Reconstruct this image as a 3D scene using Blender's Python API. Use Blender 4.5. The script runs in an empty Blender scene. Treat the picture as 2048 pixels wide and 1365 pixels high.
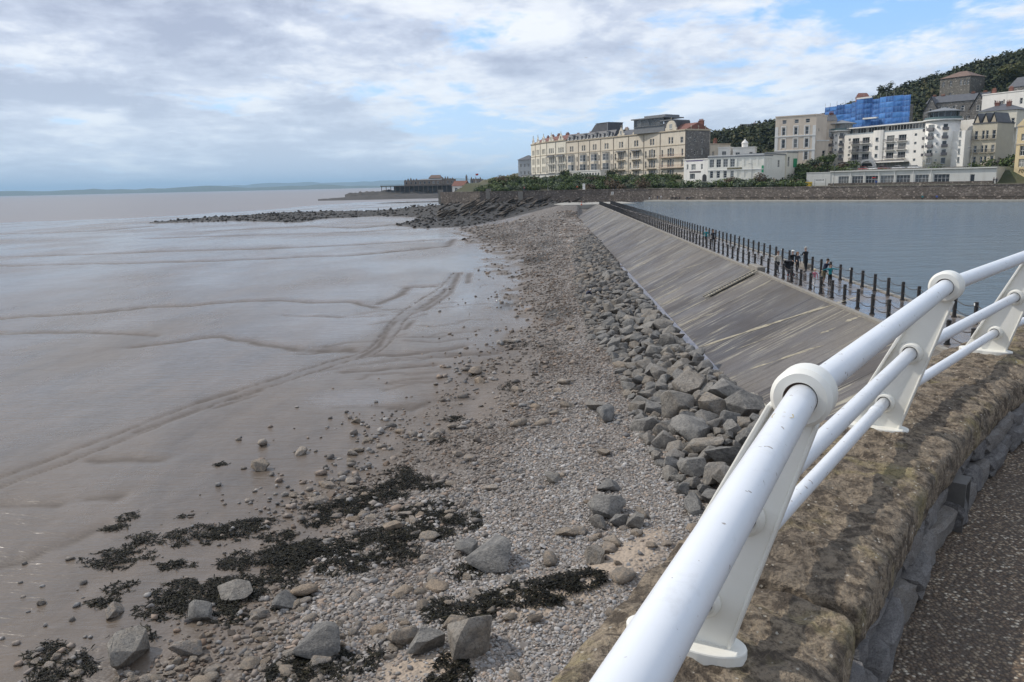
import bpy, bmesh, math, random
import numpy as np
from mathutils import Vector, Matrix
R = math.radians
SC = bpy.context.scene
COL = SC.collection

# ------------------------------------------------------------------ camera
CAM = np.array([0.0, 0.0, 12.0])
YAW, PITCH, ROLL = R(-2.65), R(11.18), R(1.28)
FPX, CX, CY = 1593.0, 1024.0, 682.5          # focal length and centre in photograph pixels (28 mm on 36 mm)
_f = np.array([math.sin(YAW)*math.cos(PITCH), math.cos(YAW)*math.cos(PITCH), -math.sin(PITCH)])
_r0 = np.array([math.cos(YAW), -math.sin(YAW), 0.0]); _u0 = np.cross(_r0, _f)
_r = math.cos(ROLL)*_r0 - math.sin(ROLL)*_u0
_u = math.sin(ROLL)*_r0 + math.cos(ROLL)*_u0
cd = bpy.data.cameras.new('camera'); cd.sensor_width = 36.0; cd.lens = FPX/2048*36.0
cd.clip_start = 0.05; cd.clip_end = 60000.0
cam = bpy.data.objects.new('camera', cd); COL.objects.link(cam)
cam.matrix_world = Matrix(((_r[0], _u[0], -_f[0], CAM[0]), (_r[1], _u[1], -_f[1], CAM[1]), (_r[2], _u[2], -_f[2], CAM[2]), (0, 0, 0, 1)))
SC.camera = cam

# ------------------------------------------------------------------ sky and sun
SUN_AZ = R(-68)      # measured from +Y, negative is to the left
SUN_EL = R(42)
SKY_STRENGTH = 0.11
SUN_STRENGTH = 2.7
EXPOSURE = 0.20
SC.view_settings.view_transform = 'Standard'; SC.view_settings.look = 'None'
SC.view_settings.exposure = EXPOSURE; SC.view_settings.gamma = 1.0; SC.view_settings.use_curve_mapping = False
SC.cycles.use_denoising = True
SC.cycles.max_bounces = 6; SC.cycles.diffuse_bounces = 3; SC.cycles.glossy_bounces = 3
SC.cycles.transparent_max_bounces = 8; SC.cycles.caustics_reflective = False; SC.cycles.caustics_refractive = False

def node(t, typ, ins=None, **kw):
    n = t.nodes.new(typ)
    for k, v in kw.items(): setattr(n, k, v)
    for k, v in (ins or {}).items():
        s = n.inputs[k]
        if isinstance(v, bpy.types.NodeSocket): t.links.new(v, s)
        else: s.default_value = v
    return n
def mth(t, op, a, b=None, c=None, clamp=False):
    ins = {0: a}
    if b is not None: ins[1] = b
    if c is not None: ins[2] = c
    return node(t, 'ShaderNodeMath', ins, operation=op, use_clamp=clamp).outputs[0]
def vmth(t, op, a, b=None):
    ins = {0: a}
    if b is not None: ins[1] = b
    return node(t, 'ShaderNodeVectorMath', ins, operation=op).outputs[0]
def ramp(t, fac, stops, interp='LINEAR'):
    n = node(t, 'ShaderNodeValToRGB', {0: fac}); cr = n.color_ramp; cr.interpolation = interp
    while len(cr.elements) < len(stops): cr.elements.new(0.5)
    for e, (p, c) in zip(cr.elements, stops):
        e.position = p; e.color = (c, c, c, 1) if not hasattr(c, '__len__') else tuple(c)[:3]+(1,)
    return n.outputs[0]
def mixc(t, fac, a, b, blend='MIX'):
    n = node(t, 'ShaderNodeMix', data_type='RGBA', blend_type=blend)
    for s, v in ((n.inputs[0], fac), (n.inputs[6], a), (n.inputs[7], b)):
        if isinstance(v, bpy.types.NodeSocket): t.links.new(v, s)
        else: s.default_value = v if not hasattr(v, '__len__') else tuple(v)[:3]+(1,)
    return n.outputs[2]
def noise(t, vec, scale, detail=4, rough=0.55, dist=0.0):
    ins = {'Scale': scale, 'Detail': detail, 'Roughness': rough, 'Distortion': dist}
    if vec is not None: ins['Vector'] = vec
    return node(t, 'ShaderNodeTexNoise', ins).outputs[0]

def build_world():
    w = bpy.data.worlds.new('World'); SC.world = w; w.use_nodes = True
    t = w.node_tree; t.nodes.clear()
    sky = node(t, 'ShaderNodeTexSky', sky_type='NISHITA', sun_disc=False)
    sky.sun_elevation = SUN_EL; sky.sun_rotation = SUN_AZ % (2*math.pi)
    sky.altitude = 10; sky.air_density = 1.0; sky.dust_density = 0.4; sky.ozone_density = 1.2
    g = node(t, 'ShaderNodeTexCoord').outputs['Generated']
    sp = node(t, 'ShaderNodeSeparateXYZ', {0: g})
    z = mth(t, 'MAXIMUM', sp.outputs[2], 0.0)
    k = mth(t, 'ADD', z, 0.13)
    px = mth(t, 'DIVIDE', sp.outputs[0], k); py = mth(t, 'DIVIDE', sp.outputs[1], k)
    p = node(t, 'ShaderNodeCombineXYZ', {0: px, 1: py, 2: 0.0}).outputs[0]
    p = vmth(t, 'ADD', p, (SKY_OFF[0], SKY_OFF[1], 3.3))
    ps = vmth(t, 'MULTIPLY', p, (1.0, 0.85, 1.0))
    big = noise(t, ps, 0.50, 3, 0.5)
    med = noise(t, ps, 1.7, 8, 0.60, 0.2)
    fine = noise(t, ps, 6.0, 6, 0.62, 0.3)
    d = mth(t, 'ADD', mth(t, 'MULTIPLY', big, 0.95), mth(t, 'ADD', mth(t, 'MULTIPLY', med, 0.75), mth(t, 'MULTIPLY', fine, 0.30)))
    puff = noise(t, vmth(t, 'MULTIPLY', g, (1.0, 1.0, 2.1)), 8.0, 7, 0.6, 0.35)
    d = mth(t, 'ADD', d, mth(t, 'MULTIPLY', mth(t, 'SUBTRACT', puff, .5), .42))
    cover = node(t, 'ShaderNodeMapRange', {0: d, 1: 0.79, 2: 0.95, 3: 0.0, 4: 1.0}, interpolation_type='SMOOTHSTEP').outputs[0]
    # light shining through: sample the same cloud a little towards the sun
    ps2 = vmth(t, 'ADD', ps, (0.16*math.sin(SUN_AZ), 0.16*math.cos(SUN_AZ), 0.0))
    med2 = noise(t, ps2, 1.7, 8, 0.60, 0.2)
    big2 = noise(t, ps2, 0.50, 3, 0.5)
    thick = mth(t, 'ADD', mth(t, 'MULTIPLY', big2, 0.95), mth(t, 'ADD', mth(t, 'MULTIPLY', med2, 0.95), mth(t, 'MULTIPLY', fine, 0.30)))
    gz = vmth(t, 'ADD', g, (0.0, 0.0, .022))
    puff2 = noise(t, vmth(t, 'MULTIPLY', gz, (1.0, 1.0, 2.1)), 8.0, 7, 0.6, 0.35)
    thick = mth(t, 'ADD', thick, mth(t, 'MULTIPLY', mth(t, 'SUBTRACT', puff2, .5), .62))
    cc = ramp(t, node(t, 'ShaderNodeMapRange', {0: thick, 1: 0.92, 2: 1.27, 3: 0.0, 4: 1.0}).outputs[0],
              [(0.0, (7.9, 8.15, 8.5)), (0.30, (7.0, 7.35, 8.0)), (0.58, (5.3, 5.8, 6.9)), (1.0, (3.7, 4.15, 5.3))])
    low = node(t, 'ShaderNodeMapRange', {0: z, 1: 0.0, 2: 0.20, 3: 1.0, 4: 0.0}, interpolation_type='SMOOTHSTEP').outputs[0]
    blue = mixc(t, 1.0, sky.outputs[0], (1.5, 1.5, 1.6), 'MULTIPLY')
    blue = mixc(t, .72, blue, (2.5, 4.9, 8.5))
    c = mixc(t, mth(t, 'MULTIPLY', cover, 0.97), blue, cc)
    c = mixc(t, mth(t, 'MULTIPLY', low, 0.52), c, (6.2, 7.2, 8.2))
    bg = node(t, 'ShaderNodeBackground', {'Color': c, 'Strength': SKY_STRENGTH})
    out = node(t, 'ShaderNodeOutputWorld', {0: bg.outputs[0]})
SKY_OFF = (31.5, 17.9)
build_world()
sd = bpy.data.lights.new('sun', 'SUN'); sd.energy = SUN_STRENGTH; sd.angle = R(0.8); sd.color = (1.0, 0.94, 0.85)
sun = bpy.data.objects.new('sun', sd); COL.objects.link(sun)
_s = Vector((math.sin(SUN_AZ)*math.cos(SUN_EL), math.cos(SUN_AZ)*math.cos(SUN_EL), math.sin(SUN_EL)))
sun.rotation_euler = _s.to_track_quat('Z', 'Y').to_euler(); sun.location = (-60, 30, 80)

# ------------------------------------------------------------------ survey helpers: where on the ground a sight line lands
def ray(x, y): return _f + (x-CX)/FPX*_r - (y-CY)/FPX*_u
def V(x, y, z):
    d = ray(x, y); q = CAM + (z-CAM[2])/d[2]*d
    return (float(q[0]), float(q[1]), float(z))
def P(px, w, z=0.0):
    a = (px-CX)/FPX; tt = (_f[2]+a*_r[2]-(z-CAM[2])/w)/_u[2]
    q = CAM + w*(_f + a*_r - tt*_u)
    return (float(q[0]), float(q[1]), float(z))
def Zat(px, py, w): return float((CAM + w*ray(px, py))[2])

# ------------------------------------------------------------------ numeric noise
def _h(ix, iy, s):
    n = (ix*374761393 + iy*668265263 + s*1442695041) & 0xffffffff
    n = ((n ^ (n >> 13))*1274126177) & 0xffffffff
    return ((n ^ (n >> 16)) & 0xffff)/65535.0
def vn(x, y, s=0):
    x = np.asarray(x, float); y = np.asarray(y, float)
    ix = np.floor(x).astype(np.int64); iy = np.floor(y).astype(np.int64)
    fx = x-ix; fy = y-iy; fx = fx*fx*(3-2*fx); fy = fy*fy*(3-2*fy)
    a = _h(ix, iy, s); b = _h(ix+1, iy, s); c = _h(ix, iy+1, s); d = _h(ix+1, iy+1, s)
    return (a*(1-fx)+b*fx)*(1-fy)+(c*(1-fx)+d*fx)*fy
def fbm(x, y, o=4, s=0):
    v = 0; a = 0.5; tot = 0
    for i in range(o):
        v = v + a*vn(np.asarray(x)*2**i, np.asarray(y)*2**i, s+i*17); tot += a; a *= 0.5
    return v/tot
def sstep(a, b, x):
    t = np.clip((np.asarray(x, float)-a)/(b-a), 0, 1); return t*t*(3-2*t)
def seg_dist(x, y, pts):
    best = np.full(np.shape(x), 1e9)
    for (ax, ay), (bx, by) in zip(pts[:-1], pts[1:]):
        dx, dy = bx-ax, by-ay; L = dx*dx+dy*dy+1e-12
        t = np.clip(((x-ax)*dx+(y-ay)*dy)/L, 0, 1)
        best = np.minimum(best, np.hypot(x-ax-t*dx, y-ay-t*dy))
    return best
def inside(x, y, poly):
    x = np.asarray(x, float); c = np.zeros(np.shape(x), bool)
    n = len(poly)
    for i in range(n):
        (ax, ay), (bx, by) = poly[i], poly[(i+1) % n]
        if ay == by: continue
        c ^= ((ay > y) != (by > y)) & (x < (bx-ax)*(y-ay)/(by-ay)+ax)
    return c
def sdist(x, y, poly):
    d = seg_dist(x, y, list(poly)+[poly[0]])
    return np.where(inside(x, y, poly), d, -d)

# ------------------------------------------------------------------ materials
def new_mat(name):
    m = bpy.data.materials.new(name); m.use_nodes = True; t = m.node_tree; t.nodes.clear()
    o = node(t, 'ShaderNodeOutputMaterial'); b = node(t, 'ShaderNodeBsdfPrincipled')
    t.links.new(b.outputs[0], o.inputs[0]); return m, t, b
def setin(t, b, k, v):
    if isinstance(v, bpy.types.NodeSocket): t.links.new(v, b.inputs[k])
    else: b.inputs[k].default_value = v if not hasattr(v, '__len__') else tuple(v)[:3]+(1,)
def bump(t, b, h, strength=0.3, dist=0.02):
    n = node(t, 'ShaderNodeBump', {'Height': h, 'Strength': strength, 'Distance': dist})
    t.links.new(n.outputs[0], b.inputs['Normal'])
MC = {}
def pm(name, c1, c2=None, scale=3.0, rough=0.7, bmp=0.0, bdist=0.02, rnd=0.0, spec=0.4, stain=None, metal=0.0, detail=5):
    """plain material: two colours mixed by noise, optional per-object tint and rain streaks"""
    if name in MC: return MC[name]
    m, t, b = new_mat(name); MC[name] = m
    c2 = c2 or tuple(v*0.82 for v in c1)
    oc = node(t, 'ShaderNodeTexCoord').outputs['Object']
    ri = node(t, 'ShaderNodeObjectInfo').outputs['Random']
    oc = vmth(t, 'ADD', oc, node(t, 'ShaderNodeCombineXYZ', {0: mth(t, 'MULTIPLY', ri, 37.0), 1: mth(t, 'MULTIPLY', ri, 11.0), 2: 0.0}).outputs[0])
    n1 = noise(t, oc, scale, detail, 0.6)
    c = mixc(t, ramp(t, n1, [(0.32, 0.0), (0.68, 1.0)]), c1, c2)
    if stain:
        sv = vmth(t, 'MULTIPLY', oc, (1.0, 1.0, 0.12))
        sn = ramp(t, noise(t, sv, stain[1], 5, 0.65), [(0.48, 0.0), (0.75, 1.0)])
        c = mixc(t, mth(t, 'MULTIPLY', sn, stain[2]), c, stain[0])
    if rnd:
        k = mth(t, 'ADD', mth(t, 'MULTIPLY', ri, 2*rnd), 1-rnd)
        c = mixc(t, 1.0, c, node(t, 'ShaderNodeCombineColor', {0: k, 1: k, 2: k}).outputs[0], 'MULTIPLY')
    setin(t, b, 'Base Color', c); setin(t, b, 'Roughness', rough); setin(t, b, 'Specular IOR Level', spec); setin(t, b, 'Metallic', metal)
    if bmp: bump(t, b, noise(t, oc, scale*4, 6, 0.65), bmp, bdist)
    return m

# ------------------------------------------------------------------ mesh collector
class MB:
    def __init__(s): s.v = []; s.f = []; s.mi = []
    def add(s, vs, fs, mi=0):
        o = len(s.v); s.v.extend([tuple(map(float, q)) for q in vs]); s.f.extend([tuple(i+o for i in q) for q in fs]); s.mi.extend([mi]*len(fs)); return s
    def box(s, c, d, rz=0.0, mi=0, rot=None):
        x, y, z = d[0]/2, d[1]/2, d[2]/2
        vs = [Vector(p) for p in ((-x,-y,-z),(x,-y,-z),(x,y,-z),(-x,y,-z),(-x,-y,z),(x,-y,z),(x,y,z),(-x,y,z))]
        m = rot if rot is not None else Matrix.Rotation(rz, 3, 'Z')
        vs = [m @ p + Vector(c) for p in vs]
        return s.add(vs, [(0,3,2,1),(4,5,6,7),(0,1,5,4),(1,2,6,5),(2,3,7,6),(3,0,4,7)], mi)
    def bb(s, x0, x1, y0, y1, z0, z1, mi=0):
        return s.box(((x0+x1)/2, (y0+y1)/2, (z0+z1)/2), (x1-x0, y1-y0, z1-z0), 0, mi)
    def prism(s, poly, z0, z1, mi=0):
        n = len(poly); a = sum(poly[i][0]*poly[(i+1) % n][1]-poly[(i+1) % n][0]*poly[i][1] for i in range(n))
        if a < 0: poly = poly[::-1]
        vs = [(x, y, z0) for x, y in poly]+[(x, y, z1) for x, y in poly]
        fs = [tuple(range(n-1, -1, -1)), tuple(range(n, 2*n))]+[(i, (i+1) % n, n+(i+1) % n, n+i) for i in range(n)]
        return s.add(vs, fs, mi)
    def plate(s, prof, y0, y1, mi=0):
        """profile in x-z, thick in y"""
        n = len(prof); a = sum(prof[i][0]*prof[(i+1) % n][1]-prof[(i+1) % n][0]*prof[i][1] for i in range(n))
        if a < 0: prof = prof[::-1]
        vs = [(x, y0, z) for x, z in prof]+[(x, y1, z) for x, z in prof]
        fs = [tuple(range(n)), tuple(range(2*n-1, n-1, -1))]+[((i+1) % n, i, n+i, n+(i+1) % n) for i in range(n)]
        return s.add(vs, fs, mi)
    def tube(s, path, rad, n=8, mi=0, cap=True):
        path = [Vector(p) for p in path]; rr = rad if hasattr(rad, '__len__') else [rad]*len(path)
        rings = []; vs = []
        pt = None
        for i, p in enumerate(path):
            d = (path[min(i+1, len(path)-1)]-path[max(i-1, 0)]).normalized()
            if pt is None:
                a = Vector((0, 0, 1)) if abs(d.z) < 0.9 else Vector((1, 0, 0)); e1 = d.cross(a).normalized()
            else:
                e1 = (e1-d*e1.dot(d)).normalized()
            pt = d; e2 = d.cross(e1)
            vs += [p+(e1*math.cos(2*math.pi*k/n)+e2*math.sin(2*math.pi*k/n))*rr[i] for k in range(n)]
        fs = [(i*n+k, i*n+(k+1) % n, (i+1)*n+(k+1) % n, (i+1)*n+k) for i in range(len(path)-1) for k in range(n)]
        if cap: fs += [tuple(range(n-1, -1, -1)), tuple(range((len(path)-1)*n, len(path)*n))]
        return s.add(vs, fs, mi)
    def build(s, name, mats, parent=None, loc=None, rz=None, smooth=False):
        me = bpy.data.meshes.new(name); me.from_pydata(s.v, [], s.f); me.update()
        if not isinstance(mats, (list, tuple)): mats = [mats]
        for m in mats: me.materials.append(m)
        if len(mats) > 1: me.polygons.foreach_set('material_index', s.mi)
        if smooth: me.polygons.foreach_set('use_smooth', [True]*len(me.polygons))
        return link(name, me, parent, loc, rz)
def link(name, me, parent=None, loc=None, rz=None, scale=None, rot=None):
    o = bpy.data.objects.new(name, me); COL.objects.link(o)
    if parent: o.parent = parent
    if loc is not None: o.location = loc
    if rz is not None: o.rotation_euler = (0, 0, rz)
    if rot is not None: o.rotation_euler = rot
    if scale is not None: o.scale = scale
    return o
def mesh_np(name, verts, faces, mat, smooth=True):
    """fast mesh from numpy arrays; faces all of one size"""
    me = bpy.data.meshes.new(name); nv, nf, k = len(verts), len(faces), faces.shape[1]
    me.vertices.add(nv); me.vertices.foreach_set('co', np.asarray(verts, np.float32).ravel())
    me.loops.add(nf*k); me.loops.foreach_set('vertex_index', np.asarray(faces, np.int32).ravel())
    me.polygons.add(nf); me.polygons.foreach_set('loop_start', np.arange(0, nf*k, k, dtype=np.int32))
    me.polygons.foreach_set('use_smooth', np.full(nf, smooth, bool))
    me.update(calc_edges=True); me.validate()
    if mat: me.materials.append(mat)
    return me
def attr(me, name, vals):
    a = me.attributes.new(name, 'FLOAT', 'POINT'); a.data.foreach_set('value', np.asarray(vals, np.float32).ravel())
def grid_faces(nr, nc):
    i = np.arange(nr*nc).reshape(nr, nc)
    return np.stack([i[:-1, :-1], i[:-1, 1:], i[1:, 1:], i[1:, :-1]], -1).reshape(-1, 4)
def tag(o, label=None, cat=None, group=None, kind=None):
    if label: o['label'] = label
    if cat: o['category'] = cat
    if group: o['group'] = group
    if kind: o['kind'] = kind
    return o
def empty(name, loc, rz=0.0, label=None, cat=None, group=None):
    o = bpy.data.objects.new(name, None); COL.objects.link(o); o.location = loc; o.rotation_euler = (0, 0, rz); o.empty_display_size = 0.3
    return tag(o, label, cat, group)
def copy_tree(o, parent=None):
    c = o.copy(); COL.objects.link(c); c.parent = parent
    if parent is not None: c.matrix_parent_inverse = o.matrix_parent_inverse
    for ch in o.children: copy_tree(ch, c)
    return c
def facing(a, b):
    return math.atan2(b[1]-a[1], b[0]-a[0])
# ================================================================== THE SETTING: beach, sea, lake
def W2(pts, z=0.5): return [V(x, y, z)[:2] for x, y in pts]
SEA_POLY = [(-3000, 60), (-420, 285), (-241, 346), (-191, 382), (-168, 470), (-158, 600), (-150, 1300), (-3000, 1300)]
TRACK = W2([(-120, 1008), (0, 960), (100, 925), (250, 865), (380, 815), (520, 770), (640, 730), (740, 705), (775, 670), (800, 632), (850, 600), (900, 565), (915, 545)])
LINES = [W2(l) for l in (
    [(-200, 518), (0, 513), (182, 507), (355, 501), (482, 498), (700, 489), (880, 478)],
    [(-200, 534), (0, 530), (120, 528), (368, 522), (551, 515), (700, 509), (890, 492), (910, 476)],
    [(-200, 648), (0, 636), (114, 629), (213, 622), (293, 614), (379, 609), (482, 601), (565, 597), (620, 601), (700, 603), (755, 613)],
    [(-200, 668), (0, 665), (103, 663), (207, 665), (300, 672)],
    [(269, 691), (310, 686), (379, 675), (448, 670), (517, 686), (568, 693), (620, 700), (700, 696)],
    [(600, 706), (659, 699), (715, 698)], [(755, 605), (800, 588), (818, 574), (870, 570)],
    [(300, 476), (500, 470), (700, 464), (830, 456)], [(420, 462), (620, 452), (720, 455), (800, 446)],
    [(0, 468), (180, 462), (300, 452)], [(770, 819), (820, 815), (875, 795), (940, 792)], [(690, 740), (800, 733), (870, 728)],
    [(760, 703), (860, 697), (930, 692)], [(900, 707), (990, 700), (1060, 690)], [(0, 1118), (60, 1110), (150, 1075), (210, 1045)],
    [(195, 916), (310, 914)], [(180, 992), (230, 990)], [(0, 1002), (120, 1000)])]
def chaikin(L, n=2):
    for _ in range(n):
        o = [L[0]]
        for a, b in zip(L[:-1], L[1:]): o += [(a[0]*.75+b[0]*.25, a[1]*.75+b[1]*.25), (a[0]*.25+b[0]*.75, a[1]*.25+b[1]*.75)]
        L = o+[L[-1]]
    return L
RILLS = []; TRACK = chaikin(TRACK, 1); _lr = random.Random(8)
for _k in range(20):                      # small rills draining off the shingle
    _x, _y = _lr.uniform(760, 1000), _lr.uniform(600, 820); _l = [(_x, _y)]
    for _j in range(4): _x -= _lr.uniform(18, 60); _y += _lr.uniform(-4, 9); _l.append((_x, _y))
    RILLS.append(W2(_l))
TRACK_LINES = [W2(l) for l in ([(717, 712), (758, 690), (775, 655), (790, 640)], [(808, 657), (825, 640)], [(843, 614), (880, 590), (893, 575)], [(848, 620), (900, 585), (917, 545)],
    [(935, 565), (940, 545)], [(470, 795), (520, 778)], [(430, 812), (510, 788)], [(400, 800), (470, 780)], [(270, 860), (395, 815)])]
_peb = np.array(W2([(60, 1500), (300, 1365), (450, 1250), (560, 1150), (640, 1020), (780, 930), (860, 830), (980, 740), (1030, 650), (1040, 560), (1000, 500), (940, 478), (930, 455)], 0.6))
PEB_POLY = [(-14, 2)] + [tuple(p) for p in _peb] + [(-16, 235), (2, 262), (16, 262), (16, 2)]
FRONT = W2([(300, 447), (460, 442), (600, 445)], 0.6) + [(-84, 300), (-68, 316), (-50, 300), (-44, 280), (-47, 241)] + W2([(850, 456), (940, 452), (1000, 440)], 0.7) + [(3, 256), (16, 250)]
_cr = [(-150, 299, .6), (-138, 334, 1.3), P(600, 352, 2.0), P(760, 338, 2.3), P(850, 322, 4.9), P(960, 300, 6.2), (14, 284, 5.4), (18, 262, 4.9)]
CREST = [(c[0], c[1]) for c in _cr]
PLAT_POLY = FRONT + CREST[::-1]
def platform(x, y):
    """(mask 0..1, height) of the weed covered rock platform in front of the far sea wall"""
    s = sdist(x, y, PLAT_POLY); m = sstep(-1.5, 2.5, s + 2.5*(fbm(x*.35, y*.35, 4, 3)-.5))
    dF = seg_dist(x, y, FRONT); dC = seg_dist(x, y, CREST)
    zc = np.interp(x, [c[0] for c in _cr[:6]] + [14, 18], [c[2] for c in _cr])
    k = dF/(dF+dC+1e-6)
    h = 0.55 + (zc-0.55)*k**1.15 + 0.6*(fbm(x*.45, y*.45, 5, 5)-.5)*(0.4+k) + 0.5*(fbm((x+y*.4)*1.1, (y-x*.4)*.3, 4, 8)-.5)
    return m, h
def pebble_mask(x, y):
    s = sdist(x, y, PEB_POLY)
    return sstep(-3.0, 4.2, s + np.minimum(2+np.asarray(y)*.03, 5)*(fbm(x*.5, y*.28, 5, 21)-.5)*2.8)
SANDBAR = [W2(l, .9) for l in ([(1010, 1215), (1110, 1200), (1200, 1190), (1290, 1150)], [(1060, 1240), (1150, 1215), (1300, 1110)], [(820, 1345), (900, 1335)])]
def beach_z(x, y):
    x = np.asarray(x, float); y = np.asarray(y, float)
    sd = sdist(x, y, SEA_POLY)
    z = np.clip(-sd*0.006, -0.5, 0.42)
    sx = np.interp(y, [0, 17, 22, 27, 31, 39, 48, 65, 96, 168, 220, 260], [-11, -10, -8.6, -8.4, -7, -6, -4, -3, -3.5, -12, -16, -14])
    z = z + 1.22*sstep(0, 1, (x-sx)/(9.3-sx))**0.9
    z = z + 0.10*(fbm(x*.16, y*.10, 4, 31)-.5) + .035*(fbm(x*.9, y*.5, 3, 33)-.5)
    pm_ = pebble_mask(x, y)
    z = z + pm_*(0.10*(fbm(x*.7, y*.7, 4, 41)-.4) + .03)
    xw = x + 1.2*(fbm(x*.3, y*.3, 4, 60)-.5); yw = y + 2.6*(fbm(x*.24, y*.24, 4, 80)-.5)
    for i, L in enumerate(LINES):
        d = seg_dist(xw, yw, L)
        wdt = 0.25+0.009*y
        z = z - 0.0016*(y+10)*np.exp(-(d/wdt)**2)
    for L in RILLS: z = z - .03*np.exp(-(seg_dist(xw, yw, L)/.35)**2)
    for L in TRACK_LINES:
        z = z - 0.05*np.exp(-(seg_dist(x, y, L)/(0.12+.004*y))**2)
    dt = seg_dist(x+.5*(fbm(x*.4, y*.4, 3, 61)-.5), y, TRACK)
    z = z - 0.03*np.exp(-(dt/1.1)**2) - .05*np.exp(-((dt-.55)/.15)**2)
    for L in SANDBAR: z = z + .14*np.exp(-(seg_dist(x, y, L)/.9)**2)
    ap = -sdist(x, y, [(5.5, 252), (28, 256), (26, 279), (6, 284), (2.5, 266)])
    z = np.maximum(z, np.minimum(4.9, 5.1-.24*ap+.5*(fbm(x*.3, y*.3, 3, 77)-.5)))
    m, h = platform(x, y)
    return z*(1-m)+np.maximum(h, z)*m

def mat_beach():
    m, t, b = new_mat('tidal_mud_and_shingle')
    geo = node(t, 'ShaderNodeNewGeometry').outputs['Position']
    at = lambda n: node(t, 'ShaderNodeAttribute', attribute_name=n).outputs['Fac']
    peb, wet, rid, plat, weed, sand = at('peb'), at('wet'), at('ridge'), at('plat'), at('weed'), at('sand')
    n1 = noise(t, vmth(t, 'MULTIPLY', geo, (0.35, 0.12, 1)), 1.0, 6, 0.6, 0.6)
    n2 = noise(t, vmth(t, 'MULTIPLY', geo, (2.2, 0.7, 1)), 1.0, 5, 0.6, 0.4)
    mud = mixc(t, ramp(t, n1, [(.35, 0.0), (.68, 1.0)]), (.140, .106, .077), (.095, .074, .056))
    mud = mixc(t, ramp(t, n2, [(.45, 0.0), (.75, .5)]), mud, (.15, .115, .085))
    mud = mixc(t, mth(t, 'MULTIPLY', rid, .9), mud, (.065, .049, .037))
    # shingle bed between the modelled pebbles
    vo = node(t, 'ShaderNodeTexVoronoi', {'Vector': vmth(t, 'MULTIPLY', geo, (1, 1, 0.0)), 'Scale': 9.0, 'Randomness': 1.0})
    vc = node(t, 'ShaderNodeSeparateColor', {0: vo.outputs['Color']})
    stone = ramp(t, vc.outputs[0], [(0, (.13, .11, .095)), (.35, (.20, .17, .145)), (.7, (.25, .225, .20)), (1, (.34, .31, .28))])
    stone = mixc(t, ramp(t, vo.outputs['Distance'], [(.3, 0.0), (.75, .8)]), stone, (.06, .05, .042))
    c = mixc(t, mth(t, 'MULTIPLY', peb, mth(t, 'ADD', .25, mth(t, 'MULTIPLY', peb, .7))), mud, stone)
    c = mixc(t, sand, c, mixc(t, n2, (.40, .32, .245), (.30, .235, .175)))
    c = mixc(t, weed, c, (.022, .021, .017))
    n3 = noise(t, geo, 1.3, 6, .7)
    rock = mixc(t, ramp(t, n3, [(.42, 0.0), (.7, 1.0)]), (.018, .016, .014), (.060, .050, .040))
    c = mixc(t, plat, c, rock)
    setin(t, b, 'Base Color', c)
    dry = mth(t, 'MAXIMUM', mth(t, 'MULTIPLY', peb, .9), mth(t, 'MAXIMUM', plat, mth(t, 'MULTIPLY', rid, .8)))
    r0 = node(t, 'ShaderNodeMapRange', {0: mth(t, 'ADD', wet, mth(t, 'MULTIPLY', mth(t, 'SUBTRACT', n2, .5), .35)), 1: 0.0, 2: 1.0, 3: .42, 4: .15}).outputs[0]
    rg = mth(t, 'ADD', mth(t, 'MULTIPLY', r0, mth(t, 'SUBTRACT', 1.0, dry)), mth(t, 'MULTIPLY', dry, .75), clamp=True)
    setin(t, b, 'Roughness', rg); setin(t, b, 'Specular IOR Level', mth(t, 'ADD', .32, mth(t, 'MULTIPLY', wet, .3)))
    # ripples on the mud, stones on the shingle
    rp = vmth(t, 'MULTIPLY', geo, (0.9, 2.6, 1))
    h1 = noise(t, rp, 1.3, 4, .55, .8)
    h2 = noise(t, vmth(t, 'MULTIPLY', geo, (.16, .75, 1)), 1.0, 5, .65, 1.2)
    h1 = mth(t, 'ADD', h1, mth(t, 'MULTIPLY', h2, 2.4))
    hh = mth(t, 'ADD', mth(t, 'MULTIPLY', h1, mth(t, 'MULTIPLY', mth(t, 'SUBTRACT', 1.35, wet), .040)), mth(t, 'MULTIPLY', mth(t, 'MULTIPLY', peb, mth(t, 'SUBTRACT', 1.0, vo.outputs['Distance'])), .05))
    hh = mth(t, 'ADD', hh, mth(t, 'MULTIPLY', mth(t, 'MULTIPLY', plat, n3), .5))
    bump(t, b, hh, 1.0, 1.0)
    return m

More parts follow.
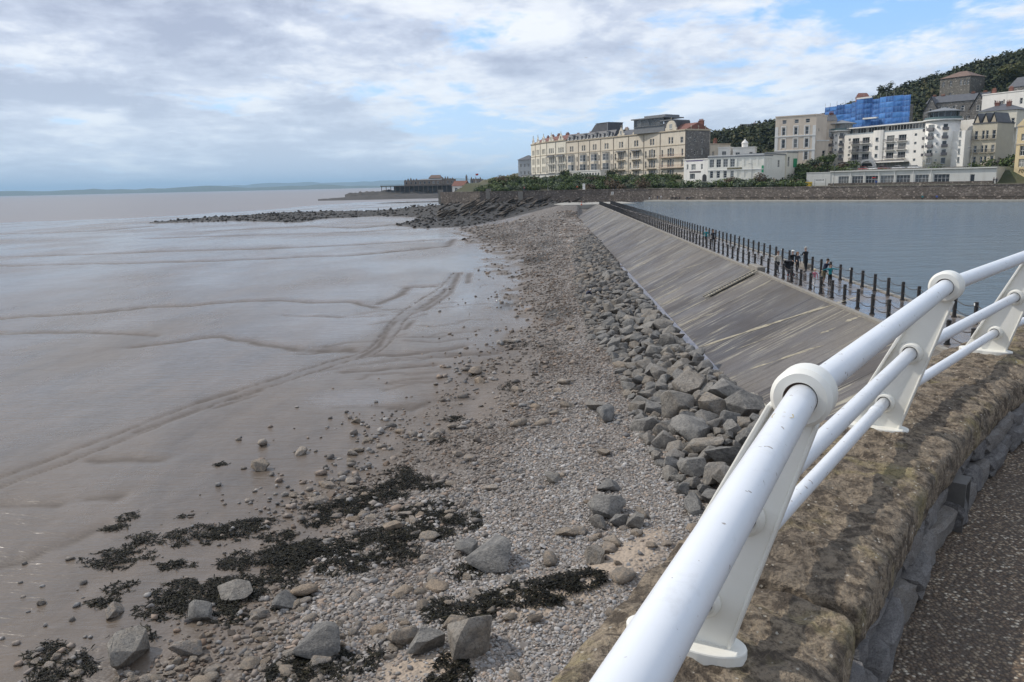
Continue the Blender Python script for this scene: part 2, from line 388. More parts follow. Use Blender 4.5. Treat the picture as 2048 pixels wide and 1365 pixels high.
def build_beach():
    nr, nc = 640, 660
    Y = np.geomspace(7.5, 640, nr); S = np.linspace(-1.10, .45, nc)
    yy, ss = np.meshgrid(Y, S, indexing='ij'); xx = ss*yy
    zz = beach_z(xx, yy)
    keep_low = sstep(9.6, 10.4, xx)*sstep(262, 250, yy); zz = zz-keep_low*1.2       # under the causeway
    peb = pebble_mask(xx, yy)
    m, h = platform(xx, yy)
    rid = np.zeros_like(xx)
    xw = xx + 1.2*(fbm(xx*.3, yy*.3, 4, 60)-.5); yw = yy + 2.6*(fbm(xx*.24, yy*.24, 4, 80)-.5)
    rn7 = np.clip(-.1+2.2*fbm(xx*1.1, yy*.6, 4, 7), 0, 1)
    for i, L in enumerate(LINES):
        d = seg_dist(xw, yw, L)
        rid = np.maximum(rid, np.exp(-(d/(0.12+.0045*yy))**2)*rn7)
    for L in RILLS: rid = np.maximum(rid, .5*np.exp(-(seg_dist(xw, yw, L)/(0.10+.003*yy))**2)*rn7)
    dt = seg_dist(xx+.5*(fbm(xx*.4, yy*.4, 3, 61)-.5), yy, TRACK); rough = fbm(xx*3.5, yy*1.4, 4, 9)
    rid = np.maximum(rid, np.clip(0.22*np.exp(-(dt/.9)**2)*rough*1.6 + 1.1*np.exp(-((dt-.55)/.12)**2)*np.clip(rough*2.6-.75, 0, 1), 0, 1))
    for L in TRACK_LINES: rid = np.maximum(rid, .95*np.exp(-(seg_dist(xx, yy, L)/(.10+.0028*yy))**2)*np.clip(fbm(xx*2, yy*1.5, 3, 12)*1.8, 0, 1))
    sd = sdist(xx, yy, SEA_POLY)
    wet = .45 + 1.1*(fbm(xx*.09, yy*.05, 4, 51)-.5) + .35*sstep(30, 90, yy)
    for cx_, cy_, rx, ry in ((710, 795, 3.2, 2.6), (690, 655, 4, 9), (930, 600, 2.2, 14), (905, 520, 3.5, 16), (700, 640, 6, 6)):
        q = V(cx_, cy_, .45); wet = np.maximum(wet, 1.15*np.exp(-(((xx-q[0])/rx)**2+((yy-q[1])/ry)**2)))
    wet = np.maximum(wet, 1.1*np.exp(-((sd+18)/14)**2))
    wet = np.clip(wet, 0, 1)*(1-.9*sstep(.1, .5, peb))
    weed = np.zeros_like(xx)
    for (wx, wy, rx, ry, k) in ((1075, 515, 3.2, 9, .8), (1120, 625, 1.6, 4, .8), (1090, 490, 4, 10, .6), (1010, 600, 1.2, 4, .6), (1000, 470, 6, 12, .55), (1090, 730, 1, 2, .5)):
        q = V(wx, wy, .9); e = np.exp(-(((xx-q[0])/rx)**2+((yy-q[1])/ry)**2)); weed = np.maximum(weed, k*sstep(.25, .7, e*(.3+1.4*fbm(xx*.9, yy*.5, 4, 71))))
    sand = np.zeros_like(xx)
    for L in SANDBAR: sand = np.maximum(sand, np.exp(-(seg_dist(xx, yy, L)/.75)**2)*np.clip(.2+1.5*fbm(xx*1.6, yy*1.6, 4, 15), 0, 1))
    v = np.stack([xx, yy, zz], -1).reshape(-1, 3)
    me = mesh_np('beach', v, grid_faces(nr, nc)[:, ::1], mat_beach())
    for n_, a_ in (('peb', peb), ('wet', wet), ('ridge', rid), ('plat', m), ('weed', weed), ('sand', np.clip(sand*1.25, 0, 1))): attr(me, n_, a_)
    return tag(link('beach', me), 'wet brown tidal mud with runnels rising to grey shingle beside the causeway', 'beach', kind='structure')
build_beach()

def mat_water(name, col, rough, sc, strength, stretch=(1, 1, 1), spec=.5, band=0.0, c2=None):
    m, t, b = new_mat(name)
    geo = node(t, 'ShaderNodeNewGeometry').outputs['Position']
    g = vmth(t, 'MULTIPLY', geo, stretch)
    c = mixc(t, ramp(t, noise(t, vmth(t, 'MULTIPLY', geo, (.004, .02, 1)), 1.0, 4), [(.4, 0.0), (.65, 1.0)]), col, c2 or col)
    setin(t, b, 'Base Color', c); setin(t, b, 'Roughness', rough); setin(t, b, 'Specular IOR Level', spec); b.inputs['IOR'].default_value = 1.33
    h = mth(t, 'ADD', noise(t, g, sc, 5, .65, .3), mth(t, 'MULTIPLY', noise(t, g, sc*.22, 3, .5), 1.5))
    bump(t, b, h, strength, 1.0)
    return m
M_SEA = mat_water('muddy_sea_water', (.195, .168, .155), .33, .25, .25, (.25, 1, 1), .42, c2=(.175, .155, .147))
M_LAKE = mat_water('lake_water', (.10, .155, .20), .07, 1.25, .30, (1, 1.6, 1), .5, c2=(.115, .165, .20))
def flat(name, poly, z, mat, label, cat):
    mb = MB(); mb.add([(x, y, z) for x, y in poly], [tuple(range(len(poly)))])
    return tag(mb.build(name, mat), label, cat, kind='structure')
flat('sea', [(-36000, -3000), (30000, -3000), (30000, 36000), (-36000, 36000)], 0.0, M_SEA, 'muddy grey brown sea reaching to the far coast', 'sea')

# far wall of the lake: the water edge as surveyed, from the rocks on the left round to the right
WALL = [(-40, 316), (-28, 303), (2, 292), (20, 284), (33, 276), (52, 256), (73, 235), (90, 219), (104, 207), (118, 195), (150, 168), (190, 132)]
EDGE = WALL[4:]                          # the part with water in front of it
def off(path, d):
    """shift a polyline to its left-hand (landward) side by d"""
    out = []
    for i, p in enumerate(path):
        a = path[max(i-1, 0)]; b = path[min(i+1, len(path)-1)]
        L = math.hypot(b[0]-a[0], b[1]-a[1]); out.append((p[0]-(b[1]-a[1])/L*d, p[1]+(b[0]-a[0])/L*d))
    return out
def fine(path, step):
    out = [path[0]]
    for a, b in zip(path[:-1], path[1:]):
        n = max(1, int(round(math.hypot(b[0]-a[0], b[1]-a[1])/step)))
        out += [(a[0]+(b[0]-a[0])*k/n, a[1]+(b[1]-a[1])*k/n) for k in range(1, n+1)]
    return out
flat('lake', [(19.2, -25), (210, -25), (210, 125)] + [(x, y) for x, y in off(EDGE, 1.5)][::-1] + [(19.2, 276)], 4.93, M_LAKE, 'blue grey rippled water of the marine lake', 'lake')
def strip(path_a, path_b, za, zb):
    v = []
    for a, b in zip(path_a, path_b): v += [(a[0], a[1], za), (b[0], b[1], zb)]
    return v, [(2*i, 2*i+2, 2*i+3, 2*i+1) for i in range(len(path_a)-1)]
M_PROM = pm('promenade_concrete', (.36, .34, .30), (.28, .265, .235), .6, .85)
def wallrun(name, path, prof, mat, label, cat, kind=None):
    """sweep a profile of (offset, z) pairs along a path"""
    mb = MB(); rows = [off(path, o) for o, z in prof]
    v = [(rows[j][i][0], rows[j][i][1], prof[j][1]) for i in range(len(path)) for j in range(len(prof))]
    k = len(prof)
    f = [(i*k+j, (i+1)*k+j, (i+1)*k+j+1, i*k+j+1) for i in range(len(path)-1) for j in range(k-1)]
    mb.add(v, f); o = mb.build(name, mat); return tag(o, label, cat, kind=kind)
wallrun('lower_promenade', EDGE, [(0, 3.5), (0, 5.40), (5.2, 5.46)], M_PROM, 'pale concrete ledge walk along the far water edge', 'promenade', 'structure')
def mat_rubble(name, c1, c2, c3, scale, bd=.05):
    m, t, b = new_mat(name)
    geo = node(t, 'ShaderNodeNewGeometry').outputs['Position']
    v = node(t, 'ShaderNodeTexVoronoi', {'Vector': vmth(t, 'MULTIPLY', geo, (1, 1, 1.5)), 'Scale': scale})
    e = node(t, 'ShaderNodeTexVoronoi', {'Vector': vmth(t, 'MULTIPLY', geo, (1, 1, 1.5)), 'Scale': scale}, feature='DISTANCE_TO_EDGE')
    k = node(t, 'ShaderNodeSeparateColor', {0: v.outputs['Color']})
    c = ramp(t, k.outputs[0], [(0, c1), (.55, c2), (.9, c3), (1, tuple(min(1, q*1.9) for q in c3))])
    c = mixc(t, ramp(t, noise(t, geo, .5, 4), [(.4, 0), (.7, .55)]), c, c1)
    j = ramp(t, e.outputs['Distance'], [(.0, 1.0), (.09, 0.0)])
    c = mixc(t, mth(t, 'MULTIPLY', j, .7), c, tuple(q*.45 for q in c1))
    setin(t, b, 'Base Color', c); setin(t, b, 'Roughness', .9)
    bump(t, b, ramp(t, e.outputs['Distance'], [(0, 0), (.16, 1)]), 1.0, bd)
    return m
M_RUBBLE = mat_rubble('brown_rubble_masonry', (.105, .085, .070), (.17, .14, .115), (.25, .21, .175), 2.1)
wallrun('lake_wall', off(fine(WALL, 6), 5.0), [(0, 2.0), (0.10, 8.95), (.0, 9.0), (0.0, 9.28), (.75, 9.28), (.75, 8.6)], M_RUBBLE,
        'long brown rubble stone wall behind the far edge of the lake', 'wall')
# ================================================================== causeway
CZ = 5.1; CX0, CX1 = 15.75, 20.35; CY0, CY1 = 6.0, 256.0; TOEX, TOEZ = 9.35, 1.75
def mat_slope():
    m, t, b = new_mat('stained_slope_concrete')
    geo = node(t, 'ShaderNodeNewGeometry').outputs['Position']
    ri = node(t, 'ShaderNodeObjectInfo').outputs['Random']
    k = ramp(t, ri, [(0, (.046, .040, .041)), (.3, (.076, .067, .066)), (.65, (.112, .099, .092)), (1, (.165, .148, .132))])
    st = vmth(t, 'MULTIPLY', geo, (.12, 2.3, .12))                       # streaks run down the slope
    s1 = noise(t, st, 1.0, 6, .7, .15); s2 = noise(t, vmth(t, 'ADD', st, (31, 7, 3)), 1.7, 6, .7, .2); s3 = noise(t, vmth(t, 'ADD', vmth(t, 'MULTIPLY', geo, (.30, .9, .3)), (3, 70, 9)), .8, 6, .72, .3)
    blo = noise(t, geo, .22, 4, .6)
    c = mixc(t, ramp(t, s1, [(.45, 0.0), (.68, .85)]), k, (.052, .044, .040))
    c = mixc(t, mth(t, 'MULTIPLY', ramp(t, s2, [(.535, 0.0), (.60, .9)]), ramp(t, blo, [(.42, 0.0), (.54, 1.0)])), c, (.36, .325, .245))
    c = mixc(t, mth(t, 'MULTIPLY', ramp(t, s3, [(.64, 0.0), (.72, .75)]), ramp(t, noise(t, geo, .15, 3), [(.45, 0.0), (.6, 1.0)])), c, (.055, .065, .028))
    sx = node(t, 'ShaderNodeSeparateXYZ', {0: geo}).outputs[0]
    up = node(t, 'ShaderNodeMapRange', {0: mth(t, 'ADD', sx, mth(t, 'MULTIPLY', blo, 2.5)), 1: 13.2, 2: 17.0, 3: 0.0, 4: .55}).outputs[0]
    c = mixc(t, mth(t, 'MULTIPLY', up, ramp(t, s1, [(.35, 1.0), (.6, .3)])), c, (.15, .128, .092))
    c = mixc(t, ramp(t, noise(t, geo, 7.0, 5, .7), [(.35, .35), (.6, 0.0)]), c, (.06, .055, .05))
    setin(t, b, 'Base Color', c)
    setin(t, b, 'Roughness', ramp(t, noise(t, geo, .35, 4), [(.35, .42), (.65, .75)])); setin(t, b, 'Specular IOR Level', .4)
    bump(t, b, mth(t, 'ADD', noise(t, geo, 6, 6, .7), mth(t, 'MULTIPLY', s1, 1.2)), .35, .06)
    return m
M_SLOPE = mat_slope()
M_CONC = pm('weathered_concrete', (.27, .245, .21), (.19, .175, .15), 2.0, .85, .4, .03, .08)
def mat_deck():
    m, t, b = new_mat('wet_deck_concrete')
    geo = node(t, 'ShaderNodeNewGeometry').outputs['Position']
    n = noise(t, vmth(t, 'MULTIPLY', geo, (.8, .5, 1)), .8, 5, .6)
    setin(t, b, 'Base Color', mixc(t, ramp(t, n, [(.4, 0.0), (.6, 1.0)]), (.10, .088, .082), (.16, .135, .115)))
    setin(t, b, 'Roughness', ramp(t, n, [(.40, .09), (.62, .34)])); setin(t, b, 'Specular IOR Level', .55)
    bump(t, b, noise(t, vmth(t, 'MULTIPLY', geo, (1, 2.2, 1)), 2.5, 4, .6), .16, .05)
    return m
M_DECK = mat_deck()
cw = empty('causeway', (CX0, CY0, 0), 0, 'long concrete causeway with stained seaward slope and wet walkway between bollards', 'causeway')
rng = random.Random(5)
mb = MB(); mb.prism([(TOEX+.15, 0), (TOEX+.15, 1)], 0, 1) if False else None
mb.add([(TOEX+.1-CX0, 0, -1), (TOEX+.1-CX0, 0, TOEZ-.2), (-.2, 0, CZ-.25), (CX1-CX0, 0, CZ-.25), (CX1-CX0, 0, 2),
        (TOEX+.1-CX0, CY1-CY0, -1), (TOEX+.1-CX0, CY1-CY0, TOEZ-.2), (-.2, CY1-CY0, CZ-.25), (CX1-CX0, CY1-CY0, CZ-.25), (CX1-CX0, CY1-CY0, 2)],
       [(0, 1, 2, 3, 4), (9, 8, 7, 6, 5), (0, 5, 6, 1), (1, 6, 7, 2), (2, 7, 8, 3), (3, 8, 9, 4)])
mb.build('core', M_CONC, cw)
y = CY0; i = 0
sl = math.hypot(CX0-TOEX, CZ-.06-TOEZ); sa = math.atan2(CZ-.06-TOEZ, CX0-TOEX)
pm_cache = {}
while y < CY1-1:
    wd = min(rng.choice([2.9, 3.8, 2.4, 3.8, 1.9]), CY1-y)
    key = wd if wd in (1.9, 2.4, 2.9, 3.8) else None
    if key and key in pm_cache: me = pm_cache[key]
    else:
        q = MB(); q.box((sl/2, wd/2, -.14), (sl, wd-.020, .28)); o_ = q.build('tmp', M_SLOPE); me = o_.data; bpy.data.objects.remove(o_)
        if key: pm_cache[key] = me
    link('slope_panel', me, cw, (TOEX-CX0, y-CY0, TOEZ + rng.uniform(-.008, .008)), rot=(0, -sa, 0))
    y += wd
dm = {}
y = CY0
while y < CY1-.5:
    wd = 3.86
    if wd not in dm:
        q = MB(); q.box((0, wd/2, -.12), (CX1-CX0-.55, wd-.02, .24)); o_ = q.build('tmp', M_DECK); dm[wd] = o_.data; bpy.data.objects.remove(o_)
    link('deck_slab', dm[wd], cw, ((CX1-CX0)/2, y-CY0, CZ+rng.uniform(-.006, .006)))
    y += wd
for xa in (CX0+.12, CX1-.12):
    q = MB(); q.bb(-.14, .14, 0, CY1-CY0, -.3, .055); q.build('kerb', M_CONC, cw, (xa-CX0, 0, CZ))
q = MB(); q.bb(-.85, .12, 20, 96, -1.2, .02); q.build('toe_beam', pm('wet_toe_concrete', (.17, .16, .18), (.13, .12, .135), 1.2, .25), cw, (TOEX-CX0, 0, TOEZ-.03))
q = MB(); q.bb(-.25, .55, 0, 3.2, -.2, .34); q.build('toe_block', pm('pale_concrete', (.42, .39, .32), (.34, .31, .25), 2, .85), cw, (TOEX-CX0-.25, 33.6-CY0, TOEZ))
# pale strips of worn mortar and lichen along the joints
def on_slope(px, py):
    d = ray(px, py); n = np.array([-(CZ-.06-TOEZ), 0, CX0-TOEX]); n = n/np.linalg.norm(n); p0 = np.array([TOEX, 0, TOEZ])
    t = ((p0-CAM)@n)/(d@n); return CAM+t*d+n*.012
M_PALE = pm('pale_lichen_mortar', (.36, .32, .235), (.22, .195, .15), 3.0, .9)
for li, (p, q_, w0) in enumerate((((1393, 697), (1690, 600), .30), ((1600, 632), (1735, 588), .16), ((1240, 577), (1420, 522), .14), ((1262, 560), (1375, 528), .12), ((1328, 640), (1505, 556), .16), ((1492, 742), (1640, 692), .18), ((1305, 604), (1366, 574), .22), ((1318, 612), (1372, 590), .2),
        ((1222, 500), (1290, 478), .16), ((1232, 512), (1330, 484), .14), ((1250, 540), (1300, 524), .25), ((1420, 690), (1560, 642), .10), ((1345, 655), (1440, 622), .12), ((1640, 668), (1672, 656), .22), ((1690, 645), (1730, 630), .3), ((1205, 470), (1262, 452), .2), ((1280, 590), (1340, 568), .1), ((1470, 700), (1600, 655), .07), ((1560, 720), (1650, 690), .10))):
    a_, b_ = on_slope(*p), on_slope(*q_); n_ = 34; up_ = []; dn_ = []
    for k in range(n_+1):
        t_ = k/n_; c_ = a_+(b_-a_)*t_; wv = w0*max(.02, 1.5*float(fbm(np.array([t_*9.0]), np.array([li*3.1]), 3, 44)[0])-.28)*min(1, 8*t_, 8*(1-t_)); of = .12*(float(vn(np.array([t_*5]), np.array([li*7.0]), 3)[0])-.5)
        up_.append(c_+np.array([0, of+wv, 0])-np.array([CX0, CY0, 0])); dn_.append(c_+np.array([0, of-wv, 0])-np.array([CX0, CY0, 0]))
    q = MB(); q.add(up_+dn_, [(k, n_+1+k, n_+2+k, k+1) for k in range(n_)]); q.build('mortar_strip', M_PALE, cw)
# apron at the far end
q = MB(); q.prism([(5.5, 252), (CX1+8, 256.2), (26, 279), (6, 284), (2.5, 266)], 0.0, CZ-.03)
tag(q.build('apron', M_PROM), 'pale concrete landing where the causeway meets the far wall', 'landing', kind='structure')

# bollards with hanging chains
M_BOL = pm('dark_bollard_paint', (.022, .021, .022), (.035, .031, .028), 6, .45, .15, .01, .15)
M_CHAIN = pm('rusty_chain', (.035, .028, .024), (.055, .04, .03), 20, .7)
def chain_mesh(s, sag, z, lod):
    n = 8
    pts = [(0, s*k/n, z-4*sag*(k/n)*(1-k/n)) for k in range(n+1)]
    m_ = MB(); m_.tube(pts, .020, 4); o_ = m_.build('tmp', M_CHAIN); me = o_.data; bpy.data.objects.remove(o_); return me
def bollard_proto():
    q = MB(); q.tube([(0, 0, -.02), (0, 0, .06)], .13, 12); q.tube([(0, 0, .05), (0, 0, .98)], .092, 12); q.tube([(0, 0, .98), (0, 0, 1.02), (0, 0, 1.05)], [.092, .10, .05], 12)
    o_ = q.build('tmp', M_BOL); pst = o_.data; bpy.data.objects.remove(o_)
    q = MB(); q.box((-.094, 0, .93), (.012, .09, .12)); o_ = q.build('tmp', pm('white_marker', (.75, .75, .72), (.6, .6, .58), 5, .5)); mk = o_.data; bpy.data.objects.remove(o_)
    return pst, chain_mesh(1.93, .16, .90, 0), chain_mesh(1.93, .17, .45, 0), mk
BP, CH1, CH2, BMK = bollard_proto()
ORD = 'first second third fourth fifth sixth seventh eighth ninth tenth eleventh twelfth thirteenth fourteenth fifteenth sixteenth seventeenth eighteenth nineteenth twentieth twenty-first twenty-second'.split()
names = {16.42: 'seaward', 19.88: 'lakeside'}
for xr in (16.42, 19.88):
    yb = 27.1 + (0 if xr < 18 else .7); k = 0
    while yb < 252:
        side = 'seaward' if xr < 18 else 'lakeside'; nb = int(round((yb-62.5)/1.93)); ordn = ORD[min(abs(nb), 20)-1] if nb else ''
        lab = ('dark %s bollard standing beside the low concrete block' % side) if nb == 0 else \
              ('%s %s bollard past the low concrete block towards the far shore' % (ordn, side)) if 0 < nb < 20 else \
              ('%s %s bollard on the near side of the low concrete block' % (ordn, side)) if -20 < nb < 0 else \
              ('dark %s bollard in the close packed far stretch of the causeway' % side)
        b_ = empty('bollard', (xr, yb, CZ), 0, lab, 'bollard', names[xr]+' row of causeway bollards')
        link('post', BP, b_)
        if yb < 170:
            link('chain', CH1, b_); link('chain', CH2, b_)
        if k % 8 == 5 and xr > 18: link('reflector', BMK, b_)
        yb += 1.93; k += 1
# edge blocks beside the ladder
for nm, loc, sz, lab in (('concrete_block', (16.1, 61.9, CZ+.16), (.62, 2.6, .34), 'low concrete block at the head of the ladder on the seaward kerb'),
                         ('concrete_block', (20.0, 63.2, CZ+.16), (.55, 2.4, .36), 'low concrete block on the lakeside kerb behind the man in black')):
    q = MB(); q.box((0, 0, 0), sz); o = q.build(nm, M_CONC, None, loc); bev = o.modifiers.new('b', 'BEVEL'); bev.width = .04
    tag(o, lab, 'block')
# ladder of dark steps set in the slope
lad = empty('slope_ladder', (CX0-.1, 60.6, CZ), 0, 'ladder of dark narrow steps set into the causeway slope below the kerb block', 'ladder')
M_DARK = pm('dark_wet_iron', (.012, .011, .010), (.03, .024, .02), 9, .5)
for k in range(17):
    d = .35+k*.21
    q = MB(); q.box((0, 0, 0), (.115, .66, .07)); q.build('rung', M_DARK, lad, (-math.cos(sa)*d, 0, -math.sin(sa)*d+.035)).rotation_euler = (0, -sa, 0)
q = MB(); q.box((-2.0*math.cos(sa), 0, -2.0*math.sin(sa)+.012), (3.7, .72, .02), rot=Matrix.Rotation(-sa, 3, 'Y')); q.build('back_plate', pm('pale_lichen_concrete', (.40, .37, .29), (.26, .23, .18), 6, .9), lad)
for s_ in (-1, 1):
    q = MB(); q.box((-2.1*math.cos(sa), s_*.40, -2.1*math.sin(sa)+.05), (4.3, .10, .09), rot=Matrix.Rotation(-sa, 3, 'Y')); q.build('side_rail', pm('pale_lichen_concrete', (.40, .37, .29), (.26, .23, .18), 6, .9), lad)

# ================================================================== near parapet: walkway, wall, coping, white railing
ZR, ZB, ZW = 11.40, 10.53, 10.06
LEAN = .33
def cr_path():
    c1 = np.array(V(1608, 790, ZR)[:2]); c2 = np.array(V(1893, 573, ZR)[:2]); q = np.array(V(2048, 514, ZR)[:2])-c2; q0 = c1-np.array(V(1264, 1365, ZR)[:2])
    c3 = c2+2.66*q/np.linalg.norm(q); c0 = c1-2.6*q0/np.linalg.norm(q0)
    d = (c3-c2)/np.linalg.norm(c3-c2); rt = lambda v, a: np.array([v[0]*math.cos(a)-v[1]*math.sin(a), v[0]*math.sin(a)+v[1]*math.cos(a)])
    c4 = c3+2.66*rt(d, -.09); c5 = c4+2.66*rt(d, -.18); d0 = q0/np.linalg.norm(q0); cm = c0-2.6*rt(d0, .12)
    C_ = [cm, c0, c1, c2, c3, c4, c5]; out = []
    for i, c in enumerate(C_):
        t_ = C_[min(i+1, 6)]-C_[max(i-1, 0)]; t_ /= np.linalg.norm(t_); out.append(c-np.array([t_[1], -t_[0]])*LEAN)
    return out
BASE = cr_path()
def smooth_path(pts, n):
    pts = [np.array(p) for p in pts]; out = []
    for i in range(1, len(pts)-2):
        a, b, c, d = pts[i-1], pts[i], pts[i+1], pts[i+2]
        for k in range(n):
            t = k/n; out.append(.5*((2*b)+(-a+c)*t+(2*a-5*b+4*c-d)*t*t+(-a+3*b-3*c+d)*t**3))
    out.append(pts[-2]); return np.array(out)
WP = smooth_path([2*BASE[0]-BASE[1]] + BASE + [2*BASE[-1]-BASE[-2]], 40)
WP = WP[:]
_seg = np.hypot(*np.diff(WP, axis=0).T); WS = np.concatenate([[0], np.cumsum(_seg)])
def wall_at(s):
    x = np.interp(s, WS, WP[:, 0]); y = np.interp(s, WS, WP[:, 1])
    e = .05; tx = np.interp(s+e, WS, WP[:, 0])-np.interp(s-e, WS, WP[:, 0]); ty = np.interp(s+e, WS, WP[:, 1])-np.interp(s-e, WS, WP[:, 1])
    L = np.hypot(tx, ty)+1e-9
    return x, y, tx/L, ty/L         # inward (walkway side) normal is (ty,-tx)
def s_of(p): return float(WS[np.argmin(np.hypot(WP[:, 0]-p[0], WP[:, 1]-p[1]))])
def mat_coping():
    m, t, b = new_mat('weathered_brown_sandstone')
    g = node(t, 'ShaderNodeTexCoord').outputs['Object']; ri = node(t, 'ShaderNodeObjectInfo').outputs['Random']
    g = vmth(t, 'ADD', g, node(t, 'ShaderNodeCombineXYZ', {0: mth(t, 'MULTIPLY', ri, 9.0), 1: 0.0, 2: 0.0}).outputs[0])
    a = noise(t, g, 2.2, 6, .65, .5); b2 = noise(t, g, 14, 6, .7, .3); c3 = noise(t, g, 60, 4, .7)
    c = mixc(t, ramp(t, a, [(.35, 0.0), (.65, 1.0)]), (.38, .305, .22), (.27, .222, .17))
    c = mixc(t, ramp(t, b2, [(.42, .85), (.55, 0.0)]), c, (.075, .06, .048))
    c = mixc(t, ramp(t, noise(t, g, 3.1, 4, .6), [(.56, 0.0), (.70, .6)]), c, (.42, .35, .17))
    c = mixc(t, ramp(t, noise(t, g, 5.5, 5, .7), [(.56, 0.0), (.72, .65)]), c, (.17, .155, .13))
    vo = node(t, 'ShaderNodeTexVoronoi', {'Vector': g, 'Scale': 48.0})
    sp = node(t, 'ShaderNodeSeparateColor', {0: vo.outputs['Color']})
    c = mixc(t, mth(t, 'MULTIPLY', ramp(t, vo.outputs['Distance'], [(.22, 1.0), (.34, 0.0)]), ramp(t, sp.outputs[0], [(.90, 0.0), (.93, 1.0)])), c, (.55, .50, .42))
    c = mixc(t, ramp(t, c3, [(.34, .6), (.50, 0.0)]), c, (.075, .058, .045))
    setin(t, b, 'Base Color', c); setin(t, b, 'Roughness', .93); setin(t, b, 'Specular IOR Level', .2)
    bump(t, b, mth(t, 'ADD', mth(t, 'MULTIPLY', b2, 1.0), mth(t, 'ADD', mth(t, 'MULTIPLY', c3, .35), mth(t, 'MULTIPLY', vo.outputs['Distance'], .2))), 1.0, .055)
    return m
M_COP = mat_coping()
def mat_greystone():
    m, t, b = new_mat('grey_limestone_rubble')
    g = node(t, 'ShaderNodeTexCoord').outputs['Object']; ri = node(t, 'ShaderNodeObjectInfo').outputs['Random']
    k = ramp(t, ri, [(0, (.10, .095, .095)), (.5, (.17, .16, .155)), (1, (.22, .19, .155))])
    a = noise(t, g, 5, 6, .65, .4)
    c = mixc(t, ramp(t, a, [(.4, 0.0), (.7, .8)]), k, (.30, .285, .27)); c = mixc(t, ramp(t, noise(t, g, 22, 5, .7), [(.35, .6), (.55, 0.0)]), c, (.06, .055, .05))
    setin(t, b, 'Base Color', c); setin(t, b, 'Roughness', .88); bump(t, b, noise(t, g, 16, 6, .7), .7, .025)
    return m
M_GREY = mat_greystone()
par = empty('parapet_wall', (BASE[2][0], BASE[2][1], ZW), 0, 'low parapet of brown coping stones over grey rubble beside the walkway', 'wall')
PO = np.array([BASE[2][0], BASE[2][1], ZW])
# coping stones, each its own rough block
cuts = [s_of(BASE[1])-1.3, s_of(BASE[1])+.9, s_of(BASE[2])-.62, s_of(BASE[2])+.52, s_of(BASE[3])-.55, s_of(BASE[3])+1.55, s_of(BASE[4])+.35, s_of(BASE[5])-.6, s_of(BASE[5])+1.4]
prof = []                                     # (perp offset, height) round the stone, from the outer foot over the top to the inner foot
for o_, h_ in ((-.31, -.32), (-.335, -.18), (-.33, -.07), (-.30, -.02), (-.22, .005), (-.05, .015), (.15, .015), (.34, .005), (.415, -.012), (.447, -.04), (.455, -.12), (.45, -.19), (.42, -.235)):
    prof.append((o_, h_))
prof = np.array(prof); _pl = np.concatenate([[0], np.cumsum(np.hypot(*np.diff(prof, axis=0).T))])
pf_n = 62
pp = np.stack([np.interp(np.linspace(0, _pl[-1], pf_n), _pl, prof[:, 0]), np.interp(np.linspace(0, _pl[-1], pf_n), _pl, prof[:, 1])], -1)
for ci, (a, b) in enumerate(zip(cuts[:-1], cuts[1:])):
    L = b-a; n = int(max(24, L/.016)) if ci in (2, 3, 4, 5) else int(max(16, L/.04))
    if ci == 1: n = int(L/.03)
    s = np.linspace(a+.008, b-.008, n)
    skew = .16*math.sin(ci*2.1+.6)
    ss, oo = np.meshgrid(s, pp[:, 0], indexing='ij'); _, hh = np.meshgrid(s, pp[:, 1], indexing='ij')
    endk = np.minimum(ss-a, b-ss); edge = np.exp(-endk/.05)
    ss2 = ss + skew*oo*np.sin(np.clip((ss-a)/L, 0, 1)*0+1.0)
    x, y, tx, ty = wall_at(ss2)
    o2 = oo*(1-.03*edge) + .035*(fbm(ss*2.3, hh*5+oo*2, 4, 200+ci)-.5)
    top = np.clip((hh+.28)/.2, 0, 1)
    h2 = hh - .022*edge + top*(.045*(fbm(ss*2.2+3*ci, oo*3.5, 4, 210+ci)-.5) + .055*(fbm(ss*9, oo*9, 4, 220+ci)-.5) - .06*np.clip(.42-fbm(ss*20, oo*17, 4, 230+ci), 0, 1))
    rough2 = .02*(fbm(ss*16, oo*9+hh*16, 3, 240+ci)-.5)
    v = np.stack([x+ty*(o2+rough2*np.sign(oo)), y-tx*(o2+rough2*np.sign(oo)), ZB+h2], -1)-PO
    # close the ends with a fan of the profile shrunk to a core
    vv = v.reshape(-1, 3); F_ = grid_faces(n, pf_n)[:, ::-1]
    c0 = v[0].mean(0); c1 = v[-1].mean(0)
    base = len(vv); vv = np.vstack([vv, np.repeat(c0[None], pf_n, 0), np.repeat(c1[None], pf_n, 0)])
    i0 = np.arange(pf_n); e0 = np.stack([i0[:-1], i0[1:], base+i0[1:], base+i0[:-1]], -1)
    i1 = (n-1)*pf_n+i0; e1 = np.stack([i1[1:], i1[:-1], base+pf_n+i0[:-1], base+pf_n+i0[1:]], -1)
    me = mesh_np('coping_stone', vv, np.vstack([F_, e0, e1]), M_COP)
    link('coping_stone', me, par)
# wall core and outer face
s = np.linspace(WS[0]+.3, WS[-1]-.1, 60); x, y, tx, ty = wall_at(s)
q = MB(); rows = [(.36, ZW-.3), (.36, ZB-.22), (-.28, ZB-.24), (-.38, 8.0), (-.7, .2)]
v = [(x[i]+ty[i]*o-PO[0], y[i]-tx[i]*o-PO[1], z-PO[2]) for i in range(60) for o, z in rows]
q.add(v, [(i*5+j, i*5+j+1, (i+1)*5+j+1, (i+1)*5+j) for i in range(59) for j in range(4)])
q.build('core', mat_rubble('grey_rubble_face', (.10, .095, .09), (.17, .16, .15), (.24, .22, .20), 2.6, .06), par)

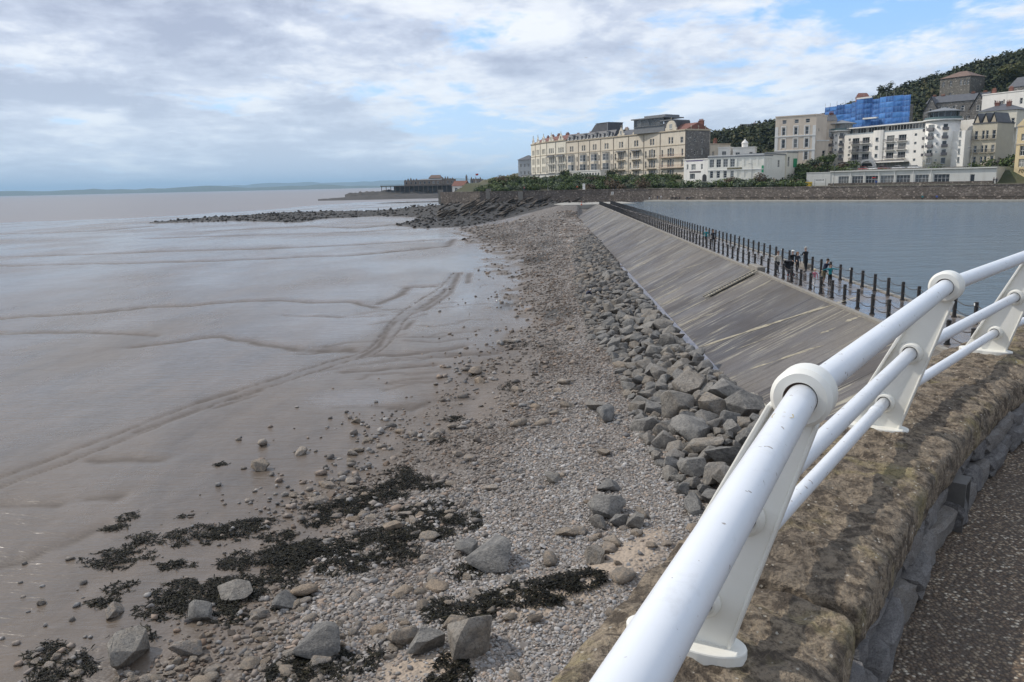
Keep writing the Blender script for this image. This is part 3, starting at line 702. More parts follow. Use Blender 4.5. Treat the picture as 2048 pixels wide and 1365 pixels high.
# rocks and stones -------------------------------------------------
def rock_mesh(seed, sub=3, planes=13, sq=(1, .8, .65), soft=.06, rough=.05, mat=None, rnd=0.0, cube=False):
    rg = np.random.default_rng(seed)
    bm = bmesh.new(); bmesh.ops.create_icosphere(bm, subdivisions=sub, radius=1.0)
    d = np.array([v.co[:] for v in bm.verts]); d /= np.linalg.norm(d, axis=1, keepdims=True)
    nrm = rg.normal(size=(planes, 3)); nrm /= np.linalg.norm(nrm, axis=1, keepdims=True); ds = rg.uniform(.62, 1.0, planes)
    if cube:
        nrm = np.vstack([np.eye(3), -np.eye(3), nrm])+rg.normal(0, .10, (planes+6, 3)); nrm /= np.linalg.norm(nrm, axis=1, keepdims=True); ds = np.concatenate([rg.uniform(.72, .85, 6), rg.uniform(.95, 1.2, planes)])
    dt = d@nrm.T; rr = np.where(dt > .05, ds/np.maximum(dt, .05), 9.0)
    rr = np.minimum(rr, 1.25); k = 1/max(soft, 1e-3)
    r_ = -np.log(np.exp(-k*rr).sum(1)+np.exp(-k*1.2))/k
    r_ = np.clip(r_, .3, 1.3)*(1-rnd)+rnd*.85
    p = d*r_[:, None]
    n_ = fbm(p[:, 0]*2.5+p[:, 2]*1.7, p[:, 1]*2.5-p[:, 2]*1.1, 4, seed % 97)-.5
    p = p*(1+rough*2*n_)[:, None]*np.array(sq)
    f = np.array([[v.index for v in fc.verts] for fc in bm.faces]); bm.free()
    p[:, 2] -= p[:, 2].min()*.62       # origin sits a little inside so the stone beds in
    p[:, 2] -= .0
    me = mesh_np('stone', p, f, mat)
    if cube: me.set_sharp_from_angle(angle=R(22))
    return me
def mat_rock(name, cols, sc=2.0, wetline=True, mid=.5):
    m, t, b = new_mat(name)
    g = node(t, 'ShaderNodeTexCoord').outputs['Object']; ri = node(t, 'ShaderNodeObjectInfo').outputs['Random']
    g = vmth(t, 'ADD', g, node(t, 'ShaderNodeCombineXYZ', {0: mth(t, 'MULTIPLY', ri, 51.0), 1: mth(t, 'MULTIPLY', ri, 23.0), 2: 0.0}).outputs[0])
    c = ramp(t, ri, [(i/(len(cols)-1), k) for i, k in enumerate(cols)])
    a = noise(t, g, sc, 6, .65, .4)
    c = mixc(t, ramp(t, a, [(.38, 0.0), (.68, .75)]), c, tuple(min(1, q*1.45) for q in cols[len(cols)//2]))
    c = mixc(t, ramp(t, noise(t, g, sc*5, 6, .7), [(.34, .65), (.52, 0.0)]), c, tuple(q*.45 for q in cols[0]))
    setin(t, b, 'Base Color', c); setin(t, b, 'Roughness', .85); setin(t, b, 'Specular IOR Level', .3)
    c = mixc(t, ramp(t, noise(t, g, sc*.8, 6, .7, .8), [(.50, 0.0), (.62, .5)]), c, tuple(q*.6 for q in cols[1]))
    setin(t, b, 'Base Color', c)
    bump(t, b, mth(t, 'ADD', noise(t, g, sc*4, 6, .7), mth(t, 'MULTIPLY', noise(t, g, sc*1.2, 4, .6), 1.2)), .8, .10)
    return m
M_RIP = mat_rock('grey_limestone_boulder', [(.12, .115, .108), (.17, .164, .156), (.215, .20, .178), (.245, .20, .15), (.155, .152, .148)])
M_STONE = mat_rock('beach_stone', [(.17, .155, .135), (.23, .20, .165), (.28, .25, .215), (.30, .23, .165), (.19, .18, .17), (.33, .30, .265)], 2.5)
# grey stones of the inner parapet face
GS = [rock_mesh(300+k, 3, 14, (1, .8, .95), .02, .16, M_GREY, cube=True) for k in range(8)]
rg = random.Random(11); s0 = s_of(BASE[1])-.2
for row, zc, rh in ((0, ZW+.07, .17), (1, ZW+.20, .15)):
    s = s0+row*.15
    while s < s_of(BASE[5]):
        L = rg.uniform(.22, .46) if row == 0 else rg.uniform(.16, .38)
        x, y, tx, ty = wall_at(s+L/2); o = .355+(.05 if row == 0 else .0)+rg.uniform(-.02, .03)
        link('stone', rg.choice(GS), par, (x+ty*o-PO[0], y-tx*o-PO[1], zc-rh*.34-PO[2]+rg.uniform(-.012, .012)), rot=(rg.uniform(-.1, .1), rg.uniform(-.12, .12), math.atan2(ty, tx)+rg.uniform(-.08, .08)), scale=(L*.66, .15, rh*.66))
        s += L*.98
# drain hopper in the parapet foot
x, y, tx, ty = wall_at(s_of(BASE[3])-.05)
dr = empty('drain_vent', (float(x+ty*.46), float(y-tx*.46), ZW), math.atan2(ty, tx), 'grey metal louvred drain vent in the foot of the parapet', 'vent')
M_GALV = pm('grey_galvanised', (.15, .145, .135), (.10, .095, .09), 8, .6, metal=.2)
q = MB(); q.bb(-.075, -.062, -.07, .05, 0, .27); q.bb(.062, .075, -.07, .05, 0, .27); q.bb(-.075, .075, -.07, .05, .27, .283); q.bb(-.062, .062, .03, .05, 0, .27); q.build('frame', M_GALV, dr)
for k in range(7):
    q = MB(); q.box((0, -.03, .035+k*.034), (.122, .055, .007), rot=Matrix.Rotation(.6, 3, 'X')); q.build('slat', M_GALV, dr)
# walkway
def mat_walk():
    m, t, b = new_mat('exposed_aggregate')
    g = node(t, 'ShaderNodeNewGeometry').outputs['Position']
    vo = node(t, 'ShaderNodeTexVoronoi', {'Vector': g, 'Scale': 62.0}); sp = node(t, 'ShaderNodeSeparateColor', {0: vo.outputs['Color']})
    c = ramp(t, sp.outputs[0], [(0, (.085, .056, .034)), (.4, (.17, .112, .07)), (.68, (.25, .18, .112)), (.86, (.40, .31, .21)), (1, (.66, .58, .46))])
    c = mixc(t, ramp(t, vo.outputs['Distance'], [(.38, 0.0), (.62, .85)]), c, (.05, .036, .026))
    c = mixc(t, ramp(t, noise(t, g, 2.3, 5, .65), [(.42, .5), (.62, 0.0)]), c, (.075, .055, .040))
    setin(t, b, 'Base Color', c); setin(t, b, 'Roughness', .8)
    bump(t, b, mth(t, 'SUBTRACT', 1.0, vo.outputs['Distance']), .8, .012)
    return m
s = np.linspace(WS[0]+.3, WS[-1]-.1, 60); x, y, tx, ty = wall_at(s)
q = MB(); v = []
for i in range(60): v += [(x[i]+ty[i]*.30, y[i]-tx[i]*.30, ZW), (x[i]+ty[i]*4.2, y[i]-tx[i]*4.2, ZW+.03)]
q.add(v, [(2*i, 2*i+1, 2*i+3, 2*i+2) for i in range(59)])
tag(q.build('walkway', mat_walk()), 'dark brown exposed aggregate walkway behind the parapet', 'walkway', kind='structure')

# white railing ------------------------------------------------------
def mat_white():
    m, t, b = new_mat('white_gloss_paint')
    g = node(t, 'ShaderNodeTexCoord').outputs['Object']
    n = noise(t, g, 3.0, 5, .6)
    c = mixc(t, ramp(t, n, [(.35, 0.0), (.7, 1.0)]), (.72, .735, .755), (.66, .68, .705))
    sp = noise(t, g, 42, 3, .5)
    c = mixc(t, ramp(t, sp, [(.69, 0.0), (.71, .8)]), c, (.22, .17, .13))
    c = mixc(t, ramp(t, noise(t, vmth(t, 'MULTIPLY', g, (1, 1, 3)), 5.0, 6, .75), [(.56, 0.0), (.72, .5)]), c, (.50, .50, .50))
    c = mixc(t, ramp(t, noise(t, g, 9, 5, .75), [(.60, 0.0), (.78, .35)]), c, (.56, .53, .47))
    setin(t, b, 'Base Color', c); setin(t, b, 'Roughness', ramp(t, n, [(.3, .28), (.7, .42)])); setin(t, b, 'Specular IOR Level', .5)
    bump(t, b, noise(t, g, 26, 4, .6), .06, .004)
    return m
M_WHITE = mat_white()
M_CREAM = pm('cream_gloss_paint', (.80, .785, .72), (.74, .72, .65), 4.0, .38, .05, .004)
M_GAP = pm('rusty_gap', (.10, .06, .04), (.05, .035, .03), 18, .9)
COLL = []
for p in BASE:
    s_ = s_of(p); x, y, tx, ty = wall_at(s_); COLL.append((np.array([x, y]), np.array([ty, -tx]), np.array([tx, ty])))
rail = empty('railing', (BASE[2][0], BASE[2][1], ZB), 0, 'white painted three-rail iron railing with leaning cream posts on the parapet', 'railing')
RO = Vector((BASE[2][0], BASE[2][1], ZB))
def post_pt(i, h, along=0.0):
    """a point on post i at height h (0..1 of the post), moved along the wall"""
    p, n, tv = COLL[i]; k = LEAN*h
    q = p+n*k+tv*along
    return Vector((q[0], q[1], ZB+.02+(ZR-ZB-.02)*h))
HM, HL = .545, .185
for i in range(0, len(BASE)):
    p, n, tv = COLL[i]
    # frame of the post: e1 inward across the wall, e2 along the wall towards the camera, e3 up the leaning axis
    ax = (post_pt(i, 1)-post_pt(i, 0)); H = ax.length; ax.normalize()
    e2 = Vector((-tv[0], -tv[1], 0)); e1 = ax.cross(e2).normalized()*-1
    if e1.dot(Vector((n[0], n[1], 0))) < 0: e1 = -e1
    mw = Matrix((e1, -e2, ax)).transposed().to_4x4(); mw.translation = post_pt(i, 0)-RO
    po = bpy.data.objects.new('post', None); COL.objects.link(po); po.parent = rail; po.matrix_local = mw; po.empty_display_size = .1
    q = MB()                                 # tapered web plate
    web = [(-.160, -.09), (.165, -.09), (.128, .10), (.062, H-.02), (-.062, H-.02), (-.118, .16)]
    q.plate(web, -.011, .011)
    for sg, xa, xb in ((-1, -.128, -.066), (1, .136, .066)):     # edge flanges
        q.add([(xa-.009, -.05, .05), (xa+.009, -.05, .05), (xa+.009, .05, .05), (xa-.009, .05, .05), (xb-.009, -.036, H-.06), (xb+.009, -.036, H-.06), (xb+.009, .036, H-.06), (xb-.009, .036, H-.06)],
              [(0, 3, 2, 1), (4, 5, 6, 7), (0, 1, 5, 4), (1, 2, 6, 5), (2, 3, 7, 6), (3, 0, 4, 7)]) if sg < 0 else q.add([(xa-.006, -.020, .02), (xa+.006, -.020, .02), (xa+.006, .020, .02), (xa-.006, .020, .02), (xb-.006, -.018, H-.06), (xb+.006, -.018, H-.06), (xb+.006, .018, H-.06), (xb-.006, .018, H-.06)],
              [(0, 3, 2, 1), (4, 5, 6, 7), (0, 1, 5, 4), (1, 2, 6, 5), (2, 3, 7, 6), (3, 0, 4, 7)])
    o = q.build('web_plate', M_CREAM, po); bv = o.modifiers.new('b', 'BEVEL'); bv.width = .005; bv.segments = 2
    q = MB(); n_ = 36                         # foot flange
    q.prism([(.20*math.cos(2*math.pi*k/n_), .10*math.sin(2*math.pi*k/n_)*(.75+.25*abs(math.cos(2*math.pi*k/n_)))) for k in range(n_)], -.08, .012)
    o = q.build('foot_flange', M_CREAM, po); o.rotation_euler = (0, -math.atan2(LEAN, ZR-ZB-.02), 0); bv = o.modifiers.new('b', 'BEVEL'); bv.width = .006; bv.segments = 2
    def ring(name, h, ro, ri, ln, mat):
        q = MB(); n_ = 40; prof_ = [(ri, -ln), (ro-.012, -ln), (ro, -ln+.014), (ro, ln-.014), (ro-.012, ln), (ri, ln), (ri, -ln)]
        vs = [(r_*math.cos(2*math.pi*k/n_), a_, h+r_*math.sin(2*math.pi*k/n_)) for k in range(n_) for r_, a_ in prof_]
        m_ = len(prof_); q.add(vs, [(k*m_+j, ((k+1) % n_)*m_+j, ((k+1) % n_)*m_+j+1, k*m_+j+1) for k in range(n_) for j in range(m_-1)])
        o_ = q.build(name, mat, po, smooth=True); o_.data.set_sharp_from_angle(angle=R(30))
        return o_
    ring('collar', H, .084, .047, .052, M_CREAM); ring('ring', H*HM, .064, .041, .036, M_CREAM); ring('ring', H*HL, .058, .037, .034, M_CREAM)
    for h_, rr in ((H, .046), (H*HM, .040), (H*HL, .036)):
        q = MB(); q.tube([(0, -.044 if h_ == H else -.026, h_), (0, .044 if h_ == H else .026, h_)], rr, 20); q.build('joint_gap', M_GAP, po)
for h_, rr, nm in ((1.0, .0415, 'top_rail'), (HM, .0355, 'middle_rail'), (HL, .032, 'bottom_rail')):
    for i in range(len(BASE)-1):
        a = post_pt(i, h_)-RO; b = post_pt(i+1, h_)-RO
        q = MB(); m_ = 14; q.tube([a+(b-a)*(k/m_) for k in range(m_+1)], rr, 36)
        o = q.build(nm, M_WHITE, rail, smooth=True)
# sleeve on the bottom rail and a patch of bare paint on the top rail
a = post_pt(2, HL)-RO; b = post_pt(3, HL)-RO; d = (b-a)
q = MB(); q.tube([a+d*.895, a+d*.90, a+d*.915, a+d*.92], [.033, .0355, .0355, .033], 24); q.build('sleeve', M_WHITE, rail, smooth=True)
a = post_pt(1, 1.0); b = post_pt(2, 1.0); dd = (b-a).normalized()
pt = Vector(CAM); tgt = Vector(ray(1547, 893).tolist()); 
c0 = b-dd*.36; side = dd.cross(Vector((0, 0, 1))).normalized(); upv = side.cross(dd).normalized()
q = MB(); vs = []; pf = [(-.021, -.030), (-.02, -.002), (-.012, .016), (.004, .02), (.022, .016), (.018, -.006), (.02, -.03), (.006, -.034)]
for al, th in pf:
    an = th/.0418+.12; vs.append(c0+dd*al+(side*math.sin(an)+upv*math.cos(an))*.0422-RO)
q.add(vs, [tuple(range(len(vs)))]); q.build('bare_patch', pm('ochre_undercoat', (.50, .40, .20), (.42, .34, .18), 20, .7), rail)
# ================================================================== boulders, stones, pebbles and seaweed
def hull_rock(seed, npts, sq, bev, rough, mat, sub=1):
    """angular broken stone: a hull of random points with worn edges"""
    rg_ = np.random.default_rng(seed); bm = bmesh.new()
    p = rg_.normal(size=(npts, 3)); p /= np.linalg.norm(p, axis=1, keepdims=True); p *= rg_.uniform(.82, 1.05, (npts, 1))
    for q in p: bm.verts.new(q)
    r = bmesh.ops.convex_hull(bm, input=bm.verts)
    for v in [v for v in bm.verts if not v.link_faces]: bm.verts.remove(v)
    bmesh.ops.dissolve_limit(bm, angle_limit=.30, verts=bm.verts, edges=bm.edges)
    if bev: bmesh.ops.bevel(bm, geom=list(bm.edges), offset=bev, segments=2 if sub else 1, profile=.6, affect='EDGES', clamp_overlap=True)
    bmesh.ops.triangulate(bm, faces=bm.faces)
    if sub: bmesh.ops.subdivide_edges(bm, edges=[e for e in bm.edges if e.calc_length() > .22], cuts=1); bmesh.ops.triangulate(bm, faces=bm.faces)
    v = np.array([q.co[:] for q in bm.verts])
    n_ = fbm(v[:, 0]*2.2+v[:, 2]*1.7+seed, v[:, 1]*2.2-v[:, 2]*1.3, 4, seed % 89)-.5
    v = v*(1+rough*2*n_)[:, None]*np.array(sq)*1.12
    f = np.array([[q.index for q in fc.verts] for fc in bm.faces]); bm.verts.index_update()
    f = np.array([[q.index for q in fc.verts] for fc in bm.faces]); bm.free()
    v[:, 2] -= v[:, 2].min()*.62
    me = mesh_np('stone', v, f, mat); me.set_sharp_from_angle(angle=R(26)); return me
RIPM = [hull_rock(500+k, 13+k % 6, (1, .80, .66), .09, .07, M_RIP) for k in range(16)]
STM = [hull_rock(700+k, 12+k % 7, (1, .76, .52), .13, .08, M_STONE) if k % 3 else rock_mesh(700+k, 2, 12, (1, .76, .48), .03, .05, M_STONE) for k in range(15)]
rg = random.Random(77); nr_ = np.random.default_rng(77)
def bz1(x, y): return float(beach_z(np.array([x]), np.array([y]))[0])
def place(name, me, x, y, size, z=None, rot=None, label=None, cat='stone', group=None, up=0.0):
    z = bz1(x, y) if z is None else z
    o = link(name, me, None, (x, y, z+up), rot=rot or (rg.uniform(-.3, .3), rg.uniform(-.3, .3), rg.uniform(0, 6.28)),
             scale=(size*rg.uniform(.85, 1.1), size*rg.uniform(.8, 1.1), size*rg.uniform(.75, 1.1)))
    return tag(o, label, cat, group)
# --- rip-rap along the slope: dart throwing, nearest and largest are single boulders, the far rest one mass
rip = []
gx = {}
def free(x, y, r, k=.80):
    c = (int(x//2.2), int(y//2.2))
    for i in (-1, 0, 1):
        for j in (-1, 0, 1):
            for (a, b, q) in gx.get((c[0]+i, c[1]+j), ()):
                if (a-x)**2+(b-y)**2 < (k*(r+q))**2: return False
    gx.setdefault(c, []).append((x, y, r)); return True
for it in range(52000):
    y = 24*math.exp(rg.random()*math.log(150/24)) if it < 40000 else rg.uniform(24, 150)
    x0 = np.interp(y, [24, 30, 36, 46, 56, 78, 120, 150], [5.2, 4.4, 4.4, 4.6, 3.6, 3.3, 4.2, 5.5]); x1 = np.interp(y, [24, 33, 40, 100, 150], [9.6, 9.2, 8.35, 8.5, 9.0])
    x = rg.uniform(x0-.5, x1)
    ed = min(x-x0+.3, 1.5)
    r = rg.choice([.34, .42, .5, .6, .72])*np.interp(y, [24, 34, 46, 80, 150], [1.25, 1.2, .95, .75, .7]) if it < 18000 else rg.uniform(.2, .4)
    if ed < .3: r *= .7
    if free(x, y, r): rip.append((x, y, r))
rip = np.array(rip); rip = rip[np.argsort(-rip[:, 2]/rip[:, 1])]
_x0 = np.interp(rip[:, 1], [24, 36, 46, 56, 78, 150], [4.6, 4.4, 4.6, 3.6, 3.3, 5])
RZ = beach_z(rip[:, 0], rip[:, 1]) + .38*sstep(0, 2.2, rip[:, 0]-_x0) + np.interp(rip[:, 1], [24, 34, 60], [.15, .25, 0])*sstep(1, 4, rip[:, 0]-_x0)-.12*rip[:, 2]
rip = [(float(a), float(b), float(c), float(d)) for (a, b, c), d in zip(rip, RZ)]
for (x, y, r, z) in rip[:300]:
    place('boulder', rg.choice(RIPM), x, y, r*1.22, z, (rg.uniform(-.5, .5), rg.uniform(-.5, .5), rg.uniform(0, 6.28)),
          'angular grey limestone boulder in the rock armour along the foot of the slope', 'boulder', 'rock armour boulders below the causeway slope')
def merged(name, items, protos, mat, label, cat, zf):
    """many stones joined into one mass"""
    pv = [np.array([v.co[:] for v in m.vertices]) for m in protos]; pf = [np.array([p.vertices[:] for p in m.polygons]) for m in protos]
    vs, fs, rn, o = [], [], [], 0
    for (x, y, r, z) in items:
        k = rg.randrange(len(protos)); p = pv[k]*np.array([r*rg.uniform(.8, 1.15), r*rg.uniform(.8, 1.15), r*rg.uniform(.7, 1.1)])
        e = Matrix.Rotation(rg.uniform(0, 6.28), 3, 'Z') @ Matrix.Rotation(rg.uniform(-.4, .4), 3, 'X'); p = p@np.array(e).T + np.array([x, y, z])
        vs.append(p); fs.append(pf[k]+o); o += len(p); rn.append(np.full(len(p), rg.random()))
    me = mesh_np(name, np.vstack(vs), np.vstack(fs), mat, True); attr(me, 'rnd', np.concatenate(rn))
    return tag(link(name, me), label, cat, kind='stuff')
def mat_stuff(name, cols, sc, rough=.85, spec=.3):
    m, t, b = new_mat(name); g = node(t, 'ShaderNodeNewGeometry').outputs['Position']
    ri = node(t, 'ShaderNodeAttribute', attribute_name='rnd').outputs['Fac']
    c = ramp(t, ri, [(i/(len(cols)-1), k) for i, k in enumerate(cols)])
    c = mixc(t, ramp(t, noise(t, g, sc, 5, .7), [(.36, .6), (.58, 0.0)]), c, tuple(q*.5 for q in cols[0]))
    setin(t, b, 'Base Color', c); setin(t, b, 'Roughness', rough); setin(t, b, 'Specular IOR Level', spec)
    return m
LOW = [hull_rock(900+k, 11, (1, .78, .6), .10, .05, None, 0) for k in range(10)]
M_RIPS = mat_stuff('far_rock_armour', [(.10, .095, .09), (.15, .142, .132), (.19, .175, .155), (.22, .18, .14), (.14, .135, .13)], 2.0)
VLOW = [hull_rock(950+k, 13, (1, .78, .6), 0, .06, None, 0) for k in range(14)]
merged('rock_armour', [(x, y, r*1.2, z) for x, y, r, z in rip[300:]], LOW, M_RIPS, 'smaller and farther grey stones of the rock armour along the causeway foot', 'rocks', None)

# --- stones one can point to
big = [(942, 1283, .60, RIPM[3], 'large smooth grey boulder on the shingle beside the pale pointed stone', .55), (850, 1290, .38, RIPM[7], 'pale grey pointed stone just beside the large grey boulder', .45),
       (806, 1272, .36, STM[2], 'tan brown stone with dark weed behind the pale pointed stone', .6), (250, 1300, .52, RIPM[5], 'large brown pitted boulder on the mud among small stones', .6),
       (372, 1300, .36, STM[5], 'rounded weed edged stone beside the brown pitted boulder', .5), (985, 1108, .62, RIPM[9], 'long grey leaning slab among cobbles above the sandy bank', .35),
       (935, 1095, .34, RIPM[1], 'blocky pale stone against the end of the long grey slab', .5), (1217, 1012, .52, RIPM[11], 'brown topped slab lying on the shingle beneath the rock armour', .38),
       (1196, 1045, .34, RIPM[6], 'grey wedge stone in front of the brown topped slab', .4), (1134, 1062, .28, STM[8], 'upright tan oval stone on the shingle', .8),
       (1103, 955, .30, RIPM[2], 'lone grey rounded stone on the open shingle', .55), (1214, 970, .36, RIPM[8], 'grey pointed stone on shingle above the brown topped slab', .5),
       (1238, 1043, .28, RIPM[12], 'small grey stone beside the wedge stone', .5), (1272, 1047, .30, RIPM[13], 'round grey stone farther from the wedge stone, close to the rail', .5),
       (860, 1072, .26, STM[1], 'flat pale oval stone amid black seaweed', .35), (574, 1197, .34, RIPM[10], 'long pale rectangular stone beside the seaweed bank', .45),
       (608, 1180, .30, STM[6], 'brown stone just behind the pale rectangular stone', .6), (790, 1052, .32, STM[10], 'tan stone capped with black weed in the seaweed bank', .55),
       (700, 960, .30, STM[11], 'brown upright stone at the edge of the mud', .7), (520, 928, .34, STM[4], 'pitted pale stone alone on the wet mud', .4),
       (525, 883, .26, STM[3], 'dark flat stone lying out on the mud', .3), (405, 1222, .32, RIPM[0], 'greenish angular stone at the muddy end of the seaweed', .6),
       (1210, 822, .52, RIPM[4], 'dark angular boulder lying apart from the rock armour', .5), (1190, 806, .45, RIPM[2], 'brown rock resting behind the dark angular boulder', .5),
       (1130, 757, .36, STM[0], 'pale brown stone standing on the shingle beside mud pools', .7), (1100, 1120, .26, STM[9], 'brown egg shaped stone on the shingle beside the slab end', .6),
       (1190, 1120, .34, RIPM[7], 'grey blue low stone on shingle below the wedge stone', .4), (1250, 1142, .28, STM[12], 'white lumpy stone on shingle near the sandy bank', .5),
       (1160, 1060, .20, STM[13], 'small pink stone beside the upright tan stone', .6), (1225, 1085, .30, STM[7], 'tan triangular stone on pale shingle', .45),
       (1070, 1230, .18, STM[5], 'small square pale stone at the edge of the sandy bank', .7), (470, 1180, .42, RIPM[10], 'tilted dark driftwood-like slab standing in the seaweed', .9),
       (640, 1290, .55, RIPM[9], 'long weathered yellowish slab lying in weed at the shingle edge', .22), (230, 1218, .26, STM[2], 'flat grey stone on the mud beside weed', .4)]
for px, py, s, me, lab, up in big:
    s *= 1.4
    x, y, _ = V(px, py+22, .75); z0 = bz1(x, y); x, y, _ = V(px, py+s*22, z0); 
    place('stone', me, x, y, s, None, (rg.uniform(-.2, .2), rg.uniform(-.2, .2), rg.uniform(0, 6.28)), lab, 'stone', None, s*.05)
# --- other stones on the beach
cand = []
for it in range(16000):
    y = 15*math.exp(rg.random()*math.log(110/15)); x = rg.uniform(-.85*y, 5.0) if y < 24 else rg.uniform(-.42*y-3, 5.5)
    cand.append((x, y))
cx_ = np.array([c[0] for c in cand]); cy_ = np.array([c[1] for c in cand])
pmk = pebble_mask(cx_, cy_); clump = fbm(cx_*.35, cy_*.25, 4, 91); clump = sstep(.46, .66, clump)
sdd = sdist(cx_, cy_, PEB_POLY)
prob = np.clip(.02+.9*clump*np.exp(-(np.minimum(sdd, 0)/3.2)**2)*np.exp(-(np.maximum(sdd, 0)/7.0)**2)*(.5+.5*(cy_ < 40)) + .05*pmk, 0, 1)*(sdd > -9)
keep = nr_.random(len(prob)) < prob*1.0
st = []
for x, y in zip(cx_[keep], cy_[keep]):
    r = .082*math.exp(rg.gauss(.15, .52)); r = min(r, .40)
    if y > 45: r *= 1.25
    st.append((float(x), float(y), r))
st.sort(key=lambda q: -q[2]/q[1])
zs = beach_z(np.array([s[0] for s in st]), np.array([s[1] for s in st]))
for (x, y, r), z in list(zip(st, zs))[:300]:
    place('beach_stone', rg.choice(STM), x, y, r*1.15, float(z)-.12*r, None, 'loose rounded or broken stone bedded on the mud and shingle', 'stone', 'loose stones scattered over the beach')
M_PEB = mat_stuff('beach_pebbles', [(.12, .108, .098), (.185, .162, .14), (.24, .205, .175), (.30, .225, .17), (.20, .195, .19), (.36, .33, .30), (.16, .152, .148), (.27, .245, .215)], 6.0, .8)
merged('small_stones', [(x, y, r*1.1, float(z)-.1*r) for (x, y, r), z in list(zip(st, zs))[300:]], VLOW, M_PEB, 'smaller loose stones strewn over mud and shingle', 'stones', None)

# --- pebbles: thousands of them as instances
def scatter(name, pts, scl, rnd, tone, protos, label, cat, mat):
    pc = bpy.data.collections.new(name+'_shapes')
    for i, me in enumerate(protos):
        me = me.copy(); me.materials.clear(); me.materials.append(mat)
        for p in me.polygons: p.use_smooth = True
        pc.objects.link(bpy.data.objects.new('pebble_shape', me))
    me = bpy.data.meshes.new(name); me.vertices.add(len(pts)); me.vertices.foreach_set('co', np.asarray(pts, np.float32).ravel())
    attr(me, 'sc', scl); attr(me, 'rnd', rnd); attr(me, 'tone', tone); me.update()
    o = link(name, me); g = bpy.data.node_groups.new(name, 'GeometryNodeTree')
    g.interface.new_socket('Geometry', in_out='INPUT', socket_type='NodeSocketGeometry'); g.interface.new_socket('Geometry', in_out='OUTPUT', socket_type='NodeSocketGeometry')
    gi = g.nodes.new('NodeGroupInput'); go = g.nodes.new('NodeGroupOutput')
    ci = g.nodes.new('GeometryNodeCollectionInfo'); ci.inputs[0].default_value = pc; ci.inputs['Separate Children'].default_value = True; ci.inputs['Reset Children'].default_value = True
    ip = g.nodes.new('GeometryNodeInstanceOnPoints'); ip.inputs['Pick Instance'].default_value = True
    na = g.nodes.new('GeometryNodeInputNamedAttribute'); na.data_type = 'FLOAT'; na.inputs[0].default_value = 'sc'
    rr = g.nodes.new('FunctionNodeRandomValue'); rr.data_type = 'FLOAT_VECTOR'; rr.inputs[0].default_value = (-.5, -.5, 0); rr.inputs[1].default_value = (.5, .5, 6.28)
    L = g.links.new
    L(gi.outputs[0], ip.inputs['Points']); L(ci.outputs[0], ip.inputs['Instance']); L(na.outputs[0], ip.inputs['Scale']); L(rr.outputs[0], ip.inputs['Rotation']); L(ip.outputs[0], go.inputs[0])
    md = o.modifiers.new('pebbles', 'NODES'); md.node_group = g
    return tag(o, label, cat, kind='stuff')
def mat_pebinst():
    m, t, b = new_mat('pebble_instances')
    ri = node(t, 'ShaderNodeAttribute', attribute_name='rnd', attribute_type='INSTANCER').outputs['Fac']
    cols = [(.12, .11, .10), (.20, .175, .15), (.27, .235, .205), (.33, .25, .19), (.235, .23, .225), (.46, .43, .40), (.18, .172, .168), (.31, .285, .255), (.25, .22, .19)]
    c = ramp(t, ri, [(i/(len(cols)-1), k) for i, k in enumerate(cols)])
    tn = node(t, 'ShaderNodeAttribute', attribute_name='tone', attribute_type='INSTANCER').outputs['Fac']
    c = mixc(t, tn, mixc(t, 1.0, c, (.46, .40, .35), 'MULTIPLY'), c)
    setin(t, b, 'Base Color', c); setin(t, b, 'Roughness', .75); setin(t, b, 'Specular IOR Level', .35)
    return m
PEBP = [rock_mesh(1200+k, 2, 9, (1, .78, .55), .14, .03, None, .35) for k in range(5)]+[hull_rock(1300+k, 11, (1, .75, .5), .14, .06, None, 0) for k in range(6)]
pts, scl = [], []
N = 480000
y = 14*np.exp(nr_.random(N)*math.log(245/14)); x = nr_.uniform(-.62, .40, N)*y
x = np.where(x > 9.2, 9.2-nr_.random(N)*6, x)
kx = (x < 8.4) | (y < 34) | (y > 98); x, y = x[kx], y[kx]; N = len(x)
mk = pebble_mask(x, y); sd_ = sdist(x, y, PEB_POLY); cl = sstep(.42, .64, fbm(x*.5, y*.35, 4, 91))
pr = np.where(mk > .12, .2*mk+.8*mk*mk, .0)+.10*cl*np.exp(-(np.minimum(sd_, 0)/2.5)**2)
# fewer where the shingle gives way to sand
for L_ in SANDBAR: pr = pr*(1-.9*np.exp(-(seg_dist(x, y, L_)/.8)**2))
pr = pr*np.clip(.35+1.9*sstep(.36, .56, fbm(x*.55, y*.3, 4, 95)), 0, 1)**np.interp(sd_, [2, 9], [1, .25])
pr = pr*np.interp(sd_, [-2, 2, 5, 8], [.35, .45, .8, 1.0])
dens = np.interp(y, [14, 22, 35, 60, 125, 245], [1.0, .95, .7, .6, .6, .5])
kp = nr_.random(N) < np.clip(pr, 0, 1)*dens
x, y, sd_ = x[kp], y[kp], sd_[kp]
z = beach_z(x, y)
big_ = np.interp(sd_, [-3, 1, 6, 10], [1.25, 1.15, .85, .75])
s = .052*np.exp(nr_.normal(0, .38, len(x)))*big_*np.interp(y, [14, 30, 60, 125, 245], [1.0, 1.25, 2.0, 3.4, 6.0])
tone = np.clip(.12+.85*sstep(-1, 7.0, sd_)*sstep(46, 20, y)+.28*sstep(2, 8, sd_)+1.5*(fbm(x*.45, y*.22, 4, 88)-.5), 0, 1)
pts = np.stack([x, y, z-.15*s], -1)
scatter('pebbles', pts, s, nr_.random(len(x)), tone, PEBP, 'grey and brown pebbles and cobbles covering the upper beach', 'pebbles', mat_pebinst())
print('pebbles', len(x), 'rip', len(rip), 'stones', len(st))

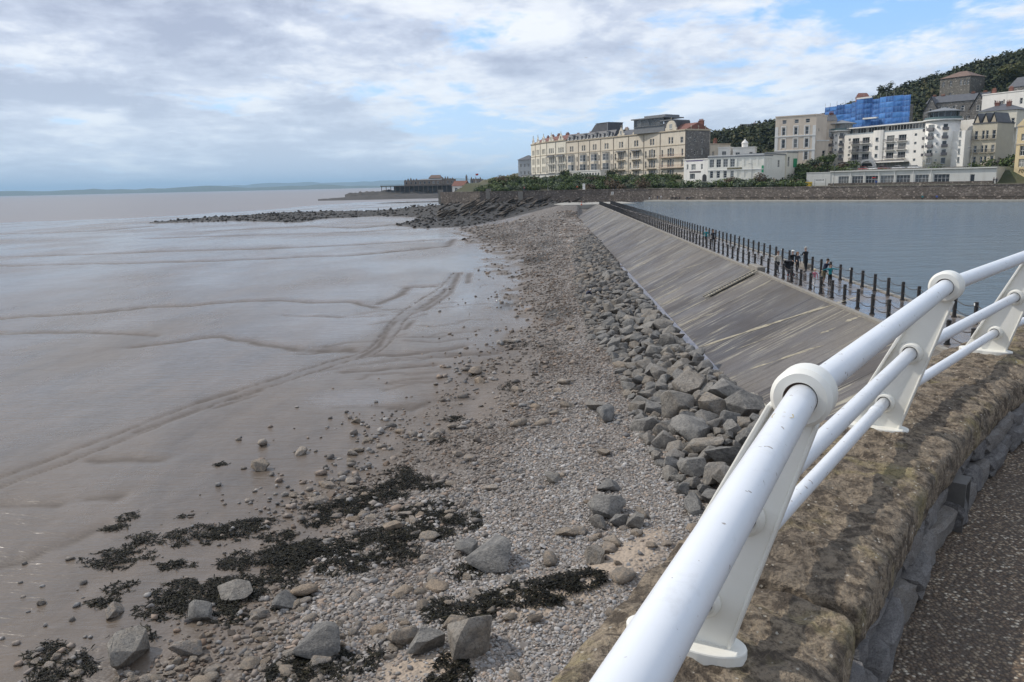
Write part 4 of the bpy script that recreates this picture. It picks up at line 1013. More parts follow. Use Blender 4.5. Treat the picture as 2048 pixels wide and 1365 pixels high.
# --- black bladder weed in tangled heaps
def seaweed():
    spots = []      # px, py, half size along x and y in metres, amount
    for px, py, a, b_, n in ((235, 1112, .75, .28, 260), (390, 1068, .7, .35, 260), (475, 1060, .75, .25, 220), (285, 1075, .5, .25, 120), (350, 1125, .4, .12, 90), (560, 1068, .3, .2, 110), (510, 1040, .55, .14, 110),
            (228, 1050, .28, .12, 70), (255, 1030, .22, .14, 60), (560, 1120, 1.3, .45, 620), (620, 1100, .9, .4, 420), (500, 1190, 1.1, .4, 520), (430, 1175, .7, .3, 260), (470, 1225, .35, .2, 90), (360, 1180, .55, .3, 200),
            (700, 1125, .6, .3, 170), (680, 1010, .9, .35, 330), (760, 985, .8, .4, 330), (820, 960, .6, .3, 210), (840, 1020, .8, .35, 330), (900, 1045, .7, .4, 330), (780, 1070, 1.0, .35, 360), (640, 1040, .45, .15, 110),
            (790, 1110, .6, .3, 150), (870, 970, .4, .15, 90), (1075, 1190, .75, .3, 300), (1145, 1172, .6, .2, 200), (930, 1215, .7, .3, 260), (900, 1345, .28, .3, 150), (620, 1335, .7, .3, 260), (260, 1268, .4, .18, 110), (90, 1300, .3, .2, 90), (130, 1330, .5, .3, 180),
            (240, 1170, .3, .15, 60), (340, 1210, .6, .25, 170), (935, 1140, .35, .2, 90), (440, 925, .18, .09, 40), (370, 1028, .2, .05, 25), (735, 1320, .3, .2, 60), (960, 1215, .5, .3, 90), (800, 940, .4, .2, 80), (205, 1200, .3, .12, 60), (905, 835, .35, .2, 60), (880, 880, .3, .2, 60), (950, 740, .3, .5, 50), (1100, 690, .8, .8, 80), (1040, 690, .5, .5, 50), (1020, 770, .4, .5, 60)):
        spots.append((px, py, a, b_, n))
    vs, fs, rn, o = [], [], [], 0
    for px, py, a, b_, n in spots:
        x0, y0, _ = V(px, py, .55); z0 = bz1(x0, y0); x0, y0, _ = V(px, py, z0+.1)
        n = int(n*5.0); an = nr_.random(n)*6.28; rr = np.sqrt(nr_.random(n))*1.4
        lump = fbm(np.cos(an)*rr*2.6+px, np.sin(an)*rr*2.6+py, 4, 6)
        ok = lump > .43+.05*rr; an, rr = an[ok], rr[ok]; n = len(an)
        X = x0+np.cos(an)*rr*a*1.15 + .25*(fbm(an*2, rr*3+px, 2, 8)-.5); Y = y0+np.sin(an)*rr*b_*2.0
        Z = beach_z(X, Y)+.05*pebble_mask(X, Y)+(.11*np.minimum(a, .9)*np.exp(-rr**2*1.4)+.02)*nr_.random(n)**.6
        for k in range(n):
            L = nr_.uniform(.07, .24); d = nr_.random()*6.28; wd = nr_.uniform(.010, .024); sg = 3
            dx, dy = math.cos(d), math.sin(d); cv = nr_.uniform(-1.2, 1.2)
            p = np.zeros((sg*2+2, 3)); cx__, cy__, cz = X[k], Y[k], Z[k]
            for j in range(sg+1):
                tw = nr_.uniform(-.5, .5)
                p[2*j] = (cx__-dy*wd, cy__+dx*wd, cz+tw*wd); p[2*j+1] = (cx__+dy*wd, cy__-dx*wd, cz-tw*wd)
                cx__ += dx*L/sg; cy__ += dy*L/sg; cz = cz + nr_.uniform(-.03, .022)
                d += cv/sg; dx, dy = math.cos(d), math.sin(d)
            p[:, 2] = np.maximum(p[:, 2], Z[k]-.06)
            vs.append(p); fs.append(np.array([[2*j, 2*j+1, 2*j+3, 2*j+2] for j in range(sg)])+o); o += len(p); rn.append(np.full(len(p), nr_.random()))
    m = mat_stuff('bladder_weed', [(.006, .006, .005), (.011, .011, .008), (.022, .019, .010), (.008, .008, .007), (.04, .034, .016)], 5.0, .55, .10)
    me = mesh_np('seaweed', np.vstack(vs), np.vstack(fs), m, False); attr(me, 'rnd', np.concatenate(rn))
    tag(link('seaweed', me), 'black bladder weed lying in tangled heaps between the stones', 'seaweed', kind='stuff')
seaweed()
# --- dark weed covered rocks of the platform and tilted slabs below the far wall
items = []
for it in range(9000):
    x = rg.uniform(-150, 16); y = rg.uniform(215, 352)
    items.append((x, y))
ax_ = np.array([q[0] for q in items]); ay_ = np.array([q[1] for q in items]); m_, h_ = platform(ax_, ay_)
kk = (m_ > .5); ax_, ay_, h_ = ax_[kk], ay_[kk], h_[kk]
M_WEEDROCK = mat_stuff('weed_covered_rock', [(.016, .014, .012), (.028, .024, .019), (.05, .041, .033), (.022, .02, .016), (.10, .085, .07)], .9, .8)
merged('platform_rocks', [(float(a), float(b), min(.9, .34*math.exp(rg.gauss(0, .5))), float(c)-.16) for a, b, c in zip(ax_, ay_, h_)], VLOW, M_WEEDROCK, 'dark weed covered rocks of the tidal platform below the far wall', 'rocks', None)
# ================================================================== the far shore: land
WPX = [P_ for P_ in WALL]
def wall_front(x, y):
    """distance landward of the far wall (positive behind it)"""
    path = off(WALL, 5.4); s = seg_dist(x, y, path)
    poly = [(5, 1400), (-8, 700), (-16, 420), (-40, 325)] + path + [(400, -40), (900, -40), (900, 1400)]
    return np.where(inside(x, y, poly), s, -s)
def land_z(x, y):
    x = np.asarray(x, float); y = np.asarray(y, float)
    d = wall_front(x, y)
    az = np.degrees(np.arctan2(x, y)); w = np.hypot(x, y)
    t = np.clip(d, 0, 700)
    rt = sstep(13, 16, az)
    z = 9.06 + 3.4*(sstep(9, 26, t)*(1-rt)+sstep(34, 44, t)*rt) + 1.6*sstep(30, 60, t)*sstep(8, 18, az)
    # the wooded hill, higher to the right
    hk = np.interp(az, [-8, 0, 4, 8, 9.5, 12, 15, 17.5, 20, 23, 27, 30, 34, 45], [0, 3, 6, 10, 17, 17, 19, 25, 34, 42, 50, 55, 60, 60])
    k = sstep(15, 18, az)
    z = z + hk*(sstep(98, 275, t)*k + sstep(72, 165, t)*(1-k))
    z = z + 1.2*(fbm(x*.03, y*.03, 4, 140)-.5)*sstep(5, 30, t)
    return z
def build_land():
    az = np.radians(np.concatenate([np.linspace(-9, 34, 240), np.linspace(34.5, 60, 40)])); r = np.concatenate([np.linspace(190, 420, 150), np.geomspace(424, 1500, 60)])
    a, q = np.meshgrid(az, r, indexing='ij'); x = q*np.sin(a); y = q*np.cos(a)
    d = wall_front(x, y); z = np.where(d > .3, land_z(x, y), 1.0)
    # squeeze the rows that fall in front of the wall so the sheet starts at its back
    v = np.stack([x, y, z], -1).reshape(-1, 3); f = grid_faces(*x.shape)
    ok = (d.reshape(-1) > .2)[f].all(1); f = f[ok][:, ::-1]
    me = mesh_np('hillside', v, f, pm('hill_turf', (.045, .055, .022), (.09, .08, .045), .08, .95))
    tag(link('hillside', me), 'grassy and wooded hillside behind the promenade', 'hillside', kind='structure')
build_land()
wallrun('upper_promenade', off(fine(WALL, 6), 5.75), [(0, 9.10), (8.5, 9.14)], M_PROM, 'promenade along the top of the far wall', 'promenade', 'structure')
# green and brown headland beyond the terrace
def mound(name, px0, px1, w, tops, mat, label, depth=60, base=2.0, kind='structure', zn=1.5):
    n = 60; v = []; pxs = np.linspace(px0, px1, n); zt = np.array([Zat(p, np.interp(p, [a for a, b in tops], [b for a, b in tops]), w) for p in pxs])
    zt = zt+zn*(fbm(pxs*.25, pxs*0+w, 4, 3)-.5)
    prof = [(-1.0, 0), (-.6, .35), (-.3, .7), (-.1, .94), (0, 1), (.3, .8), (1, 0)]
    for p, z in zip(pxs, zt):
        for a, k in prof:
            q = P(p, w+a*depth, 0); v.append((q[0], q[1], base+(z-base)*k + zn*.5*(vn(p*.5, a*9, 4)-.5)*k))
    k = len(prof); me = mesh_np(name, np.array(v), grid_faces(n, k)[:, ::-1], mat)
    return tag(link(name, me), label, 'terrain', kind=kind)
mound('headland', 948, 1080, 452, [(948, 371), (965, 362), (985, 356), (1040, 347), (1080, 345)], pm('headland_scrub', (.07, .07, .035), (.12, .10, .06), .15, .95), 'low brown green headland running down to the old pier')
M_HILL = pm('distant_fields', (.045, .06, .035), (.085, .09, .05), .0012, 1.0)
mound('far_coast_hills', -600, 1060, 9000, [(-600, 381), (-200, 380), (0, 384), (60, 383), (120, 382), (150, 380), (260, 379), (330, 378), (400, 372), (440, 371.5), (480, 375), (560, 374), (640, 370), (700, 373), (820, 372), (1060, 369)], M_HILL, 'blue hazy hills of the far coast across the water', 1500, -5, zn=26)
mound('far_mountain_ridge', 100, 1100, 16000, [(100, 384), (300, 381), (480, 371), (560, 366), (620, 364), (690, 366), (760, 362), (860, 358.5), (940, 357), (1020, 360), (1100, 362)], M_HILL, 'faint mountain ridge beyond the far coast', 2500, -5, zn=40)

# ================================================================== buildings
M_STONE_C = pm('cream_ashlar', (.67, .60, .485), (.59, .52, .415), .35, .85, stain=((.36, .31, .24), .8, .45))
M_CREAMP = pm('cream_render', (.74, .69, .57), (.67, .62, .51), .3, .8, stain=((.45, .41, .34), .9, .35))
M_WHITEP = pm('white_render', (.79, .76, .70), (.72, .69, .635), .3, .75, stain=((.48, .47, .44), .8, .35))
M_BEIGE = pm('beige_render', (.62, .53, .43), (.57, .485, .39), .3, .8, stain=((.34, .29, .24), .9, .35))
M_GREYR = mat_rubble('grey_rubble_house', (.13, .122, .112), (.18, .168, .155), (.23, .215, .195), 1.6, .03)
M_SLATE = pm('slate', (.075, .076, .085), (.11, .11, .115), .9, .6, stain=((.05, .05, .05), 2, .4))
M_REDT = pm('red_tile', (.20, .085, .06), (.15, .065, .05), .9, .8)
M_BRNT = pm('brown_tile', (.19, .125, .095), (.14, .095, .075), .9, .85)
M_TRIM = pm('white_trim', (.72, .71, .67), (.62, .61, .58), 1.0, .6)
M_STRIM = pm('stone_trim', (.50, .43, .32), (.38, .32, .24), .8, .85)
M_IRON = pm('black_iron', (.02, .02, .022), (.03, .028, .026), 3, .5)
M_LEAD = pm('grey_lead', (.22, .225, .23), (.17, .175, .18), 1, .6)
M_POT = pm('terracotta_pot', (.33, .15, .09), (.26, .12, .08), 3, .85)
M_PIPE = pm('dark_pipe', (.10, .065, .05), (.08, .06, .05), 2, .7)
def mat_glass():
    m, t, b = new_mat('window_glass'); ri = node(t, 'ShaderNodeObjectInfo').outputs['Random']
    c = ramp(t, ri, [(0, (.012, .015, .018)), (.45, (.03, .035, .04)), (.62, (.10, .10, .10)), (.8, (.30, .30, .28)), (1, (.05, .055, .06))])
    setin(t, b, 'Base Color', c); setin(t, b, 'Roughness', .06); setin(t, b, 'Specular IOR Level', .6); return m
M_GLASS = mat_glass()
WC = {}
def win_mesh(w, h, fm, bars, fw):
    k = (round(w, 2), round(h, 2), fm.name, bars, fw)
    if k not in WC:
        q = MB(); d = .09
        q.bb(0, fw, 0, d, 0, h); q.bb(w-fw, w, 0, d, 0, h); q.bb(fw, w-fw, 0, d, 0, fw); q.bb(fw, w-fw, 0, d, h-fw, h)
        nx, nz = bars
        for i in range(1, nx): q.bb(w*i/nx-fw*.4, w*i/nx+fw*.4, .01, d-.01, fw, h-fw)
        for i in range(1, nz): q.bb(fw, w-fw, .015, d-.015, h*i/nz-fw*.35, h*i/nz+fw*.35)
        q.bb(-.08, w+.08, -.14, d, -.12, -.002)
        o = q.build('tmp', fm); a = o.data; bpy.data.objects.remove(o)
        q = MB(); q.add([(fw*.5, .055, fw*.5), (w-fw*.5, .055, fw*.5), (w-fw*.5, .055, h-fw*.5), (fw*.5, .055, h-fw*.5)], [(0, 1, 2, 3)])
        o = q.build('tmp', M_GLASS); g = o.data; bpy.data.objects.remove(o); WC[k] = (a, g)
    return WC[k]
def window(parent, x, y, z, w, h, rz=0.0, fm=None, bars=(2, 2), fw=.09, name='window'):
    a, g = win_mesh(w, h, fm or M_TRIM, bars, fw)
    o = link(name, a, parent, (x, y, z), rz); link('pane', g, o); return o
def wall_open(parent, W, H, ops, mat, loc=(0, 0, 0), rz=0.0, z0=0.0, rev=.22, name='wall', x0=0.0, fm=None, bars=(2, 2), fw=.11):
    """one wall with real openings and a window set in each; ops = (x, z, w, h[, bars])"""
    us = sorted({x0, W} | {o[0] for o in ops} | {o[0]+o[2] for o in ops}); vs = sorted({z0, H} | {o[1] for o in ops} | {o[1]+o[3] for o in ops})
    us = [u for u in us if x0 <= u <= W]; vs = [v for v in vs if z0 <= v <= H]
    q = MB()
    for a, b in zip(us[:-1], us[1:]):
        for c, d in zip(vs[:-1], vs[1:]):
            mx, mz = (a+b)/2, (c+d)/2
            if any(o[0] < mx < o[0]+o[2] and o[1] < mz < o[1]+o[3] for o in ops): continue
            q.add([(a, 0, c), (b, 0, c), (b, 0, d), (a, 0, d)], [(0, 1, 2, 3)])
    for o in ops:
        a, c, b, d = o[0], o[1], o[0]+o[2], o[1]+o[3]
        q.add([(a, 0, c), (b, 0, c), (b, 0, d), (a, 0, d), (a, rev+.1, c), (b, rev+.1, c), (b, rev+.1, d), (a, rev+.1, d)], [(0, 4, 5, 1), (1, 5, 6, 2), (2, 6, 7, 3), (3, 7, 4, 0)])
    q.build(name, mat, parent, loc, rz)
    c_, s_ = math.cos(rz), math.sin(rz)
    for o in ops:
        lx, ly = o[0], rev
        window(parent, loc[0]+lx*c_-ly*s_, loc[1]+lx*s_+ly*c_, loc[2]+o[1], o[2], o[3], rz, fm, o[4] if len(o) > 4 else bars, fw)
def shell(parent, W, D, H, mat, z0=0.0, front=False):
    """the sides and back of a house"""
    q = MB(); q.add([(0, 0, z0), (0, D, z0), (W, D, z0), (W, 0, z0), (0, 0, H), (0, D, H), (W, D, H), (W, 0, H)], [(1, 0, 4, 5), (2, 1, 5, 6), (3, 2, 6, 7), (4, 7, 6, 5)])
    q.build('wall', mat, parent)
def gable_roof(parent, W, D, z, rise, mat, ov=.3, hip=0.0, name='roof', y0=0.0):
    q = MB(); a = [(-ov, y0-ov, z), (W+ov, y0-ov, z), (W+ov, y0+D+ov, z), (-ov, y0+D+ov, z), (hip-ov*(hip == 0), y0+D/2, z+rise), (W-hip+ov*(hip == 0), y0+D/2, z+rise)]
    q.add(a, [(0, 1, 5, 4), (2, 3, 4, 5), (1, 2, 5), (3, 0, 4), (3, 2, 1, 0)]); return q.build(name, mat, parent)
def chimney(parent, x, y, z, w=1.5, d=.7, h=1.8, mat=None, pots=3):
    q = MB(); q.bb(-w/2, w/2, -d/2, d/2, 0, h); q.bb(-w/2-.1, w/2+.1, -d/2-.1, d/2+.1, h, h+.18); o = q.build('chimney', mat or M_STRIM, parent, (x, y, z))
    for i in range(pots):
        q = MB(); q.tube([(0, 0, 0), (0, 0, .6)], [.15, .12], 8); q.build('pot', M_POT, o, ((i-(pots-1)/2)*w/pots, 0, h+.18))
def balcony(parent, x, z, w, d=.9, mat=None, slab=None, y=0.0, h=1.0, n=9, rz=0.0):
    q = MB(); q.bb(0, w, -d, 0, -.14, 0); o = q.build('balcony', slab or M_STRIM, parent, (x, y, z), rz)
    r = MB(); r.bb(0, w, -d, -d+.06, h-.07, h); r.bb(0, .05, -d, 0, h-.07, h); r.bb(w-.05, w, -d, 0, h-.07, h); r.bb(0, w, -d, -d+.05, .05, .12)
    for i in range(n+1):
        u = i*(w-.05)/n; r.bb(u, u+.05, -d+.005, -d+.045, .1, h-.05)
    r.build('balcony_rail', mat or M_IRON, o)
def cornice(parent, x0, x1, z, h=.35, out=.3, mat=None, name='cornice', y=0.0):
    q = MB(); q.bb(x0, x1, y-out, y+.02, z, z+h); q.bb(x0, x1, y-out*.6, y+.02, z-h*.5, z-.003); q.build(name, mat or M_STRIM, parent)
def arch_gable(parent, xc, z, w, h, mat, style, fm=None):
    """a curved or stepped gable standing on the cornice"""
    if style == 'arch': pts = [(-w/2, 0), (w/2, 0), (w/2, h*.25)]+[(w*.42*math.cos(a), h*.3+h*.62*math.sin(a)) for a in np.linspace(0, math.pi, 13)]+[(-w/2, h*.25)]
    elif style == 'curl': pts = [(-w/2, 0), (w/2, 0), (w*.47, h*.18), (w*.30, h*.32), (w*.27, h*.55), (w*.12, h*.74), (0, h), (-w*.12, h*.74), (-w*.27, h*.55), (-w*.30, h*.32), (-w*.47, h*.18)]
    else: pts = [(-w/2, 0), (w/2, 0), (w*.40, h*.30), (0, h), (-w*.40, h*.30)]
    q = MB(); q.plate(pts, -.12, .35); o = q.build('gable', mat, parent, (xc, 0, z))
    ww = w*.24; q2 = window(parent, xc-ww/2, -.20, z+h*.18, ww, h*.42, 0, fm, (2, 1), .08)
    q = MB(); q.tube([(0, 0, 0), (0, 0, .3), (0, 0, .45), (0, 0, .9)], [.10, .10, .2, .02], 8); q.build('finial', M_STRIM, parent, (xc, .1, z+h-.05))
def canted_bay(parent, xc, z0, z1, w, d, mat, rows, fm=None, roofm=None):
    wf = w*.56; pl = [(-w/2, 0), (-wf/2, -d), (wf/2, -d), (w/2, 0)]
    q = MB(); q.prism([(-w/2, .05), (w/2, .05), (wf/2, -d+.3), (-wf/2, -d+.3)], z0, z1); o = q.build('bay', mat, parent, (xc, 0, 0))
    for (za, zb) in [(z0, rows[0][0])]+[(a[1], b[0]) for a, b in zip(rows[:-1], rows[1:])]+[(rows[-1][1], z1)]:
        q = MB(); q.prism([(-w/2-.05, .04), (-wf/2-.03, -d), (wf/2+.03, -d), (w/2+.05, .04)], za, zb); q.build('bay_band', mat, parent, (xc, 0, 0))
    ang = math.atan2(d, (w-wf)/2); sl_ = math.hypot(d, (w-wf)/2)
    for za, zb in rows:
        window(parent, xc-wf/2+.05, -d+.08, za, wf-.1, zb-za, 0, fm, (3, 2), .10)
        window(parent, xc-w/2+.05, -.02, za, sl_-.1, zb-za, -ang, fm, (1, 2), .10); window(parent, xc+wf/2+.06, -d+.12, za, sl_-.1, zb-za, ang, fm, (1, 2), .10)
    q = MB(); q.prism([(-w/2-.15, .04), (-wf/2-.1, -d-.15), (wf/2+.1, -d-.15), (w/2+.15, .04)], z1, z1+.2); q.build('bay_roof', roofm or M_LEAD, parent, (xc, 0, 0))
def site(pL, wL, pR, wR):
    a = P(pL, wL, 0); b = P(pR, wR, 0); return a, b, math.hypot(b[0]-a[0], b[1]-a[1]), facing(a, b)

# ---- the long terrace
TB = [1368.6, 1318.8, 1286.6, 1256.3, 1227, 1201.6, 1179.8, 1157.7, 1133.3]
def on_line(pA, wA, pB, wB, px):
    t = (px*wA-pA*wA)/((px*wA-pA*wA)-(px*wB-pB*wB)) if True else 0
    return (1-t)*wA+t*wB
def wline(px, pA=1368.6, wA=300.0, pB=1133.3, wB=370.0):
    # px*w is linear along the line
    t = (pA*wA-px*wA)/((pA-px)*wA-(pB-px)*wB); return wA+t*(wB-wA)
TERR = [(p, wline(p)) for p in TB]+[(1112.8, 377.5), (1095.2, 385), (1082.5, 393), (1072.7, 401), (1064, 409)]
LAB_T = ['cream stone terrace house at the grey stone end with arched gable and red balconies', 'cream terrace house with pointed gable, second from the grey end wall', 'cream terrace house with curled stone gable and white balcony, third from the end wall', 'cream terrace house with curled gable and dark canopy balcony, fourth from the end wall',
         'buff dormer terrace house with tall bay, nearest the gabled houses', 'buff dormer terrace house with tall bay behind the white conservatory', 'buff dormer terrace house beneath the dark rooftop block', 'buff dormer terrace house adjoining the cream curved end',
         'cream terrace house with grey canopied balcony next to the buff houses', 'cream terrace house with grey canopied balcony, second in the curve', 'cream house in the middle of the curved terrace end', 'narrow looking cream house near the far curved end', 'last cream house at the far end of the terrace']
random.seed(4)
for i in range(13):
    (pr, wr), (pl, wl) = TERR[i], TERR[i+1]
    a, b, W, rz = site(pl, wl, pr, wr); z0 = 11.6; zc = 30.0 if i < 8 else 30.8
    h = empty('terraced_house', (a[0], a[1], z0), rz, LAB_T[i], 'house', 'houses of the long terrace')
    H = zc-z0; D = 12.0; lv = [(1.7, 2.6), (5.3, 2.8), (9.2, 2.9), (13.9, 2.4)]
    if i < 4:
        M_ = M_STONE_C; ops = []
        xc = W*.5 if i else W*.42
        for k, (zz, hh) in enumerate(lv):
            if k == 3: ops += [(xc-1.35, zz, 1.1, hh, (1, 2)), (xc+.25, zz, 1.1, hh, (1, 2))]
            else: ops += [(xc-1.9, zz, 1.0, hh, (1, 2)), (xc-.7, zz, 1.4, hh+.25, (2, 2)), (xc+.9, zz, 1.0, hh, (1, 2))]
            if k < 3: ops += [(.7, zz, .95, hh-.3, (1, 2))]
        if i == 0: ops += [(W-3.0, lv[3][0], 1.6, 2.2, (2, 2)), (W-2.3, lv[2][0], .95, 2.6, (1, 2)), (W-2.3, lv[1][0], .95, 2.4, (1, 2))]
        wall_open(h, W, H, ops, M_)
        col = [pm('red_balcony', (.30, .10, .07), (.22, .08, .06), 2, .7), M_IRON, M_TRIM, M_IRON][i]
        for zz in (lv[1][0]-.35, lv[2][0]-.35): balcony(h, .5 if i == 0 else xc-3.0, zz, W-1.0 if i == 0 else 6.0, 1.1, col, M_STRIM, n=16)
        if i in (2, 3):
            q = MB(); q.add([(xc-3.1, -.02, lv[2][0]+3.5), (xc+3.1, -.02, lv[2][0]+3.5), (xc+3.3, -1.3, lv[2][0]+2.9), (xc-3.3, -1.3, lv[2][0]+2.9)], [(0, 1, 2, 3), (3, 2, 1, 0)]); q.build('canopy', M_LEAD, h)
        arch_gable(h, xc, H+.34, 4.6 if i else 6.4, 3.4 if i else 4.0, M_, ['arch', 'point', 'curl', 'curl'][i])
        gable_roof(h, W, D, H+.3, 2.6, M_REDT if i == 0 else M_SLATE, 0, name='roof')
    elif i < 8:
        M_ = M_STONE_C; xc = W*.45
        ops = [(xc-1.4, lv[3][0], 1.15, 2.4, (1, 2)), (xc+.25, lv[3][0], 1.15, 2.4, (1, 2)), (W-1.7, lv[2][0], .9, 2.4, (1, 2)), (W-1.7, lv[1][0], .9, 2.4, (1, 2)), (W-1.9, lv[0][0], 1.1, 2.4, (1, 2))]
        wall_open(h, W, H, ops, M_)
        canted_bay(h, xc, .0, lv[2][0]+3.3, 4.4, 1.3, M_, [(zz+.1, zz+hh) for zz, hh in lv[:3]])
        q = MB(); q.add([(0, 0, H+.36), (W, 0, H+.36), (W, 1.6, H+3.2), (0, 1.6, H+3.2), (W, D, H+3.2), (0, D, H+3.2), (W, D, H), (0, D, H)], [(0, 1, 2, 3), (3, 2, 4, 5), (5, 4, 6, 7), (1, 6, 4, 2), (0, 3, 5, 7)]); q.build('mansard_roof', M_SLATE, h)
        for xd, big in ((W*.2, 0), (W*.52, 1), (W*.83, 0)):
            wd = 1.9 if big else 1.2; hd = 2.5 if big else 1.8
            dm_ = MB(); dm_.plate([(-wd/2, 0), (wd/2, 0), (wd/2, hd*.6)]+[(wd/2*math.cos(t_), hd*.6+hd*.4*math.sin(t_)) for t_ in np.linspace(0, math.pi, 9)][1:-1]+[(-wd/2, hd*.6)], 0, 1.7)
            d_ = dm_.build('dormer', M_SLATE, h, (xd, .05, H+.4)); window(h, xd-wd*.33, -.06, H+.65, wd*.66, hd*.62, 0, M_TRIM, (2, 1), .10)
        if i in (4, 6): balcony(h, xc-2.2, lv[1][0]-.3, 4.4, 1.6, M_IRON, M_STRIM)
    else:
        M_ = M_CREAMP; ops = []; xc = W*.5
        for k, (zz, hh) in enumerate(lv):
            ops += [(xc-2.2, zz, 1.0, hh, (1, 2)), (xc-.6, zz, 1.2, hh, (2, 2)), (xc+1.2, zz, 1.0, hh, (1, 2))]
        wall_open(h, W, H, ops, M_)
        if i in (8, 9):
            for zz in (lv[2][0]-.3, lv[1][0]-.3): balcony(h, xc-3.2, zz, 6.4, 1.3, M_IRON, M_TRIM)
            q = MB(); q.add([(xc-2.9, -.02, lv[2][0]+3.9), (xc+2.9, -.02, lv[2][0]+3.9), (xc+3.4, -1.5, lv[2][0]+2.9), (xc-3.4, -1.5, lv[2][0]+2.9)], [(0, 1, 2, 3), (3, 2, 1, 0)]); q.build('canopy', M_LEAD, h)
            for u in (-3.1, -1.05, 1.05, 3.0):
                q = MB(); q.bb(xc+u, xc+u+.12, -1.35, -1.23, lv[1][0]-.2, lv[2][0]+2.95); q.build('veranda_post', M_TRIM, h)
        else: balcony(h, .3, lv[0][0]+2.75, W-.6, 1.2, M_IRON, M_TRIM)
        arch_gable(h, xc, H+.34, 4.2, 3.2, M_, 'curl'); gable_roof(h, W, D, H+.3, 2.7, M_REDT, 0)
    if i == 0:
        # grey rubble end wall with a few windows
        q = MB(); q.add([(0, 0, 0), (0, D, 0), (0, D, H), (0, 0, H)], [(0, 1, 2, 3)]); q.build('wall', M_, h)
        q = MB(); q.bb(0, W, D-.3, D, 0, H); q.build('wall', M_, h)
        wall_open(h, D, H, [(4.2, 14.2, .8, 1.8, (1, 2)), (7.6, 14.0, 1.0, 2.2, (1, 2)), (7.6, 9.6, 1.0, 2.2, (1, 2)), (7.6, 5.4, 1.0, 2.2, (1, 2)), (4.2, 9.6, .8, 1.6, (1, 2))], M_GREYR, (W, 0, 0), math.pi/2, name='end_wall')
        q = MB(); q.bb(W-.03, W+.28, 0, D, H-.1, H+.45); q.build('parapet', M_STRIM, h)
        for yy in (2.5, 6, 9.5):
            q = MB(); q.tube([(0, 0, 0), (0, 0, .5), (0, 0, .8), (0, 0, 1.5)], [.14, .14, .25, .03], 8); q.build('finial', M_STRIM, h, (W, yy, H+.4))
        chimney(h, W-1.2, D*.7, H+1.2, 2.4, .8, 2.2, M_REDT, 5)
    else:
        shell(h, W, D, H, M_)
    cornice(h, 0, W, H-.02, .38, .35); cornice(h, 0, W, lv[3][0]-.7, .22, .15, name='string_course'); cornice(h, 0, W, lv[1][0]-.9, .2, .12, name='string_course')
    q = MB(); q.tube([(0, -.1, .2), (0, -.1, H)], .09, 6); q.build('downpipe', M_PIPE, h, (W-.05, 0, 0))
    chimney(h, .2, D*.55, H+2.0, 2.2, .8, 1.5, M_STRIM if i < 8 else M_REDT, 4)
# rooftop additions behind the terrace ridge
def roof_block():
    a, b, W, rz = site(1258, 322, 1333, 306)
    g = empty('rooftop_glasshouse', (a[0], a[1], 30.2), rz, 'modern glazed rooftop room with grey flat roof above the terrace', 'penthouse')
    q = MB(); q.bb(0, W, 6, 13, 0, 3.2); q.build('core', M_LEAD, g)
    q = MB(); q.bb(-.8, W*.82, 1.5, 13, 5.3, 5.7); q.bb(W*.2, W*.75, 4, 12, 5.7, 6.6); q.bb(W*.7, W+.2, 2, 12, 3.9, 4.3); q.build('roof', M_LEAD, g)
    n = 8
    for k in range(n): window(g, .2+k*W*.78/n, 2.2, 2.6, W*.78/n-.1, 2.65, 0, M_LEAD, (1, 1), .07)
    q = MB(); q.bb(0, W*.8, 2.4, 13, 0, 2.55); q.build('wall', M_LEAD, g)
    q = MB(); q.prism([(W*.80, 2.3), (W*1.02, 2.3), (W*1.02, 12), (W*.80, 12)], 0, 3.85); q.build('slate_side', M_SLATE, g)
    a, b, W, rz = site(1167, 358, 1208, 345)
    g = empty('rooftop_slate_block', (a[0], a[1], 31.0), rz, 'dark slate clad block with sloping side on the terrace roof', 'rooftop block')
    q = MB(); q.plate([(0, 0), (W, 0), (W, 5.6), (W*.48, 5.6), (W*.40, 5.2)], 2, 10); q.build('slate_box', M_SLATE, g)
    q = MB(); q.bb(W*.44, W+.15, 1.8, 10.2, 5.6, 5.8); q.bb(W-.3, W+.15, 1.8, 2.0, 0, 5.6); q.build('roof_edge', M_LEAD, g)
roof_block()
def low_house(name, pl, wl, pr, wr, z0, z1, D, ops, mat, label, cat='house', roof=('hip', 2.0), rmat=None, side=None, group=None, bars=(2, 2), fm=None, chim=(), fw=.11):
    a, b, W, rz = site(pl, wl, pr, wr); h = empty(name, (a[0], a[1], z0), rz, label, cat, group); H = z1-z0
    wall_open(h, W, H, [(o[0]*W, o[1], o[2], o[3])+tuple(o[4:]) for o in ops], mat, fm=fm, bars=bars, fw=fw)
    if side: 
        q = MB(); q.add([(0, 0, 0), (0, D, 0), (0, D, H), (0, 0, H), (W, D, 0), (W, D, H)], [(1, 0, 3, 2), (4, 1, 2, 5)]); q.build('wall', mat, h)
        wall_open(h, D, H, side, mat, (W, 0, 0), math.pi/2, fm=fm, bars=bars)
    else: shell(h, W, D, H, mat)
    q = MB(); q.bb(0, W, .02, D-.02, -4, -.002); q.build('plinth', mat, h)
    k, rise = roof
    if k == 'hip': gable_roof(h, W, D, H+.01, rise, rmat or M_SLATE, .45, min(D, W)*.45)
    elif k == 'gable': gable_roof(h, W, D, H+.01, rise, rmat or M_SLATE, .3)
    else:
        q = MB(); q.bb(-.15, W+.15, -.2, D+.15, H+.004, H+.35); q.build('parapet', rmat or M_LEAD, h)
    for cx_, cy_ in chim: chimney(h, cx_*W, cy_*D, H+rise*.4, 1.5, .7, 1.9, M_REDT)
    return h, W, H
